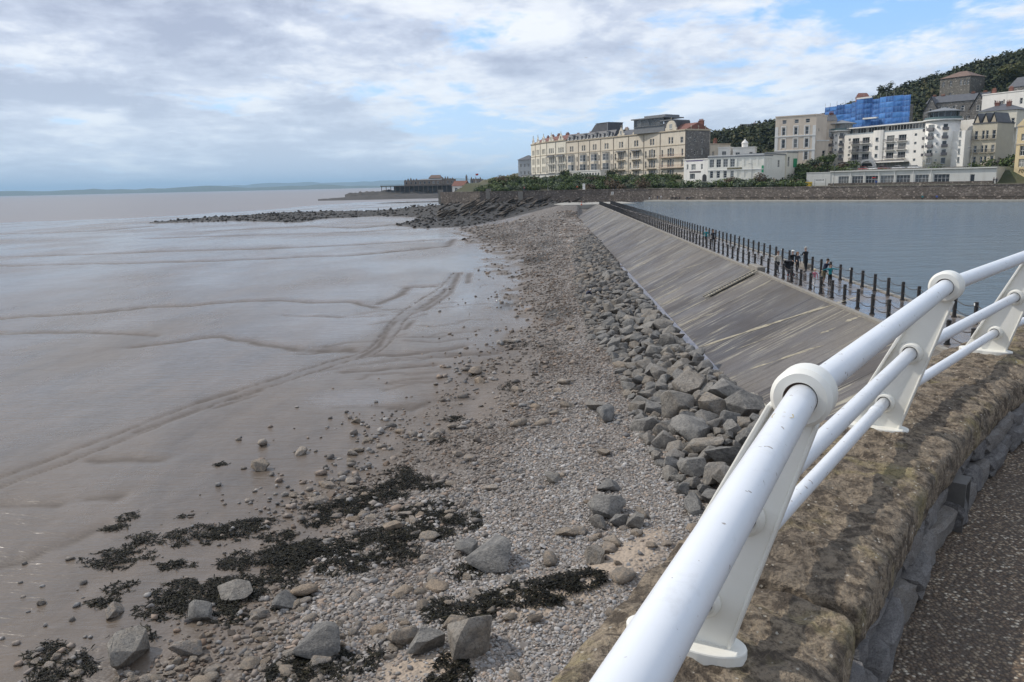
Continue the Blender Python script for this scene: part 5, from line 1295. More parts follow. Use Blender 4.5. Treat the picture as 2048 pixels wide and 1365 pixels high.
def grid_ops(n, zs, w, h, x0=.08, x1=.92, b=(2, 2)):
    return [(x0+(x1-x0)*(k+.5)/n, z, w, h, b) for k in range(n) for z in zs]
low_house('grey_house', 1038, 428, 1063, 424, 12, 24.2, 9, grid_ops(3, (1.2, 4.6, 8.4), .9, 1.7, 0, .9), pm('blue_grey_render', (.42, .44, .46), (.37, .39, .41), .5, .8), 'small blue grey house standing past the far end of the terrace', roof=('hip', 2.4))
# white annexe and conservatory in front of the terrace
h, W, H = low_house('seafront_annexe', 1046, 383, 1134, 352, 11.5, 15.6, 6, [(.05, .8, 2.2, 2.2), (.20, .8, 2.2, 2.2), (.36, .8, 2.2, 2.2), (.52, .6, 2.6, 2.6, (3, 1)), (.68, .6, 2.6, 2.6, (3, 1)), (.84, .6, 2.4, 2.6, (2, 1))], M_WHITEP, 'long low white annexe in front of the curved terrace end', roof=('flat', 0))
h, W, H = low_house('conservatory', 1140, 346, 1201, 330, 11.6, 16.4, 5, [(.02+.089*k, .9, 1.15, 3.2, (1, 2)) for k in range(11)], M_WHITEP, 'white framed conservatory at the foot of the buff houses', 'conservatory', ('flat', 0), M_WHITEP)
# white hotel wing, then cream hotel with two rows of big windows
a_ = low_house('white_hotel_wing', 1366, 283, 1413, 274, 11.2, 18.6, 10, [(.12, 4.2, .8, 1.8, (1, 2)), (.32, 4.0, 2.0, 2.0, (3, 2)), (.72, 4.2, .8, 1.8, (1, 2)), (.26, .9, 2.4, 1.9, (3, 1))], M_WHITEP, 'white two storey hotel wing with arched doorway', 'hotel', ('flat', 0), M_WHITEP)
q = MB(); q.bb(.25*a_[1], .72*a_[1], -.10, -.02, 3.15, 3.6); q.build('sign_band', pm('dark_sign', (.06, .045, .05), (.10, .08, .08), 6, .6), a_[0])
q = MB(); q.bb(.1*a_[1], .8*a_[1], -.08, -.02, 7.0, 7.25); q.build('purple_band', pm('purple_paint', (.12, .08, .22), (.15, .10, .25), 4, .6), a_[0])
q = MB(); q.plate([(-.9, 0), (.9, 0), (.9, 1.5)]+[(.9*math.cos(t), 1.5+.9*math.sin(t)) for t in np.linspace(0, math.pi, 9)][1:-1]+[(-.9, 1.5)], -.12, -.02); q.build('arched_door', M_IRON, a_[0], (.88*a_[1], 0, .1))
M_HOTEL = pm('pale_cream_render', (.82, .79, .70), (.76, .73, .64), .3, .75, stain=((.55, .52, .46), .8, .3))
b_ = low_house('cream_hotel', 1413, 273.5, 1524, 262, 11.6, 19.0, 11, [(.03+.125*k, 4.2, 1.65, 2.7, (2, 3)) for k in range(7)]+[(.04+.125*k, .7, 1.2, 2.3, (1, 3)) for k in range(7)]+[(.90, 4.2, 1.5, 2.7, (1, 2))], M_HOTEL, 'cream hotel with two rows of tall sash windows and green banner', 'hotel', ('flat', 0), M_LEAD)
q = MB(); q.bb(.36*b_[1], .62*b_[1], -.10, -.03, 3.35, 4.0); o = q.build('sign_board', pm('olive_sign', (.10, .09, .04), (.08, .07, .035), 6, .6), b_[0])
q = MB()
for k in range(16):
    u = .375*b_[1]+k*.0145*b_[1]
    if k in (6, 11): continue
    q.bb(u, u+.15, -.125, -.105, 3.52, 3.82)
q.build('sign_lettering', pm('gilt_letters', (.40, .36, .24), (.34, .30, .20), 6, .6), o)
q = MB(); q.bb(.965*b_[1], 1.0*b_[1], -.14, -.05, 2.2, 4.4); q.build('banner', pm('green_banner', (.03, .28, .12), (.03, .22, .10), 6, .6), b_[0])
for zz in (7.9, 3.15): cornice(b_[0], 0, b_[1], zz, .22, .2, M_TRIM, 'string_course')
c_ = low_house('hotel_corner_wing', 1524.5, 262, 1568, 278, 11.5, 19.6, 9, [(.02, 3.6, 1.0, 3.2, (1, 2)), (.14, 3.6, 1.0, 3.2, (1, 2)), (.26, 3.6, 1.0, 3.2, (1, 2)), (.60, 3.9, 1.9, 2.4, (2, 3)), (.03, .6, 1.6, 2.2)], pm('shaded_cream', (.78, .75, .66), (.72, .69, .60), .3, .8), 'set back corner wing of the cream hotel', 'hotel', ('flat', 0), M_LEAD)  # hotel cream toned down, the wing's shade put into its colour
d_ = low_house('hotel_end_bay', 1568.5, 277, 1590, 282, 12.0, 20.4, 8, [(.12, 3.6, 1.2, 3.4, (1, 2))], M_CREAMP, 'narrow end bay of the hotel with green banner by the trees', 'hotel', ('flat', 0), M_LEAD)
q = MB(); q.bb(.62*d_[1], .95*d_[1], -.14, -.05, 3.4, 6.4); q.build('banner', MC['green_banner'], d_[0])
low_house('white_villa_pavilion', 1433, 300, 1457, 298, 14, 23.2, 6, [(.3, 5.6, 1.6, 2.4, (2, 2))], M_WHITEP, 'small white turreted pavilion behind the cream hotel', roof=('flat', 0), rmat=M_WHITEP)
pv = low_house('white_pavilion', 1462, 296, 1505, 293, 14, 22.9, 6, [(.12, 5.2, 1.6, 2.2, (2, 2)), (.75, 5.2, 1.2, 2.2, (2, 2))], M_WHITEP, 'low white pavilion with small dome above the cream hotel', roof=('flat', 0), rmat=M_WHITEP)
q = MB(); q.tube([(0, 0, 0), (0, 0, 1.6), (0, 0, 2.0), (0, 0, 2.6), (0, 0, 3.0), (0, 0, 3.6)], [1.1, 1.1, 1.25, .9, .35, .05], 14); q.build('dome', M_WHITEP, pv[0], (pv[1]*.52, 1.5, 8.6))
low_house('stone_villa', 1407, 316, 1457, 322, 14, 25.4, 9, [(.28, 6.5, 1.1, 2.2, (1, 2)), (.55, 6.5, 1.1, 2.2, (1, 2)), (.78, 6.5, 1.1, 2.2)], M_STONE_C, 'buff stone villa partly hidden behind the terrace end', roof=('flat', 0), rmat=M_STRIM, chim=((.3, .5), (.7, .5)))
# tall beige block
e_ = low_house('beige_guesthouse', 1544, 300, 1624, 291, 14.6, 33.7, 12, [(x, z, w_, h_, (1, 2)) for x in (.17, .47, .74) for z, h_, w_ in ((3.6, 2.9, 1.3), (8.0, 3.0, 1.3), (12.6, 2.6, 1.2), (16.6, 1.4, 1.5))], M_BEIGE, 'tall beige guesthouse with white window surrounds above the hotel', 'guesthouse', ('flat', 0), M_BEIGE, side=[(2.5, 13.4, 1.3, 1.2, (2, 1)), (2.5, 9.0, 1.3, 1.2, (2, 1))])
for x in (.17, .47, .74):
    for z, h_, w_ in ((3.6, 2.9, 1.3), (8.0, 3.0, 1.3), (12.6, 2.6, 1.2)):
        q = MB(); u = x*e_[1]; q.bb(u-.35, u-.02, -.08, .02, z-.25, z+h_+.3); q.bb(u+w_+.02, u+w_+.35, -.08, .02, z-.25, z+h_+.3); q.bb(u-.35, u+w_+.35, -.10, .02, z+h_+.302, z+h_+.6); q.build('window_surround', M_TRIM, e_[0])
for u in (.0, .92): 
    q = MB(); q.bb(u*e_[1], u*e_[1]+1.1, -.10, .0, 0, 15.6); q.build('pilaster', M_TRIM, e_[0])
for zz in (6.9, 12.0): cornice(e_[0], 0, e_[1], zz, .35, .22, M_TRIM, 'string_course')
low_house('beige_annexe', 1624.5, 292, 1650, 293, 15.5, 24.6, 10, [(.55, 3.4, 1.2, 2.4, (1, 2))], M_BEIGE, 'lower beige annexe joined to the guesthouse', roof=('flat', 0), rmat=M_TRIM)
low_house('beige_rear_house', 1632, 306, 1664, 305, 16, 32.5, 9, [(.55, 10.5, 1.6, 3.0, (1, 2)), (.55, 7.0, 1.2, 1.2, (1, 1))], M_BEIGE, 'plain beige house wedged between guesthouse and white tower', roof=('gable', 2.6), chim=((.8, .5),))
low_house('hill_villa', 1580, 362, 1648, 352, 21.5, 37.6, 9, [(.1, 12.8, 1.2, 2.0), (.42, 12.8, 1.2, 2.0), (.62, 12.8, 1.2, 2.0), (.84, 12.8, 1.2, 2.0)], M_STONE_C, 'buff villa with shallow roof peeping over the beige guesthouse', roof=('hip', 1.6), rmat=M_BRNT)
low_house('slate_villa', 1481, 446, 1514, 446, 33.5, 38.6, 9, [(.2, 2.4, 1.3, 1.6), (.6, 2.4, 1.3, 1.6)], M_WHITEP, 'slate roofed white villa among the trees on the skyline', roof=('gable', 3.0), chim=((.85, .5),))

# ---- white apartment block with two round towers
def apartments():
    a, b, W, rz = site(1656, 308, 1880, 262); z0 = 14.4
    g = empty('apartment_block', (a[0], a[1], z0), rz, 'white seafront apartment block with two round glass topped towers', 'apartments')
    M_ = M_WHITEP; M_BAL = pm('grey_balcony_panel', (.17, .16, .165), (.14, .135, .14), 3, .6); M_FG = pm('grey_window_frame', (.30, .34, .36), (.26, .30, .32), 3, .5)
    sc = 3.05; Hm = 14.4
    bays = [(.24, 2), (.335, 2), (.555, 2), (.655, 2)]
    ops = []
    for f, _ in bays:
        for k in range(3): ops.append((f*W-1.6, 3.9+k*3.35, 3.3, 2.35, (3, 1)))
    for f in (.17, .755):
        for k in range(4): ops.append((f*W, 2.4+k*3.2, 1.0, 1.0, (2, 1)))
    for k in range(4): ops.append((.452*W, 2.9+k*3.2, 1.0, 1.3, (2, 1)))
    ops += [(.19*W, .2, 6.2, 1.9, (6, 1)), (.51*W, .2, 11, 2.1, (9, 1))]
    wall_open(g, W, Hm, ops, M_, fm=M_FG)
    q = MB(); q.add([(0, 12, 0), (W, 12, 0), (W, 12, Hm+3), (0, 12, Hm+3), (0, .02, Hm), (W, .02, Hm), (0, 2.2, Hm), (W, 2.2, Hm)], [(1, 0, 3, 2), (4, 5, 7, 6)]); q.build('wall', M_, g)
    for f, _ in bays:
        for k in range(3): balcony(g, f*W-2.2, 3.85+k*3.35, 4.4, 1.0, M_BAL, M_, n=26, h=1.05)
    # projecting rounded stair bay
    q = MB(); q.prism([(-2.2, .1), (-2.2, -.4), (-1.3, -.75), (0, -.85), (1.3, -.75), (2.2, -.4), (2.2, .1)], 2.6, Hm+1.0); q.build('stair_bay', M_, g, (.452*W, 0, 0))
    for k in range(3): window(g, .452*W-.55, -.93, 4.6+k*3.3, 1.1, 1.3, 0, M_FG, (2, 1), .08)
    # set back glazed top floor and roof slab
    q = MB(); q.bb(W*.13, W*.80, 2.4, 11.5, Hm, Hm+2.7); q.build('top_floor', M_LEAD, g)
    n = 26
    for k in range(n): window(g, W*.135+k*W*.66/n, 2.25, Hm+.35, W*.66/n-.08, 2.2, 0, M_TRIM if k > 12 else M_FG, (1, 1), .07)
    q = MB(); q.bb(W*.08, W*.86, .9, 12, Hm+2.7, Hm+3.15); q.build('roof_slab', M_TRIM, g)
    q = MB(); q.bb(W*.12, W*.82, .05, .12, Hm+.02, Hm+.55); q.build('parapet_rail', M_FG, g)
    q = MB(); q.bb(W*.15, W*.72, -2.0, .1, 2.30, 2.75); q.build('terrace_slab', M_, g)
    q = MB(); q.bb(W*.15, W*.72, -2.0, -1.94, 2.76, 3.25); q.build('terrace_rail', M_BAL, g)
    # entrance arch
    q = MB(); q.plate([(-4.2, 0), (-3.1, 0)]+[(3.1*math.cos(t), 3.1*math.sin(t)) for t in np.linspace(math.pi, 0, 13)][1:-1]+[(3.1, 0), (4.2, 0), (4.2, 1.2), (2.8, 3.3), (0, 4.0), (-2.8, 3.3), (-4.2, 1.2)], -2.6, -2.05); q.build('entrance_arch', M_, g, (.405*W, 0, 0))
    q = MB(); q.bb(-3.0, 3.0, -1.9, -1.85, 0, 2.25); q.build('entrance_shade', M_IRON, g, (.405*W, 0, 0))  # dark sheet standing in for the shade inside the arch
    # the two towers
    for xc, R_, zt in ((1.8, 4.5, 16.4), (W*.925, 5.1, 17.0)):
        q = MB(); q.tube([(0, 0, -2), (0, 0, zt)], R_, 40); tw = q.build('tower', M_, g, (xc, 2.6, 0), smooth=False)
        for pl in tw.data.polygons: pl.use_smooth = len(pl.vertices) == 4
        q = MB(); q.tube([(0, 0, zt), (0, 0, zt+.45)], R_+.75, 40); q.build('tower_ledge', M_TRIM, g, (xc, 2.6, 0))
        q = MB(); q.tube([(0, 0, zt+.45), (0, 0, zt+1.25)], R_+.35, 40); q.build('glass_parapet', pm('green_glass', (.10, .15, .15), (.12, .17, .17), 2, .15), g, (xc, 2.6, 0))
        q = MB(); q.tube([(0, 0, zt+.4), (0, 0, zt+3.1)], R_-.6, 28); q.build('lantern_glass', M_GLASS, g, (xc, 2.6, 0))
        for k in range(16):
            an = 2*math.pi*k/16; q = MB(); q.bb(-.07, .07, -.07, .07, zt+.4, zt+3.1); q.build('lantern_mullion', M_FG, g, (xc+(R_-.55)*math.cos(an), 2.6+(R_-.55)*math.sin(an), 0), an)
        q = MB(); q.tube([(0, 0, zt+3.1), (0, 0, zt+3.35), (0, 0, zt+4.9)], [R_+.75, R_+.8, .3], 40); q.build('cone_roof', M_LEAD, g, (xc, 2.6, 0))
        for an, wd, bal in ((-90, 2.0, 1), (-140, 1.3, 1), (-40, 1.3, 1), (-116, .6, 0), (-64, .6, 0)):
            t = R(an); c, s = math.cos(t), math.sin(t); rzz = t+math.pi/2
            for k in range(5):
                zz = .9+k*3.1
                ww, hh = (wd, 2.1) if bal else (.6, .6)
                px_, py_ = xc+(R_+.03)*c-ww/2*math.cos(rzz), 2.6+(R_+.03)*s-ww/2*math.sin(rzz)
                window(g, px_+.02*c, py_+.02*s, zz+(.2 if bal else 1.2), ww, hh, rzz, M_FG, (2, 1) if ww > 1.5 else (1, 1), .08)
                if bal and k > 0:
                    q = MB(); q.bb(-ww/2-.25, ww/2+.25, -.65, .1, -.1, 0); q.bb(-ww/2-.25, ww/2+.25, -.68, -.62, 0, .95); q.bb(-ww/2-.25, -ww/2-.2, -.65, .1, 0, .95); q.bb(ww/2+.2, ww/2+.25, -.65, .1, 0, .95)
                    q.build('tower_balcony', M_BAL, g, (xc+R_*c, 2.6+R_*s, zz+.15), rzz)
    g.scale = (1, 1, .86)
    q = MB(); q.bb(0, W, .05, 12, -5, -.002); q.build('plinth', M_, g)
    q = MB(); q.bb(W*.925+4.6, W*.925+9.5, 1.5, 12, -1, 12.8); q.build('side_wing', M_, g)
    for k in range(4): window(g, W*.925+7.4, 1.42, 1.4+k*3.1, .7, 1.9, 0, M_FG, (1, 1), .08)
apartments()
# three gabled town houses on the right of the apartments
t_, W, H = low_house('gabled_townhouses', 1931, 258, 1979, 252, 13.5, 27.2, 11, [(x, z, w_, h_, (1, 2)) for x, w_ in ((.10, 1.0), (.40, .8), (.56, .8), (.82, 1.0)) for z, h_ in ((1.6, 2.1), (4.9, 2.2), (9.0, 2.6))], pm('fawn_render', (.52, .47, .36), (.46, .41, .32), .4, .8), 'fawn town house block with three steep slate gables', 'house', ('flat', 0), M_SLATE)
for k in range(3):
    xa, xb = W*(k/3), W*((k+1)/3)
    q = MB(); q.add([(xa, -.25, H), (xb, -.25, H), ((xa+xb)/2, -.25, H+3.3), (xa, 9, H), (xb, 9, H), ((xa+xb)/2, 9, H+3.3)], [(0, 3, 5, 2), (1, 2, 5, 4), (3, 4, 5)]); q.build('roof', M_SLATE, t_)
    q = MB(); q.plate([(xa+.35, H), (xb-.35, H), ((xa+xb)/2, H+2.7)], -.05, .1); q.build('gable', M_STRIM, t_)
    for z in (4.8, 8.9): balcony(t_, (xa+xb)/2-1.1, z, 2.2, .6, M_IRON, M_STRIM, n=6)
low_house('white_portico_villa', 1938, 292, 2016, 282, 22, 33.4, 12, [(.60, 6.6, 1.1, 2.0, (1, 2)), (.74, 6.6, 1.1, 2.0, (1, 2)), (.87, 6.6, 1.1, 2.0, (1, 2)), (.64, 1.0, 1.2, 2.6), (.82, 1.0, 1.2, 2.6)], M_CREAMP, 'cream villa with slate hip roof and columned veranda', roof=('hip', 2.6), chim=((.35, .4), (.68, .3)))
vv = [o for o in COL.objects if o.name.startswith('white_portico_villa')][0]; Wv = 16.0
q = MB(); q.bb(8.6, 15.6, -2.2, -.02, 4.9, 5.3); q.build('veranda_roof', M_LEAD, vv)
for k in range(7):
    q = MB(); q.tube([(0, 0, 0), (0, 0, 4.9)], .16, 8); q.build('veranda_column', M_TRIM, vv, (8.8+k*1.1, -2.0, 0))
low_house('white_upper_villa', 1946, 322, 2034, 306, 26, 42.0, 12, [(.40, 11.8, 1.6, 1.3, (2, 1)), (.28, 12.0, .6, 1.6, (1, 2)), (.48, 12.0, .6, 1.6, (1, 2)), (.84, 11.3, 1.1, 2.2, (1, 2)), (.93, 11.3, 1.1, 2.2, (1, 2)), (.84, 6.6, 1.1, 2.4, (1, 2)), (.93, 6.6, 1.1, 2.4, (1, 2))], M_WHITEP, 'big plain white villa above the columned veranda', roof=('flat', 0), rmat=M_WHITEP, chim=((.12, .3), (.5, .3)))
e2 = low_house('ochre_gable_house', 2019, 233, 2075, 222, 13, 25.0, 12, [(.15, 7.8, 2.6, 1.9, (3, 2)), (.14, 3.6, 3.0, 2.8, (3, 2)), (.14, .5, 3.0, 2.2, (3, 2)), (.6, 7.4, 2.6, 2.2), (.6, 3.6, 2.6, 2.6)], pm('ochre_stone', (.52, .42, .25), (.44, .36, .22), .4, .85), 'ochre stone gabled house at the right edge of the picture', roof=('gable', .8), rmat=M_STRIM)
q = MB(); q.plate([(-.3, 12), (e2[1]+.3, 12), (e2[1]*.55, 16.6)], -.2, .35); q.build('gable', MC['ochre_stone'], e2[0])
for z in (6.8, 11.8): cornice(e2[0], 0, e2[1], z, .3, .25)
# grey stone villas above, brown roofed house higher, roofs at the right edge
v1 = low_house('grey_stone_villas', 1838, 348, 1952, 332, 24, 41.5, 11, [(x, z, 1.5, 2.3, (1, 2)) for x in (.04, .26, .45, .60, .85) for z in (9.2, 13.6)]+[(.34, 13.6, 1.4, 2.3, (1, 2)), (.70, 9.0, 2.4, 2.6, (3, 2))], M_GREYR, 'row of dark grey stone villas with white windows above the apartments', 'villas', ('gable', 3.2), fw=.24, chim=((.05, .5), (.20, .5), (.72, .5), (.92, .5)))
for u in (.10, .91):
    q = MB(); q.plate([(-2.9, 0), (2.9, 0), (2.9, 14), (0, 20.3-.6), (-2.9, 14)], -1.2, 1.2); q.build('gable_front', M_GREYR, v1[0], (u*v1[1], .1, 0))
    window(v1[0], u*v1[1]-.6, -1.3, 13.2, 1.2, 2.1, 0, M_TRIM, (1, 2)); window(v1[0], u*v1[1]-.8, -1.3, 8.4, 1.6, 2.4, 0, M_TRIM, (2, 2))
    q = MB(); q.add([(-3.3, -1.5, 13.6), (0, -1.5, 20.2), (3.3, -1.5, 13.6), (-3.3, 2.5, 13.6), (0, 2.5, 20.2), (3.3, 2.5, 13.6)], [(0, 1, 4, 3), (1, 2, 5, 4)]); q.build('gable_roof', M_SLATE, v1[0], (u*v1[1], .1, .12))
low_house('brown_roofed_house', 1862, 388, 1920, 376, 41, 56.0, 12, [(.07, 11.2, 1.3, 2.2), (.32, 11.2, 1.3, 2.4), (.66, 11.2, 1.1, 2.6), (.78, 11.2, 1.1, 2.6), (.9, 11.2, 1.1, 2.4), (.32, 6.0, 1.3, 2.2)], mat_rubble('brown_grey_rubble', (.13, .12, .10), (.18, .165, .14), (.23, .21, .18), 1.6, .03), 'square grey brown stone house with red brown roof in the wood', roof=('hip', 3.0), rmat=M_BRNT)
low_house('slate_villa_on_slope', 1996, 340, 2066, 326, 36, 46.5, 10, [(.3, 7.0, 2.0, 1.8), (.6, 7.0, 1.4, 1.8)], M_GREYR, 'slate roofed stone villa below the wood at the right edge', roof=('gable', 4.2), chim=((.25, .5), (.55, .5)))
low_house('small_brick_house', 1711, 470, 1726, 470, 44, 56.5, 8, [(.3, 9.0, 1.3, 1.8)], pm('red_brick', (.26, .10, .075), (.20, .08, .06), 1, .85), 'little red brick house at the foot of the wooded skyline', roof=('gable', 2.6), rmat=M_REDT)

# ---- scaffolded building wrapped in blue netting
def scaffold():
    a, b, W, rz = site(1640, 352, 1806, 318); z0 = 26.0
    g = empty('scaffolded_building', (a[0], a[1], z0), rz, 'building wrapped in bright blue scaffold netting above the apartments', 'building')
    m, t, bs = new_mat('blue_debris_netting'); oc = node(t, 'ShaderNodeTexCoord').outputs['Object']; ri = node(t, 'ShaderNodeObjectInfo').outputs['Random']
    c = ramp(t, ri, [(0, (.010, .05, .20)), (.5, (.025, .115, .38)), (1, (.06, .21, .54))]); n_ = noise(t, vmth(t, 'MULTIPLY', oc, (1.2, 1, .25)), 1.1, 5, .65, .4)
    c = mixc(t, ramp(t, n_, [(.4, 0.0), (.7, .7)]), c, (.09, .26, .56)); setin(t, bs, 'Base Color', c); setin(t, bs, 'Roughness', .7); bump(t, bs, n_, .5, .3)
    q = MB(); q.bb(1, W-4, 1.5, 8, -4, 13.5); q.build('wall', M_GREYR, g)
    M_SP = pm('scaffold_tube', (.35, .35, .36), (.28, .27, .26), 3, .5, metal=.5); M_BRD = pm('scaffold_board', (.20, .24, .34), (.16, .20, .30), 3, .8)
    n = 12; depth = [0, -.9, -.9, 0, 0, -1.5, -1.5, -.2, -.2, -1.0, -1.0, 0, 0]; tops = [15.2, 15.2, 15.6, 15.6, 16.0, 17.2, 17.2, 16.4, 16.8, 16.8, 16.8, 16.6]
    for k in range(n):
        xa, xb = W*k/n, W*(k+1)/n; ya, yb = depth[k], depth[k+1]; L = math.hypot(xb-xa, yb-ya); an = math.atan2(yb-ya, xb-xa); nl = 8
        for j in range(nl):
            za, zb = tops[k]*j/nl, tops[k]*(j+1)/nl
            if zb < 3: continue
            q = MB(); nn = 5; vs = []
            for r_ in range(nn):
                for s_ in range(nn): vs.append((L*s_/(nn-1), -.18*math.sin(math.pi*s_/(nn-1))*math.sin(math.pi*r_/(nn-1))*random.uniform(-.6, 2.2), (zb-za-.08)*r_/(nn-1)))
            q.add(vs, [(r_*nn+s_, r_*nn+s_+1, (r_+1)*nn+s_+1, (r_+1)*nn+s_) for r_ in range(nn-1) for s_ in range(nn-1)]); q.build('netting_panel', m, g, (xa, ya, za), an, smooth=True)
            q = MB(); q.bb(0, L, .02, .9, -.06, .02); q.build('board', M_BRD, g, (xa, ya, zb-.02), an)
        q = MB(); q.tube([(xa, ya+.1, -2), (xa, ya+.1, tops[k]+1.6)], .06, 5); q.build('pole', M_SP, g)
    q = MB(); q.bb(W*.42, W*.60, -1.7, -1.55, 16.9, 17.5); q.build('white_sheet', M_TRIM, g)
    q = MB(); q.bb(W*.52, W*.68, -2.4, -1.2, 8.6, 9.2); q.build('hoist_platform', M_TRIM, g)
scaffold()
# ---- low white cafe on the promenade
def cafe():
    a, b, W, rz = site(1657, 262, 1985, 229); z0 = 8.9
    g = empty('promenade_cafe', (a[0], a[1], z0), rz, 'long low white flat roofed cafe with big windows on the promenade', 'cafe')
    M_ = pm('cafe_white', (.66, .65, .60), (.60, .59, .55), .3, .8, stain=((.42, .40, .36), .7, .4))
    ops = [(f*W, .7, wd*W, 2.35, (4, 2)) for f, wd in ((.055, .07), (.145, .075), (.235, .08), (.33, .085), (.43, .085), (.545, .08), (.655, .09))]
    wall_open(g, W, 4.45, ops+[(.86*W, .2, 1.2, 2.6, (1, 1))], M_, fm=pm('pale_frame', (.55, .56, .55), (.5, .5, .5), 3, .5))
    shell(g, W, 9, 4.45, M_)
    q = MB(); q.bb(-.05, W+.05, -.45, 9.1, 4.452, 4.8); q.build('roof_edge', M_, g)
    for f in (.137, .228, .322, .422, .535, .64):
        q = MB(); q.tube([(f*W, -.25, 0), (f*W, -.25, 4.4)], .12, 8); q.build('column', M_TRIM, g)
    q = MB(); q.bb(0, W, -1.6, -1.5, 0, .9); q.build('terrace_wall', M_RUBBLE, g)
    q = MB()
    for k in range(28): q.bb(W*(.1+k*.024), W*(.1+k*.024)+.05, 1.0, 1.05, 4.8, 5.5)
    q.bb(W*.1, W*.76, .98, 1.07, 5.45, 5.55); q.build('roof_rail', M_LEAD, g)
    a, b, W2, rz2 = site(1610, 267, 1657.5, 262)
    g2 = empty('cafe_store', (a[0], a[1], z0), rz2, 'blank white store joined to the left of the cafe', 'store')
    shell(g2, W2, 8, 4.3, M_); q = MB(); q.bb(0, W2, -.2, 0, 0, 4.3); q.build('wall', M_, g2)
    q = MB(); q.bb(-.05, W2+.05, -.3, 8, 4.303, 4.55); q.build('roof_edge', M_, g2)
    # sign board and yellow bin store in front
    p = P(1640, 256, 9.1); sg = empty('notice_board', p, rz2, 'small framed notice board in front of the blank white store', 'sign')
    q = MB(); q.bb(-1.7, 1.7, -.05, .05, 1.0, 2.2); q.build('panel', M_TRIM, sg); q = MB(); q.bb(-1.75, -1.68, -.06, .06, 0, 2.25); q.bb(1.68, 1.75, -.06, .06, 0, 2.25); q.build('post', M_IRON, sg)
    q = MB(); [q.bb(-1.4+k*.45, -1.1+k*.45, -.07, -.055, 1.7, 2.0) for k in range(6)]; q.build('lettering', M_IRON, sg)
    p = P(1612, 254, 9.1); yb = empty('grit_bin', p, rz2, 'yellow grit bin on the promenade beside the notice board', 'bin')
    q = MB(); q.plate([(-1.6, 0), (1.6, 0), (1.75, 1.0), (-1.75, 1.0)], -.6, .6); q.build('body', pm('yellow_plastic', (.62, .42, .05), (.55, .38, .05), 3, .6), yb); q = MB(); q.plate([(-1.85, 1.01), (1.85, 1.01), (1.6, 1.35), (-1.6, 1.35)], -.7, .7); q.build('lid', MC['yellow_plastic'], yb)
    # red parasols and tables
    M_RED = pm('red_canvas', (.55, .04, .03), (.45, .035, .03), 3, .8)
    for px, lab in ((1750, 'red parasol at the left half of the cafe terrace'), (1871, 'red parasol by the dark cafe doorway')):
        p = P(px, np.interp(px, [1657, 1985], [261, 228.5]), 9.1); u = empty('parasol', p, 0, lab, 'parasol')
        q = MB(); q.tube([(0, 0, 0), (0, 0, 2.6)], .03, 6); q.build('pole', M_TRIM, u); q = MB(); q.tube([(0, 0, 2.1), (0, 0, 2.3), (0, 0, 2.75)], [1.5, 1.48, .05], 8); q.build('canopy', M_RED, u)
cafe()
# ================================================================== foliage
fr = np.random.default_rng(9)
def leaves(c, rad, n, size, squash=1.0, up=0.35):
    """n leaf-sized quads spread through a lumpy crown; returns verts, faces, tint"""
    d = fr.normal(size=(n, 3)); d /= np.linalg.norm(d, axis=1, keepdims=True)
    lob = fbm(d[:, 0]*2.1+c[0]*.7, d[:, 1]*2.1+d[:, 2]*1.9+c[1]*.7, 3, 13)
    r = fr.random(n)**.38*(.62+.75*lob)
    p = np.array(c)+d*r[:, None]*np.array(rad)
    nr = d*np.array([1, 1, squash])+fr.normal(size=(n, 3))*.55+np.array([0, 0, up]); nr /= np.linalg.norm(nr, axis=1, keepdims=True)
    a = np.cross(nr, fr.normal(size=(n, 3))); a /= np.linalg.norm(a, axis=1, keepdims=True); b = np.cross(nr, a)
    s = size*fr.uniform(.55, 1.3, n)[:, None]
    v = np.stack([p-a*s-b*s*.6, p+a*s*.9-b*s*.5, p+a*s*.7+b*s*.7, p-a*s*.8+b*s*.6], 1).reshape(-1, 3)
    f = np.arange(n*4).reshape(n, 4)
    return v, f, np.repeat(np.clip(.5+.5*(lob-.5)*2+fr.normal(0, .12, n), 0, 1), 4)
def mat_leaf(name, cols):
    m, t, b = new_mat(name); ri = node(t, 'ShaderNodeAttribute', attribute_name='rnd').outputs['Fac']
    c = ramp(t, ri, [(i/(len(cols)-1), k) for i, k in enumerate(cols)])
    setin(t, b, 'Base Color', c); setin(t, b, 'Roughness', .75); setin(t, b, 'Specular IOR Level', .25); return m
def crown_mesh(name, parts, mat):
    vs, fs, rn, o = [], [], [], 0
    for v, f, r_ in parts: vs.append(v); fs.append(f+o); rn.append(r_); o += len(v)
    me = mesh_np(name, np.vstack(vs), np.vstack(fs), mat, False); attr(me, 'rnd', np.concatenate(rn)); return me
M_WOOD = mat_leaf('evergreen_oak_leaves', [(.010, .014, .006), (.022, .030, .011), (.040, .050, .017), (.062, .064, .024), (.095, .082, .032)])
M_SHRUB = mat_leaf('shrub_leaves', [(.022, .034, .010), (.048, .072, .020), (.085, .115, .034), (.12, .135, .05)])
M_OLIVE = mat_leaf('olive_leaves', [(.04, .045, .012), (.07, .075, .02), (.10, .095, .03)])
M_BRUSH = mat_leaf('brown_brush', [(.05, .035, .02), (.09, .062, .035), (.12, .085, .05)])
M_SAGE = mat_leaf('grey_green_leaves', [(.06, .075, .045), (.10, .12, .075), (.15, .165, .11)])
M_BARK = pm('bark', (.06, .045, .032), (.04, .032, .025), 3, .95)
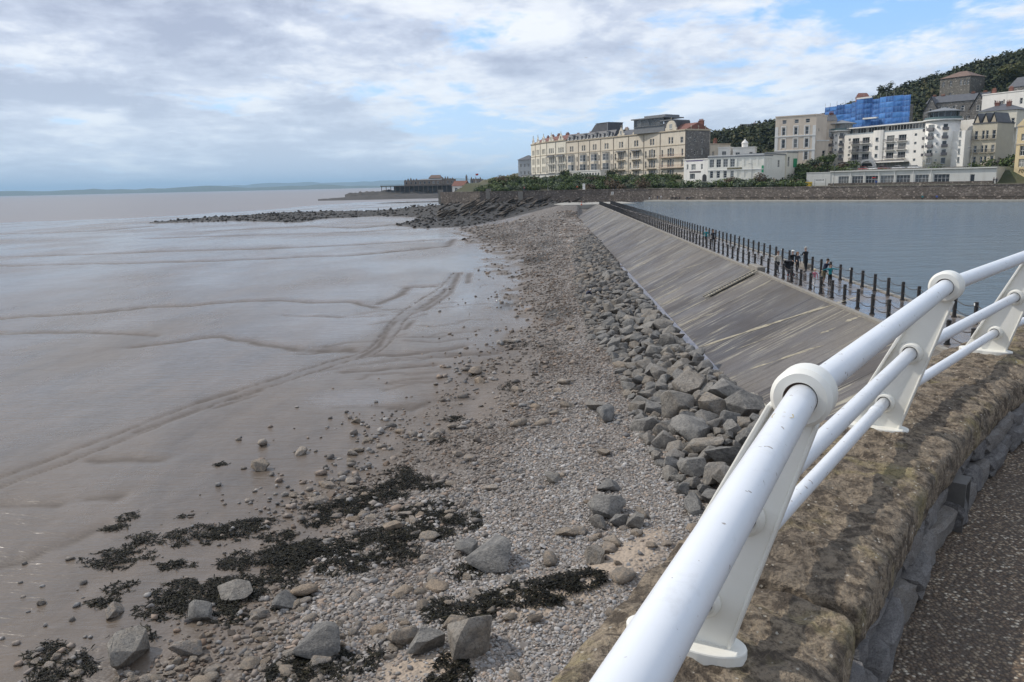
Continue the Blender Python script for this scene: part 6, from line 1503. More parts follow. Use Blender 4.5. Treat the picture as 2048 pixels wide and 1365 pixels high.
# the wood on the hill: one mass
parts = []
KEEP = [(1862, 1962, 352, 398), (1826, 1962, 305, 358), (1625, 1830, 300, 368), (1935, 2045, 285, 336), (1985, 2080, 300, 350), (1704, 1732, 440, 478), (1474, 1522, 420, 446), (1572, 1655, 335, 372), (1725, 1760, 440, 470)]
n_t = 0
for it in range(6000):
    az = R(random.uniform(8.2, 37)); rr = random.uniform(330, 640); x, y = rr*math.sin(az), rr*math.cos(az)
    px = CX+FPX*math.tan(az-YAW)*1.02
    if px < 1385: continue
    t_ = float(wall_front(np.array([x]), np.array([y]))[0]); lim = np.interp(px, [1385, 1540, 1640, 1700, 1830, 1960, 2100], [66, 80, 120, 125, 118, 108, 100])
    if t_ < lim: continue
    w_ = x*_f[0]+y*_f[1]
    if any(pa < px < pb and wa < w_ < wb for pa, pb, wa, wb in KEEP): continue
    if random.random() > np.interp(t_, [90, 230, 330, 460], [.75, .7, .5, .22]): continue
    z = float(land_z(np.array([x]), np.array([y]))[0]); R_ = random.uniform(3.2, 5.2); Hh = random.uniform(4.2, 6.6)
    lv_ = leaves((x, y, z+Hh*.72), (R_, R_, Hh*.62), int(np.interp(rr, [330, 640], [160, 66])), .72); tnt = random.gauss(0, .16); parts.append((lv_[0], lv_[1], np.clip(lv_[2]+tnt-.08, 0, 1))); n_t += 1
wm = crown_mesh('woodland', parts, M_WOOD); tag(link('woodland', wm), 'dark evergreen wood covering the hill behind the houses', 'woodland', kind='stuff')
print('wood trees', n_t)
def tree(px, w, H, R_, mat, label, lean=0.0, n=420, z=None, size=.45, squash=(1, 1)):
    x, y, _ = P(px, w); z = float(land_z(np.array([x]), np.array([y]))[0]) if z is None else z
    g = empty('tree', (x, y, z), 0, label, 'tree'); tx = lean*H
    q = MB(); q.tube([(0, 0, -.5), (tx*.2, 0, H*.3), (tx*.55, 0, H*.6), (tx, 0, H*.9)], [.28, .22, .16, .05], 7); tr = q.build('trunk', M_BARK, g)
    for k in range(5):
        an = k*1.26+.4; q = MB(); q.tube([(tx*.35, 0, H*.42), (tx*.6+math.cos(an)*R_*.4, math.sin(an)*R_*.4, H*.62), (tx*.8+math.cos(an)*R_*.75, math.sin(an)*R_*.75, H*.8)], [.12, .08, .03], 5); q.build('limb', M_BARK, tr)
    ps = []
    for k in range(7):
        an = k*.9; rr = R_*.55*(k > 0); ps.append(leaves((tx*(.6+.08*k)+math.cos(an)*rr, math.sin(an)*rr, H*(.55+.07*k*(.7+.3*math.sin(k)))), (R_*.62*squash[0], R_*.62, H*.20*squash[1]), n//7, size))
    link('crown', crown_mesh('crown', ps, mat), g); return g
tree(1738, 462, 15, 4.2, M_WOOD, 'windswept dark tree leaning over the skyline beside the red brick house', .38, 420, size=.5, squash=(.8, .8))
tree(2003, 372, 15, 6.0, M_OLIVE, 'lighter olive green tree in front of the dark wood', 0, 900, size=.5)
tree(1641, 360, 12, 5.5, M_WOOD, 'dark rounded tree beside the blue netting', .1, 800, size=.5)
tree(1533, 318, 9, 3.2, M_SHRUB, 'small green tree against the side of the beige guesthouse', 0, 420, size=.35)
tree(1521, 322, 9, 3.5, M_BRUSH, 'brownish bare tree left of the beige guesthouse', 0, 420, size=.35)
tree(1650, 276, 6.5, 3.0, M_SHRUB, 'spreading green tree before the left round tower', 0, 520, size=.32)
tree(1624, 281, 5.0, 2.4, M_SAGE, 'feathery garden tree below the beige annexe', 0, 360, size=.3)
tree(1128, 347, 6.5, 1.7, M_WOOD, 'tall dark bush tree against the cream terrace', 0, 360, z=11.2, size=.3)
tree(1135, 345, 6.2, 1.4, M_SHRUB, 'second dark bush tree just before the conservatory', 0, 300, z=11.2, size=.3)
tree(1224, 318, 6.0, 2.4, M_WOOD, 'dark garden tree at the right of the conservatory', 0, 420, z=11.0, size=.3)
# the planted bank behind the far promenade: one mass, plus bushes one can point to
bank = {'g': [], 's': [], 'b': []}
path = fine(off(WALL, 5.4), 2.2)
for i, (x0, y0) in enumerate(path[:-1]):
    nx, ny = path[i+1][0]-x0, path[i+1][1]-y0; L = math.hypot(nx, ny); nx, ny = -ny/L, nx/L
    azd = math.degrees(math.atan2(x0, y0)); 
    for k in range(7):
        dd = random.uniform(9.5, 33); x, y = x0+nx*dd, y0+ny*dd; px = CX+FPX*math.tan(math.atan2(x, y)-YAW)
        if 1600 < px < 1992 and dd < 31: continue
        if px > 1600: dd2 = random.uniform(40, 55); x, y = x0+nx*dd2, y0+ny*dd2
        if (px > 1655 and px < 1905) and random.random() < .7: continue
        z = float(land_z(np.array([x]), np.array([y]))[0]); R_ = random.uniform(1.2, 2.3)
        kind = 'b' if random.random() < .13 else ('s' if random.random() < (.45 if dd < 14 else .16) else 'g')
        bank[kind].append(leaves((x, y, z+R_*.45), (R_*1.15, R_*1.15, R_*.72), 150, .30))
for px, w, H, R_ in ((1995, 262, 7, 9), (2030, 245, 8, 9), (1955, 268, 5, 7), (1560, 292, 5, 5), (1600, 290, 6, 6), (1580, 284, 4, 5), (1625, 284, 5, 4)):   # bank rising at both sides of the apartments
    for k in range(16):
        x, y, _ = P(px+random.uniform(-26, 26), w+random.uniform(-10, 10)); z = float(land_z(np.array([x]), np.array([y]))[0])
        R2 = random.uniform(1.4, 2.6); bank['g' if random.random() < .85 else 'b'].append(leaves((x, y, z+R2*.5), (R2*1.2, R2*1.2, R2*.85), 170, .32))
for k, m, nm, lab in (('g', M_SHRUB, 'shrub_bank', 'green shrubs planted along the bank behind the promenade'), ('s', M_SAGE, 'low_planting', 'grey green low planting along the promenade bank'), ('b', M_BRUSH, 'brown_brush_bank', 'brown dead brush among the bank shrubs')):
    tag(link(nm, crown_mesh(nm, bank[k], m)), lab, 'shrubs', kind='stuff')
def bush(px, w, R_, H, mat, label, n=420):
    x, y, _ = P(px, w); z = float(land_z(np.array([x]), np.array([y]))[0]); g = empty('bush', (x, y, z), 0, label, 'bush')
    q = MB()
    for k in range(5):
        an = k*1.3; q.tube([(0, 0, -.2), (math.cos(an)*R_*.3, math.sin(an)*R_*.3, H*.4), (math.cos(an)*R_*.6, math.sin(an)*R_*.6, H*.7)], [.08, .06, .02], 5)
    q.build('stem', M_BARK, g)
    link('foliage', crown_mesh('foliage', [leaves((0, 0, H*.5), (R_, R_, H*.6), n, .28)], mat), g)
for a in ((1285, 286, 2.8, 3.6, M_BRUSH, 'round brown bush on the bank below the pointed gable house'), (1225, 296, 3.4, 3.2, M_BRUSH, 'broad red brown brush on the bank below the curled gables'), (1160, 318, 3.0, 3.0, M_SHRUB, 'bright green bush below the conservatory'),
          (1345, 272, 2.6, 2.6, M_SHRUB, 'fresh green bush on the bank below the end wall'), (1030, 322, 2.6, 3.4, M_OLIVE, 'yellow green bush near the end of the promenade wall'), (1518, 262, 2.4, 3.8, M_BRUSH, 'tall brown bush below the hotel corner'),
          (1462, 268, 2.2, 2.6, M_BRUSH, 'small brown bush in front of the cream hotel'), (1500, 268, 2.6, 2.4, M_SHRUB, 'dark green bush between the two brown bushes'), (1700, 283, 3.0, 2.8, M_SHRUB, 'clipped green bush at the foot of the left tower'), (1682, 282, 2.4, 2.4, M_BRUSH, 'brown clipped bush at the left tower foot'),
          (990, 332, 2.6, 2.6, M_SHRUB, 'green bush at the seaward end of the bank'), (1006, 330, 2.8, 3.0, M_BRUSH, 'brown thorny bush near the yellow green bush'), (1400, 271, 2.4, 2.0, M_SAGE, 'grey green bush in front of the white hotel wing')): bush(*a)
# hedge along the terrace foot
# ================================================================== old pier and outlying rocks
mound('pier_island', 690, 950, 905, [(690, 389), (715, 386), (760, 382), (830, 378.5), (900, 377), (950, 377)], pm('pier_island_rock', (.085, .073, .06), (.035, .03, .026), .10, .95), 'low brown rock island under the old pier', 30, -.5, zn=4.0)
M_DKR = pm('dark_tidal_rock', (.035, .030, .026), (.07, .06, .05), .2, .9)
mound('tidal_spit', 636, 930, 770, [(636, 399), (700, 394), (770, 390), (850, 388), (930, 386)], M_DKR, 'dark tidal spit running out below the pier', 30, -.6, zn=.5)
mound('tidal_shelf', 745, 900, 560, [(745, 408), (800, 404.5), (850, 403.5), (900, 402)], M_DKR, 'small dark shelf of rock between the spit and the platform', 12, -.6, zn=.3)
def pier():
    a, b, W, rz = site(762, 900, 962, 880); zd = 12.6
    g = empty('old_pier', (a[0], a[1], 0), rz, 'derelict wooden pier on tall posts on the rocky island', 'pier')
    M_T = pm('weathered_timber', (.16, .13, .10), (.11, .09, .07), .5, .9); M_SH = pm('dark_timber', (.05, .042, .036), (.07, .06, .05), .5, .9)
    q = MB(); q.bb(0, W, 0, 34, zd-1.0, zd); q.build('deck', M_T, g)
    q = MB(); q.bb(14, W, 5, 30, 3, zd-1.0); q.build('under_store', M_SH, g)
    for k in range(22):
        u = 1+k*(W-2)/21; q = MB(); q.bb(u-.3, u+.3, .4, 1.0, 1.5, zd-1.0); q.build('post', M_T, g)
    q = MB(); q.bb(0, W*.36, .1, .25, zd+1.0, zd+1.15)
    for k in range(18): u = k*W*.36/17; q.bb(u, u+.12, .1, .22, zd, zd+1.1)
    q.build('rail', M_T, g)
    M_RU = pm('ruined_stone', (.22, .17, .13), (.15, .12, .095), .4, .9)
    def pav(x0, x1, h, rise, lab, y0=8, rm=M_BRNT, wins=3):
        o = empty('pier_pavilion', (a[0]+math.cos(rz)*x0-math.sin(rz)*y0, a[1]+math.sin(rz)*x0+math.cos(rz)*y0, zd), rz, lab, 'pavilion', 'ruined buildings on the old pier'); w_ = x1-x0
        wall_open(o, w_, h, [(w_*(k+.3)/wins, h*.2, w_/wins*.4, h*.5, (1, 1)) for k in range(wins)], M_RU); shell(o, w_, 10, h, M_RU)
        if rise: gable_roof(o, w_, 10, h+.01, rise, rm, .3, w_*.12)
        else:
            q = MB(); n = 5
            for k in range(n): q.plate([(w_*k/n+.2, h), (w_*(k+1)/n-.2, h), (w_*(k+.5)/n, h+random.uniform(1.2, 3.4))], 0, .6)
            q.build('broken_gable', M_RU, o)
    pav(W*.22, W*.36, 5.2, 0, 'roofless pier building with jagged gables at the seaward end'); pav(W*.36, W*.63, 5.6, 1.2, 'long low pier hall with shallow brown roof', wins=6, rm=M_LEAD)
    pav(W*.46, W*.58, 7.4, 3.4, 'taller pier pavilion with pointed brown roof behind the hall', 12); pav(W*.60, W*.72, 6.0, 0, 'broken gabled pier building right of the hall'); pav(W*.88, W*.99, 5.0, 0, 'ruined pier building beside the clock tower', 10)
    o = empty('clock_tower', (a[0]+math.cos(rz)*W*.845-math.sin(rz)*9, a[1]+math.sin(rz)*W*.845+math.cos(rz)*9, zd), rz, 'slim dark clock tower on the old pier', 'tower')
    q = MB(); q.bb(-.9, .9, -.9, .9, 0, 7.5); q.build('shaft', M_RU, o); q = MB(); q.tube([(0, 0, 7.5), (0, 0, 8), (0, 0, 10.5)], [1.3, 1.2, .1], 4); q.build('cap', M_SLATE, o)
pier()
h_ = low_house('red_boathouse', 906, 415, 930, 412, 8.2, 11.4, 6, [(.2, .5, 1.6, 1.8), (.65, .5, 1.4, 1.8)], M_WHITEP, 'small red roofed boathouse at the end of the sea wall', 'boathouse', ('gable', 2.6), M_REDT)
# grey concrete end of the sea wall with buttress posts, and stepped gully
e0 = empty('sea_wall_end', (-40, 316, 0), 0, 'grey concrete end of the sea wall with square posts above the rocks', 'wall')
for px, w in ((883, 322), (978, 304), (1042, 298)):
    p = P(px, w); q = MB(); q.bb(-.9, .9, -.9, .9, 4.5, 10.2 if px != 1042 else 9.0); q.build('buttress', M_CONC, e0, (p[0]+40, p[1]-316, 0))
pa, pb = P(884, 321), P(975, 304); L_ = math.hypot(pb[0]-pa[0], pb[1]-pa[1]); q = MB(); q.bb(0, L_, -.4, .4, 4.0, 9.25); q.build('end_panel', M_RUBBLE, e0, (pa[0]+40, pa[1]-316, 0), facing(pa, pb))
# tilted slabs of strata below the wall
random.seed(31)
M_STRATA = pm('tilted_strata', (.085, .068, .052), (.035, .03, .025), .5, .9, .5, .2, .35)
SLB = [hull_rock(1500+k, 14, (1, .5, .30), .07, .14, M_STRATA) for k in range(6)]
for k in range(170):
    px = random.uniform(880, 1165); w = random.uniform(262, 302); p = P(px, w)
    mm, hh = platform(np.array([p[0]]), np.array([p[1]]))
    if float(mm[0]) < .3: continue
    z = max(float(hh[0]), .6)+np.interp(w, [262, 302], [0, .8]); sc = random.uniform(.7, 1.9)
    o = link('tilted_rock', random.choice(SLB), None, (p[0], p[1], z), rot=(random.uniform(-.2, .2), -.42+random.uniform(-.12, .12), random.uniform(-.3, .25)), scale=(sc*1.3, sc, sc))
    tag(o, 'tilted brown rock slab below the far sea wall', 'rock', 'tilted rock slabs below the far sea wall')
# ================================================================== haze
def haze():
    m = bpy.data.materials.new('sea_haze'); m.use_nodes = True; t = m.node_tree; t.nodes.clear()
    o = node(t, 'ShaderNodeOutputMaterial'); v = node(t, 'ShaderNodeVolumePrincipled', {'Color': (.52, .77, 1.0, 1), 'Density': HAZE_DENSITY, 'Anisotropy': 0.0}); t.links.new(v.outputs[0], o.inputs['Volume'])
    q = MB(); q.bb(-37000, 31000, -3500, 37000, -8, 330); ob = q.build('haze', m)
    tag(ob, 'thin pale sea haze over the whole bay', 'haze', kind='stuff')
HAZE_DENSITY = 7.0e-5
haze()
# ================================================================== people
M_SKIN = pm('skin', (.42, .27, .20), (.36, .23, .17), 8, .6)
def cloth(name, c): return pm('cloth_'+name, c, tuple(v*.75 for v in c), 6, .9, .3, .02)
def body(name, loc, rz, label, top, legs, hair, pose='walk', h=1.72, shoes=(.03, .03, .03), arms=None, lean=0.0, hat=None, group=None, stride=.28, extra=None, bare_legs=False):
    """one continuous skinned figure; faces -y in its own frame"""
    k = h/1.72; J = {}; Rr = {}
    def j(n, x, y, z, r, r2=None): J[n] = Vector((x, y, z))*k; Rr[n] = (r*k, (r2 or r)*k)
    if pose in ('walk', 'stand', 'bend'):
        st = stride if pose == 'walk' else .05
        hipz = .92
        ln = math.sin(lean); lc = math.cos(lean)
        def tp(y, z): return (-(z-hipz)*ln+y*lc, hipz+(z-hipz)*lc-0*y)
        def jt(n, x, z, r, r2=None, y=0.0): yy, zz = tp(y, z); j(n, x, yy, zz, r, r2)
        j('pelvis', 0, 0, hipz, .155, .115); jt('waist', 0, 1.08, .135, .10); jt('chest', 0, 1.28, .165, .115); jt('neck0', 0, 1.43, .085); jt('neck', 0, 1.49, .052); jt('head', 0, 1.60, .086, .10, -.015); jt('crown', 0, 1.68, .066, .08)
        for s, d in ((-1, 1), (1, -1)):
            sn = 'l' if s < 0 else 'r'
            j('hip'+sn, s*.095, 0, hipz-.06, .098); j('knee'+sn, s*.10, -st*.55*d-.02, .50, .062); j('ankle'+sn, s*.10, -st*d+(.10 if d < 0 else 0), .09+(.03 if d < 0 and pose == 'walk' else 0), .043); j('toe'+sn, s*.11, -st*d-.15, .035, .042, .032)
            a = (arms or {}).get(sn, (None,))
            jt('sho'+sn, s*.19, 1.395, .062)
            sy, sz = tp(0, 1.395)
            if a[0] is None: e = (s*.235, sy+.10*d*(pose == 'walk'), sz-.27); w_ = (s*.245, sy+.06*d*(pose == 'walk')-.07, sz-.50); 
            else: e, w_ = [(s*q[0], sy+q[1], sz+q[2]) for q in a]
            j('elb'+sn, *e, .045); j('wri'+sn, *w_, .032)
            dv = (Vector(w_)-Vector(e)).normalized(); pl = Vector(w_)+dv*.06; j('palm'+sn, *pl, .036, .022)
            sd = dv.cross(Vector((0, 0, 1)) if abs(dv.z) < .8 else Vector((0, 1, 0))).normalized()
            for q in range(4):
                b0 = pl+dv*.045+sd*(q-1.5)*.018; j('fin%s%d' % (sn, q), *b0, .0095); b1 = b0+dv*(.05-.006*abs(q-1))+Vector((0, -.012, -.004)); j('tip%s%d' % (sn, q), *b1, .008)
            th = pl+sd*.042+dv*.01; j('thu'+sn, *th, .011); th2 = th+sd*.015+dv*.035; j('tht'+sn, *th2, .009)
    elif pose == 'crouch':
        j('pelvis', 0, .10, .36, .17, .14); j('waist', 0, .02, .50, .16, .13); j('chest', 0, -.12, .66, .18, .13); j('neck0', 0, -.22, .74, .085); j('neck', 0, -.27, .76, .055); j('head', 0, -.35, .78, .088, .10); j('crown', 0, -.40, .82, .07)
        for s in (-1, 1):
            sn = 'l' if s < 0 else 'r'
            j('hip'+sn, s*.10, .08, .33, .10); j('knee'+sn, s*.16, -.30, .42, .066); j('ankle'+sn, s*.13, -.08, .09, .046); j('toe'+sn, s*.14, -.26, .04, .042)
            j('sho'+sn, s*.19, -.18, .70, .064); j('elb'+sn, s*.24, -.34, .50, .046); j('wri'+sn, s*.18, -.50, .32, .034); j('palm'+sn, s*.16, -.54, .25, .036, .022)
    else:                                     # seated on a bench
        j('pelvis', 0, .05, .52, .16, .13); j('waist', 0, .06, .68, .14, .11); j('chest', 0, .06, .90, .165, .12); j('neck0', 0, .04, 1.05, .085); j('neck', 0, .03, 1.11, .052); j('head', 0, .01, 1.22, .087, .10); j('crown', 0, .01, 1.30, .067)
        for s in (-1, 1):
            sn = 'l' if s < 0 else 'r'
            j('hip'+sn, s*.10, 0, .50, .10); j('knee'+sn, s*.12, -.40, .50, .065); j('ankle'+sn, s*.12, -.38, .09, .046); j('toe'+sn, s*.12, -.54, .04, .042)
            j('sho'+sn, s*.19, .05, 1.01, .062); j('elb'+sn, s*.24, .02, .74, .046); j('wri'+sn, s*.14, -.22, .62, .034); j('palm'+sn, s*.10, -.29, .60, .036, .022)
    E = [('pelvis', 'waist'), ('waist', 'chest'), ('chest', 'neck0'), ('neck0', 'neck'), ('neck', 'head'), ('head', 'crown')]
    for s in 'lr':
        E += [('pelvis', 'hip'+s), ('hip'+s, 'knee'+s), ('knee'+s, 'ankle'+s), ('ankle'+s, 'toe'+s), ('chest', 'sho'+s), ('sho'+s, 'elb'+s), ('elb'+s, 'wri'+s), ('wri'+s, 'palm'+s)]
        for q in range(4):
            if 'fin%s%d' % (s, q) in J: E += [('palm'+s, 'fin%s%d' % (s, q)), ('fin%s%d' % (s, q), 'tip%s%d' % (s, q))]
        if 'thu'+s in J: E += [('palm'+s, 'thu'+s), ('thu'+s, 'tht'+s)]
    nm = list(J); me = bpy.data.meshes.new('body'); me.from_pydata([J[n] for n in nm], [(nm.index(a), nm.index(b)) for a, b in E], [])
    o = bpy.data.objects.new('body', me); COL.objects.link(o); sk = o.modifiers.new('s', 'SKIN'); sk.use_smooth_shade = True; sk.branch_smoothing = .4
    for i, n in enumerate(nm):
        me.skin_vertices[0].data[i].radius = Rr[n]; me.skin_vertices[0].data[i].use_root = n == 'pelvis'
    ss = o.modifiers.new('u', 'SUBSURF'); ss.levels = 1; ss.render_levels = 1
    dg = bpy.context.evaluated_depsgraph_get(); m2 = bpy.data.meshes.new_from_object(o.evaluated_get(dg)); bpy.data.objects.remove(o)
    m2.materials.clear()
    for m in (M_SKIN, top, legs, cloth('shoe', shoes)): m2.materials.append(m)
    skinset = {'neck', 'head', 'crown'}
    seg = [(J[a], J[b], a, b) for a, b in E]
    nf = len(m2.polygons); C_ = np.zeros(nf*3, np.float32); m2.polygons.foreach_get('center', C_); C_ = C_.reshape(-1, 3)
    DD = []; TT = []
    for A, B, a, b in seg:
        A_ = np.array(A); d_ = np.array(B)-A_; t_ = np.clip((C_-A_)@d_/(d_@d_+1e-9), 0, 1); TT.append(t_)
        DD.append(np.linalg.norm(C_-A_-t_[:, None]*d_, axis=1)-.5*(Rr[a][0]*(1-t_)+Rr[b][0]*t_))
    bi = np.argmin(np.array(DD), 0); mis = []
    for k_, i_ in enumerate(bi):
        b = seg[i_][3]; t = TT[i_][k_]
        if b.startswith(('palm', 'fin', 'tip', 'thu', 'tht')) or b in skinset: mi = 0
        elif b.startswith('ankle'): mi = 0 if bare_legs and t < .8 else 2
        elif b.startswith('toe'): mi = 3
        elif b.startswith(('hip', 'knee')) or (b == 'waist' and t < .25): mi = 2
        else: mi = 1
        mis.append(mi)
    m2.polygons.foreach_set('material_index', mis)
    g = empty(name, loc, rz, label, 'person', group); m2.name = 'body'; link('body', m2, g)
    # hair, nose and ears
    hd, cr_ = J['head'], J['crown']; c = (hd+cr_)/2; q = MB(); n = 10; vs = []
    for a in range(6):
        ph = a/5*1.75
        for b in range(n): th = 2*math.pi*b/n; vs.append((c.x+.098*k*math.sin(ph)*math.cos(th), c.y+.022*k+.110*k*math.sin(ph)*math.sin(th)*(1 if math.sin(th) > 0 else .78), c.z+.018*k+.108*k*math.cos(ph)))
    q.add(vs, [(a*n+b, a*n+(b+1) % n, (a+1)*n+(b+1) % n, (a+1)*n+b) for a in range(5) for b in range(n)]); q.build('hair', cloth('hair_%02d' % int(hair[0]*100), hair), g, smooth=True)
    q = MB(); q.tube([(hd.x, hd.y-.09*k, hd.z+.015*k), (hd.x, hd.y-.122*k, hd.z-.01*k)], [.008*k, .015*k], 5); [q.box((hd.x+s*.088*k, hd.y+.01*k, hd.z+.005*k), (.014*k, .035*k, .055*k)) for s in (-1, 1)]; q.build('nose_and_ears', M_SKIN, g)
    if hat:
        q = MB(); q.tube([(c.x, c.y, c.z+.05*k), (c.x, c.y, c.z+.085*k), (c.x, c.y, c.z+.14*k)], [.118*k, .112*k, .04*k], 14); q.box((c.x, c.y-.13*k, c.z+.062*k), (.15*k, .11*k, .014*k)); q.build('cap', hat, g)
    return g
NAVY = cloth('navy', (.018, .022, .045)); BLACK = cloth('black', (.014, .014, .016)); TEAL = cloth('teal', (.015, .20, .22)); CREAMC = cloth('cream', (.55, .50, .42)); PINK = cloth('pink', (.50, .18, .22)); JEAN = cloth('denim', (.05, .07, .12)); CHAR = cloth('charcoal', (.035, .035, .04))
CAMO = cloth('khaki', (.20, .17, .11)); WHITEC = cloth('white', (.68, .67, .65)); GREYC = cloth('grey', (.22, .22, .24)); RED = cloth('red', (.42, .05, .05)); BLUEC = cloth('blue', (.06, .12, .38)); ORANGE = cloth('orange', (.60, .14, .05))
def at_deck(px, py): return V(px, py, CZ+.012)
T = math.pi
body('person', at_deck(1412, 491), .2, 'person in teal jacket walking with a companion far along the causeway', TEAL, BLACK, (.03, .02, .015), 'walk', 1.70)
body('person', at_deck(1426, 494), -.1, 'person in dark open coat over pale top beside the teal jacket', CHAR, BLACK, (.05, .03, .02), 'walk', 1.74)
body('person', at_deck(1555, 548), .3, 'person in cream jacket walking next to the seaward bollards', CREAMC, CHAR, (.10, .05, .03), 'walk', 1.62)
body('person', at_deck(1583, 548), .1, 'person in black with white hat pushing a pushchair', BLACK, BLACK, (.3, .28, .25), 'walk', 1.68, arms={'l': ((.22, -.12, -.24), (.16, -.38, -.36)), 'r': ((.22, -.12, -.24), (.16, -.38, -.36))}, lean=.10, hat=cloth('white_hat', (.7, .68, .62)))
body('person', at_deck(1594, 546), .3, 'small person in dark clothes beside the pushchair', CHAR, CHAR, (.25, .12, .06), 'stand', 1.5)
body('person', (at_deck(1611, 545)[0], at_deck(1611, 545)[1], CZ+.02), T+.5, 'grey haired man in black standing by the lakeside block looking at the water', BLACK, BLACK, (.40, .38, .35), 'stand', 1.84, lean=.12, arms={'l': ((.26, -.10, -.22), (.20, -.30, -.22)), 'r': ((.26, -.10, -.22), (.20, -.30, -.22))})
body('person', at_deck(1646, 572), .5, 'man in navy top and khaki shorts bending towards a small child', NAVY, CAMO, (.04, .025, .015), 'bend', 1.80, lean=.42, arms={'l': ((.24, -.12, -.24), (.20, -.20, -.46)), 'r': ((.24, -.14, -.24), (.18, -.30, -.42))}, bare_legs=True)
body('person', at_deck(1628, 576), .2, 'small child in pink jacket and pale trousers beside the bending man', PINK, WHITEC, (.60, .48, .30), 'walk', 1.18, stride=.16)
body('person', at_deck(1659, 574), .1, 'girl in teal jumper with arms held out by the lakeside chain', TEAL, BLACK, (.06, .03, .02), 'stand', 1.42, shoes=(.45, .12, .2), arms={'l': ((.42, -.03, -.06), (.64, -.05, -.10)), 'r': ((.42, -.03, -.04), (.66, -.06, -.04))})
# pushchair
pp_ = at_deck(1577, 552); pc = empty('pushchair', pp_, .1, 'dark pushchair with red trim pushed along the causeway', 'pushchair')
q = MB(); q.tube([(-.22, .15, .22), (-.22, .42, 1.0), (.22, .42, 1.0), (.22, .15, .22)], .016, 6); q.tube([(-.22, .30, .62), (-.22, -.42, .14)], .016, 6); q.tube([(.22, .30, .62), (.22, -.42, .14)], .016, 6); q.build('frame', M_GALV, pc)
q = MB(); q.add([(-.21, .16, .42), (.21, .16, .42), (.21, -.2, .36), (-.21, -.2, .36), (-.21, .30, .92), (.21, .30, .92), (.21, -.36, .2), (-.21, -.36, .2)], [(0, 1, 2, 3), (1, 0, 4, 5), (3, 2, 6, 7)]); o = q.build('seat', BLACK, pc); o.modifiers.new('s', 'SOLIDIFY').thickness = .05
q = MB(); vs = [(sx*.23, .12+.30*math.cos(a), .78+.30*math.sin(a)) for a in np.linspace(.1, 2.2, 7) for sx in (-1, 1)]; q.add(vs, [(2*i, 2*i+1, 2*i+3, 2*i+2) for i in range(6)]); o = q.build('hood', CHAR, pc); o.modifiers.new('s', 'SOLIDIFY').thickness = .02
for wx, wy in ((-.24, .22), (.24, .22), (-.2, -.42), (.2, -.42)):
    q = MB(); q.tube([(wx-.03, wy, .12), (wx+.03, wy, .12)], .12, 14); wh = q.build('wheel', BLACK, pc); q = MB(); q.tube([(wx-.035, wy, .12), (wx+.035, wy, .12)], .05, 8); q.build('hub', RED, wh)
# crouching figure among the armour stones
x, y, _ = V(1174, 604, 1.0); body('person', (x, y, bz1(x, y)+.05), 1.9, 'person in navy crouching at the edge of the rock armour', NAVY, NAVY, (.5, .5, .48), 'crouch', 1.80)
# far figures
x, y, _ = V(757, 417, 2.6); body('person', P(757, 330, float(platform(np.array([P(757, 330)[0]]), np.array([P(757, 330)[1]]))[1][0])), 0, 'lone dark figure standing out on the rock platform', CHAR, BLACK, (.03, .02, .02), 'stand', 1.78)
def on_ledge(px, t=2.2):
    """a spot on the lower promenade in the picture column px"""
    best = min(fine(off(EDGE, t), .5), key=lambda p: abs(CX+FPX*math.tan(math.atan2(p[0], p[1])-YAW)-px)); return (best[0], best[1], 5.46)
for i, (px, tp, lg, hr, ps, lab) in enumerate(((1300, BLACK, WHITEC, .03, 'walk', 'person in black jacket and pale trousers where the causeway meets the ledge'), (1316, NAVY, JEAN, .04, 'walk', 'person in dark blue between two walkers at the ledge corner'), (1324, WHITEC, GREYC, .2, 'walk', 'person in white top, rightmost of the walkers at the ledge corner'),
        (1347, BLACK, CHAR, .03, 'sit', 'dark figure seated at the left end of the group on the ledge'), (1353, CHAR, BLACK, .1, 'sit', 'seated figure in charcoal in the group on the ledge'), (1360, NAVY, BLACK, .05, 'sit', 'seated figure in navy at the right end of the group on the ledge'),
        (1375, BLACK, JEAN, .04, 'sit', 'seated figure in black, left of the pair apart from the group'), (1381, GREYC, BLACK, .03, 'sit', 'seated figure in grey, right of the pair apart from the group'),
        (1838, TEAL, BLACK, .03, 'sit', 'person in teal jacket sitting by the foot of the wall below the cafe'), (1868, BLUEC, BLACK, .04, 'sit', 'person in blue jacket sitting by the wall below the cafe'))):
    p = on_ledge(px, 3.9 if ps == 'sit' else 1.8); body('person', p, R(random.uniform(-30, 50)) if ps == 'walk' else R(-35), lab, tp, lg, (hr, hr*.7, hr*.5), ps, 1.7)
def on_prom(px, t=2.0):
    best = min(fine(off(WALL, 5.75+t), .5), key=lambda p: abs(CX+FPX*math.tan(math.atan2(p[0], p[1])-YAW)-px)); return (best[0], best[1], 9.13)
for px, t, tp, lg, lab in ((1158, 1.0, ORANGE, CHAR, 'person in orange on the promenade behind the causeway end'), (1746, .6, BLUEC, JEAN, 'person in bright blue leaning on the promenade wall'), (1977, 1.5, BLACK, BLACK, 'person in black walking past the blank end of the cafe, on the left'), (1982, 1.9, NAVY, BLACK, 'person in navy walking past the blank end of the cafe, on the right'), (1055, 1.0, RED, JEAN, 'person in red near the left end of the promenade')):
    body('person', on_prom(px, t), random.uniform(-1, 1), lab, tp, lg, (.04, .03, .02), 'walk', 1.74)
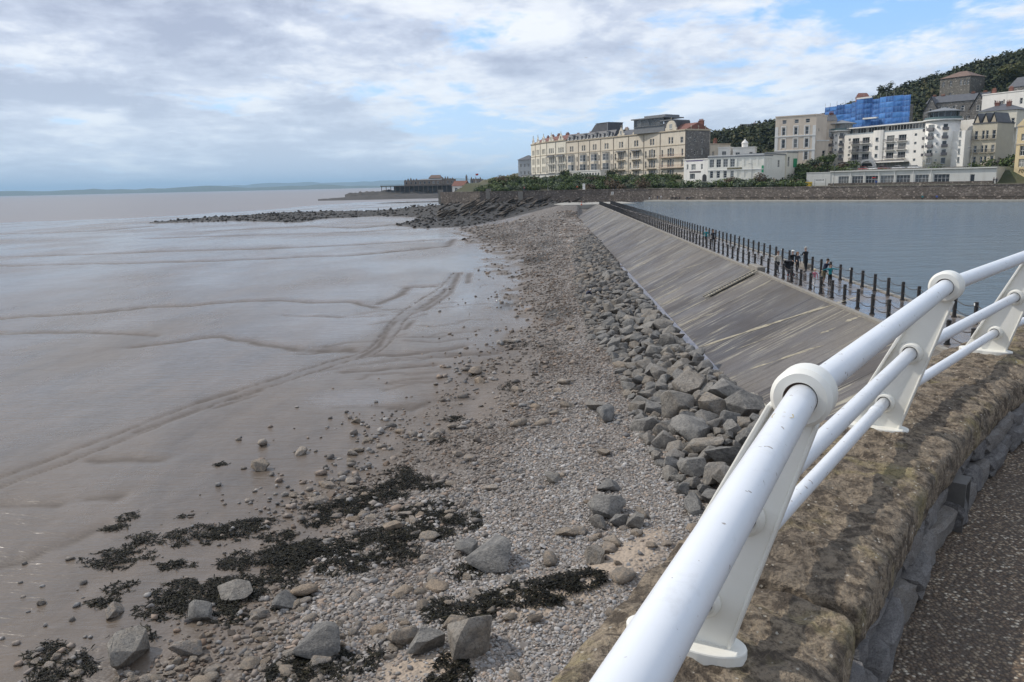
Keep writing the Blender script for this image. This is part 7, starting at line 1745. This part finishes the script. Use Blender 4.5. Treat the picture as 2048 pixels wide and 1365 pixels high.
# benches along the ledge wall
M_BEN = pm('dark_bench_timber', (.055, .045, .038), (.08, .065, .05), 3, .85)
LB = []
q = MB(); q.bb(-1.5, 1.5, -.28, .22, .40, .46); o = q.build('tmp', M_BEN); bs_ = o.data; bpy.data.objects.remove(o)
q = MB(); q.bb(-1.5, 1.5, .20, .26, .52, .90); o = q.build('tmp', M_BEN); bb_ = o.data; bpy.data.objects.remove(o)
q = MB(); q.bb(-.06, .06, -.24, .2, 0, .40); o = q.build('tmp', M_CONC); bl_ = o.data; bpy.data.objects.remove(o)
for n_, px in enumerate((1350, 1380, 1420, 1448, 1478, 1508, 1538, 1568, 1596, 1624, 1653, 1681, 1710, 1738, 1810, 1838, 1870, 1900, 1936, 1970, 2007, 2040)):
    p = on_ledge(px, 4.1); g = empty('bench', p, R(-44), '%s dark bench from the left along the far ledge wall' % ORD[n_], 'bench', 'benches along the far ledge walk')
    link('seat', bs_, g); link('backrest', bb_, g); link('leg', bl_, g, (-1.2, 0, 0)); link('leg', bl_, g, (1.2, 0, 0))

# ================================================================== small things on the far side
def lamp(px, w, z, h, label):
    p = P(px, w, z); g = empty('street_lamp', p, 0, label, 'lamp'); q = MB(); q.tube([(0, 0, 0), (0, 0, .9), (0, 0, 1.0), (0, 0, h)], [.12, .12, .07, .05], 8); q.build('column', M_LEAD, g); q = MB(); q.tube([(0, 0, h-.1), (-.3, 0, h), (-.9, 0, h+.05)], .04, 6); q.build('arm', M_LEAD, g)
    q = MB(); q.plate([(-1.5, h-.02), (-.85, h-.05), (-.85, h+.12), (-1.4, h+.10)], -.14, .14); q.build('lantern', M_LEAD, g)
for px, w, z, h, lab in ((1503, 262, 9.1, 7.5, 'slim street lamp before the cream hotel'), (1667, 256, 9.1, 6.4, 'street lamp at the left end of the cafe'), (1853, 240, 9.1, 11.0, 'tall street lamp before the cafe doorway'), (1096, 290, 9.1, 5.0, 'street lamp on the promenade left of the causeway end'), (1548, 284, 12.4, 6.5, 'black street lamp beside the beige guesthouse'), (1942, 240, 13.5, 6.0, 'street lamp beside the fawn town houses')): lamp(px, w, z, h, lab)
def car(px, w, z, rz, col, label):
    p = P(px, w, z); g = empty('parked_car', p, rz, label, 'car', 'cars parked before the apartments')
    q = MB(); q.plate([(-2.1, .35), (2.1, .35), (2.15, .75), (1.5, .88), (.9, .92), (-1.9, .95), (-2.15, .7)], -.85, .85); o = q.build('body', pm('car_'+col[0], col[1], tuple(v*.9 for v in col[1]), 1, .25), g); bv = o.modifiers.new('b', 'BEVEL'); bv.width = .06; bv.segments = 2
    q = MB(); q.plate([(-1.7, .94), (1.0, .90), (.35, 1.42), (-1.2, 1.45)], -.72, .72); q.build('cabin', M_GLASS, g); q = MB(); q.plate([(-1.15, 1.44), (.32, 1.42), (.2, 1.50), (-1.0, 1.52)], -.66, .66); q.build('roof', MC['car_'+col[0]], g)
    for x in (-1.3, 1.35):
        for y in (-.8, .8):
            q = MB(); q.tube([(x, y-.1, .33), (x, y+.1, .33)], .33, 14); t_ = q.build('wheel', BLACK, g); q = MB(); q.tube([(x, y-.11, .33), (x, y+.11, .33)], .18, 10); q.build('rim', M_GALV, t_)
    for y in (-.55, .55):
        q = MB(); q.box((2.1, y, .68), (.1, .3, .12)); q.build('headlight', M_TRIM, g)
rz_ = site(1668, 306, 1878, 262)[3]
for px, w, c, lab in ((1728, 274, ('red', (.30, .03, .03)), 'red car parked left of the white car'), (1743, 272, ('white', (.75, .75, .75)), 'white car parked before the entrance arch'), (1768, 268, ('maroon', (.18, .03, .04)), 'maroon car parked right of the entrance arch'), (1797, 263, ('silver', (.5, .5, .52)), 'silver car, left of two pale cars on the right'), (1829, 258, ('pale', (.66, .67, .68)), 'pale car, right of two before the right tower')):
    car(px, w, 13.55, rz_+.05, c, lab)
q = MB(); a_, b_, W_, rzz = site(1668, 262, 1905, 238); g = empty('roof_terrace_wall', (a_[0], a_[1], 12.0), rzz, 'low grey terrace wall above the cafe roof holding the car park', 'wall'); q.bb(0, W_, 8.5, 9.0, 0, 2.1); q.build('panel', M_CONC, g)
flat_poly = [P(1660, 268)[:2], P(1908, 244)[:2], P(1915, 258)[:2], P(1675, 296)[:2]]
q = MB(); q.add([(x, y, 13.5) for x, y in flat_poly], [(0, 1, 2, 3)]); tag(q.build('car_park', pm('tarmac', (.06, .06, .06), (.05, .05, .05), 1, .9)), 'small tarmac car park before the apartments', 'car park', kind='structure')
# traffic cone on the landing, promenade sign, flag
p = V(1163, 411, CZ); cn = empty('traffic_cone', p, 0, 'red traffic cone on the pale landing', 'cone'); q = MB(); q.bb(-.25, .25, -.25, .25, 0, .06); q.tube([(0, 0, .06), (0, 0, .4), (0, 0, 1.2)], [.22, .16, .04], 12); q.build('body', ORANGE, cn); q = MB(); q.tube([(0, 0, .48), (0, 0, .72)], [.150, .118], 12); q.build('band', WHITEC, cn)
p = on_prom(1171, 1.2); sg = empty('white_information_post', p, R(-30), 'tall white information board on the promenade', 'sign'); q = MB(); q.plate([(-.5, 0), (.5, 0), (.5, 2.0), (.2, 2.3), (-.5, 2.3)], -.06, .06); q.build('board', M_TRIM, sg)
p = P(1225, 281, 7.4); sg = empty('wall_notice', p, R(-30), 'square white notice fixed to the rubble wall', 'sign'); q = MB(); q.bb(-.45, .45, -.06, .04, 0, 1.0); q.build('panel', M_TRIM, sg); q = MB(); [q.bb(-.3, .3, -.075, -.062, .2+k*.2, .28+k*.2) for k in range(4)]; q.build('lettering', CHAR, sg)
p = P(952, 420, 9.0); fp = empty('flagpole', p, 0, 'flagpole with small red and white flag near the boathouse', 'flagpole'); q = MB(); q.tube([(0, 0, 0), (0, 0, 8.6)], .07, 6); q.build('pole', M_TRIM, fp)
q = MB(); q.add([(0, 0, 7.6), (.7, .1, 7.55), (1.5, -.1, 7.7), (0, 0, 8.5), (.7, .1, 8.45), (1.5, -.1, 8.6)], [(0, 1, 4, 3), (1, 2, 5, 4)]); q.build('flag', RED, fp)
# gull high over the bay
p = CAM+240*ray(1172, 116)/np.linalg.norm(ray(1172, 116)); gl = empty('gull', tuple(p), .6, 'small gull gliding high over the bay', 'bird')
q = MB(); q.tube([(0, -.28, 0), (0, -.18, .02), (0, 0, .02), (0, .2, 0), (0, .3, 0)], [.02, .05, .07, .04, .02], 8); q.build('body', WHITEC, gl, smooth=True)
for s in (-1, 1):
    q = MB(); q.add([(0, -.08, .03), (0, .10, .03), (s*.3, -.10, .14), (s*.3, .06, .14), (s*.62, .06, .08), (s*.60, .12, .08)], [(0, 1, 3, 2), (2, 3, 5, 4)]); o = q.build('wing', GREYC, gl); o.modifiers.new('s', 'SOLIDIFY').thickness = .012
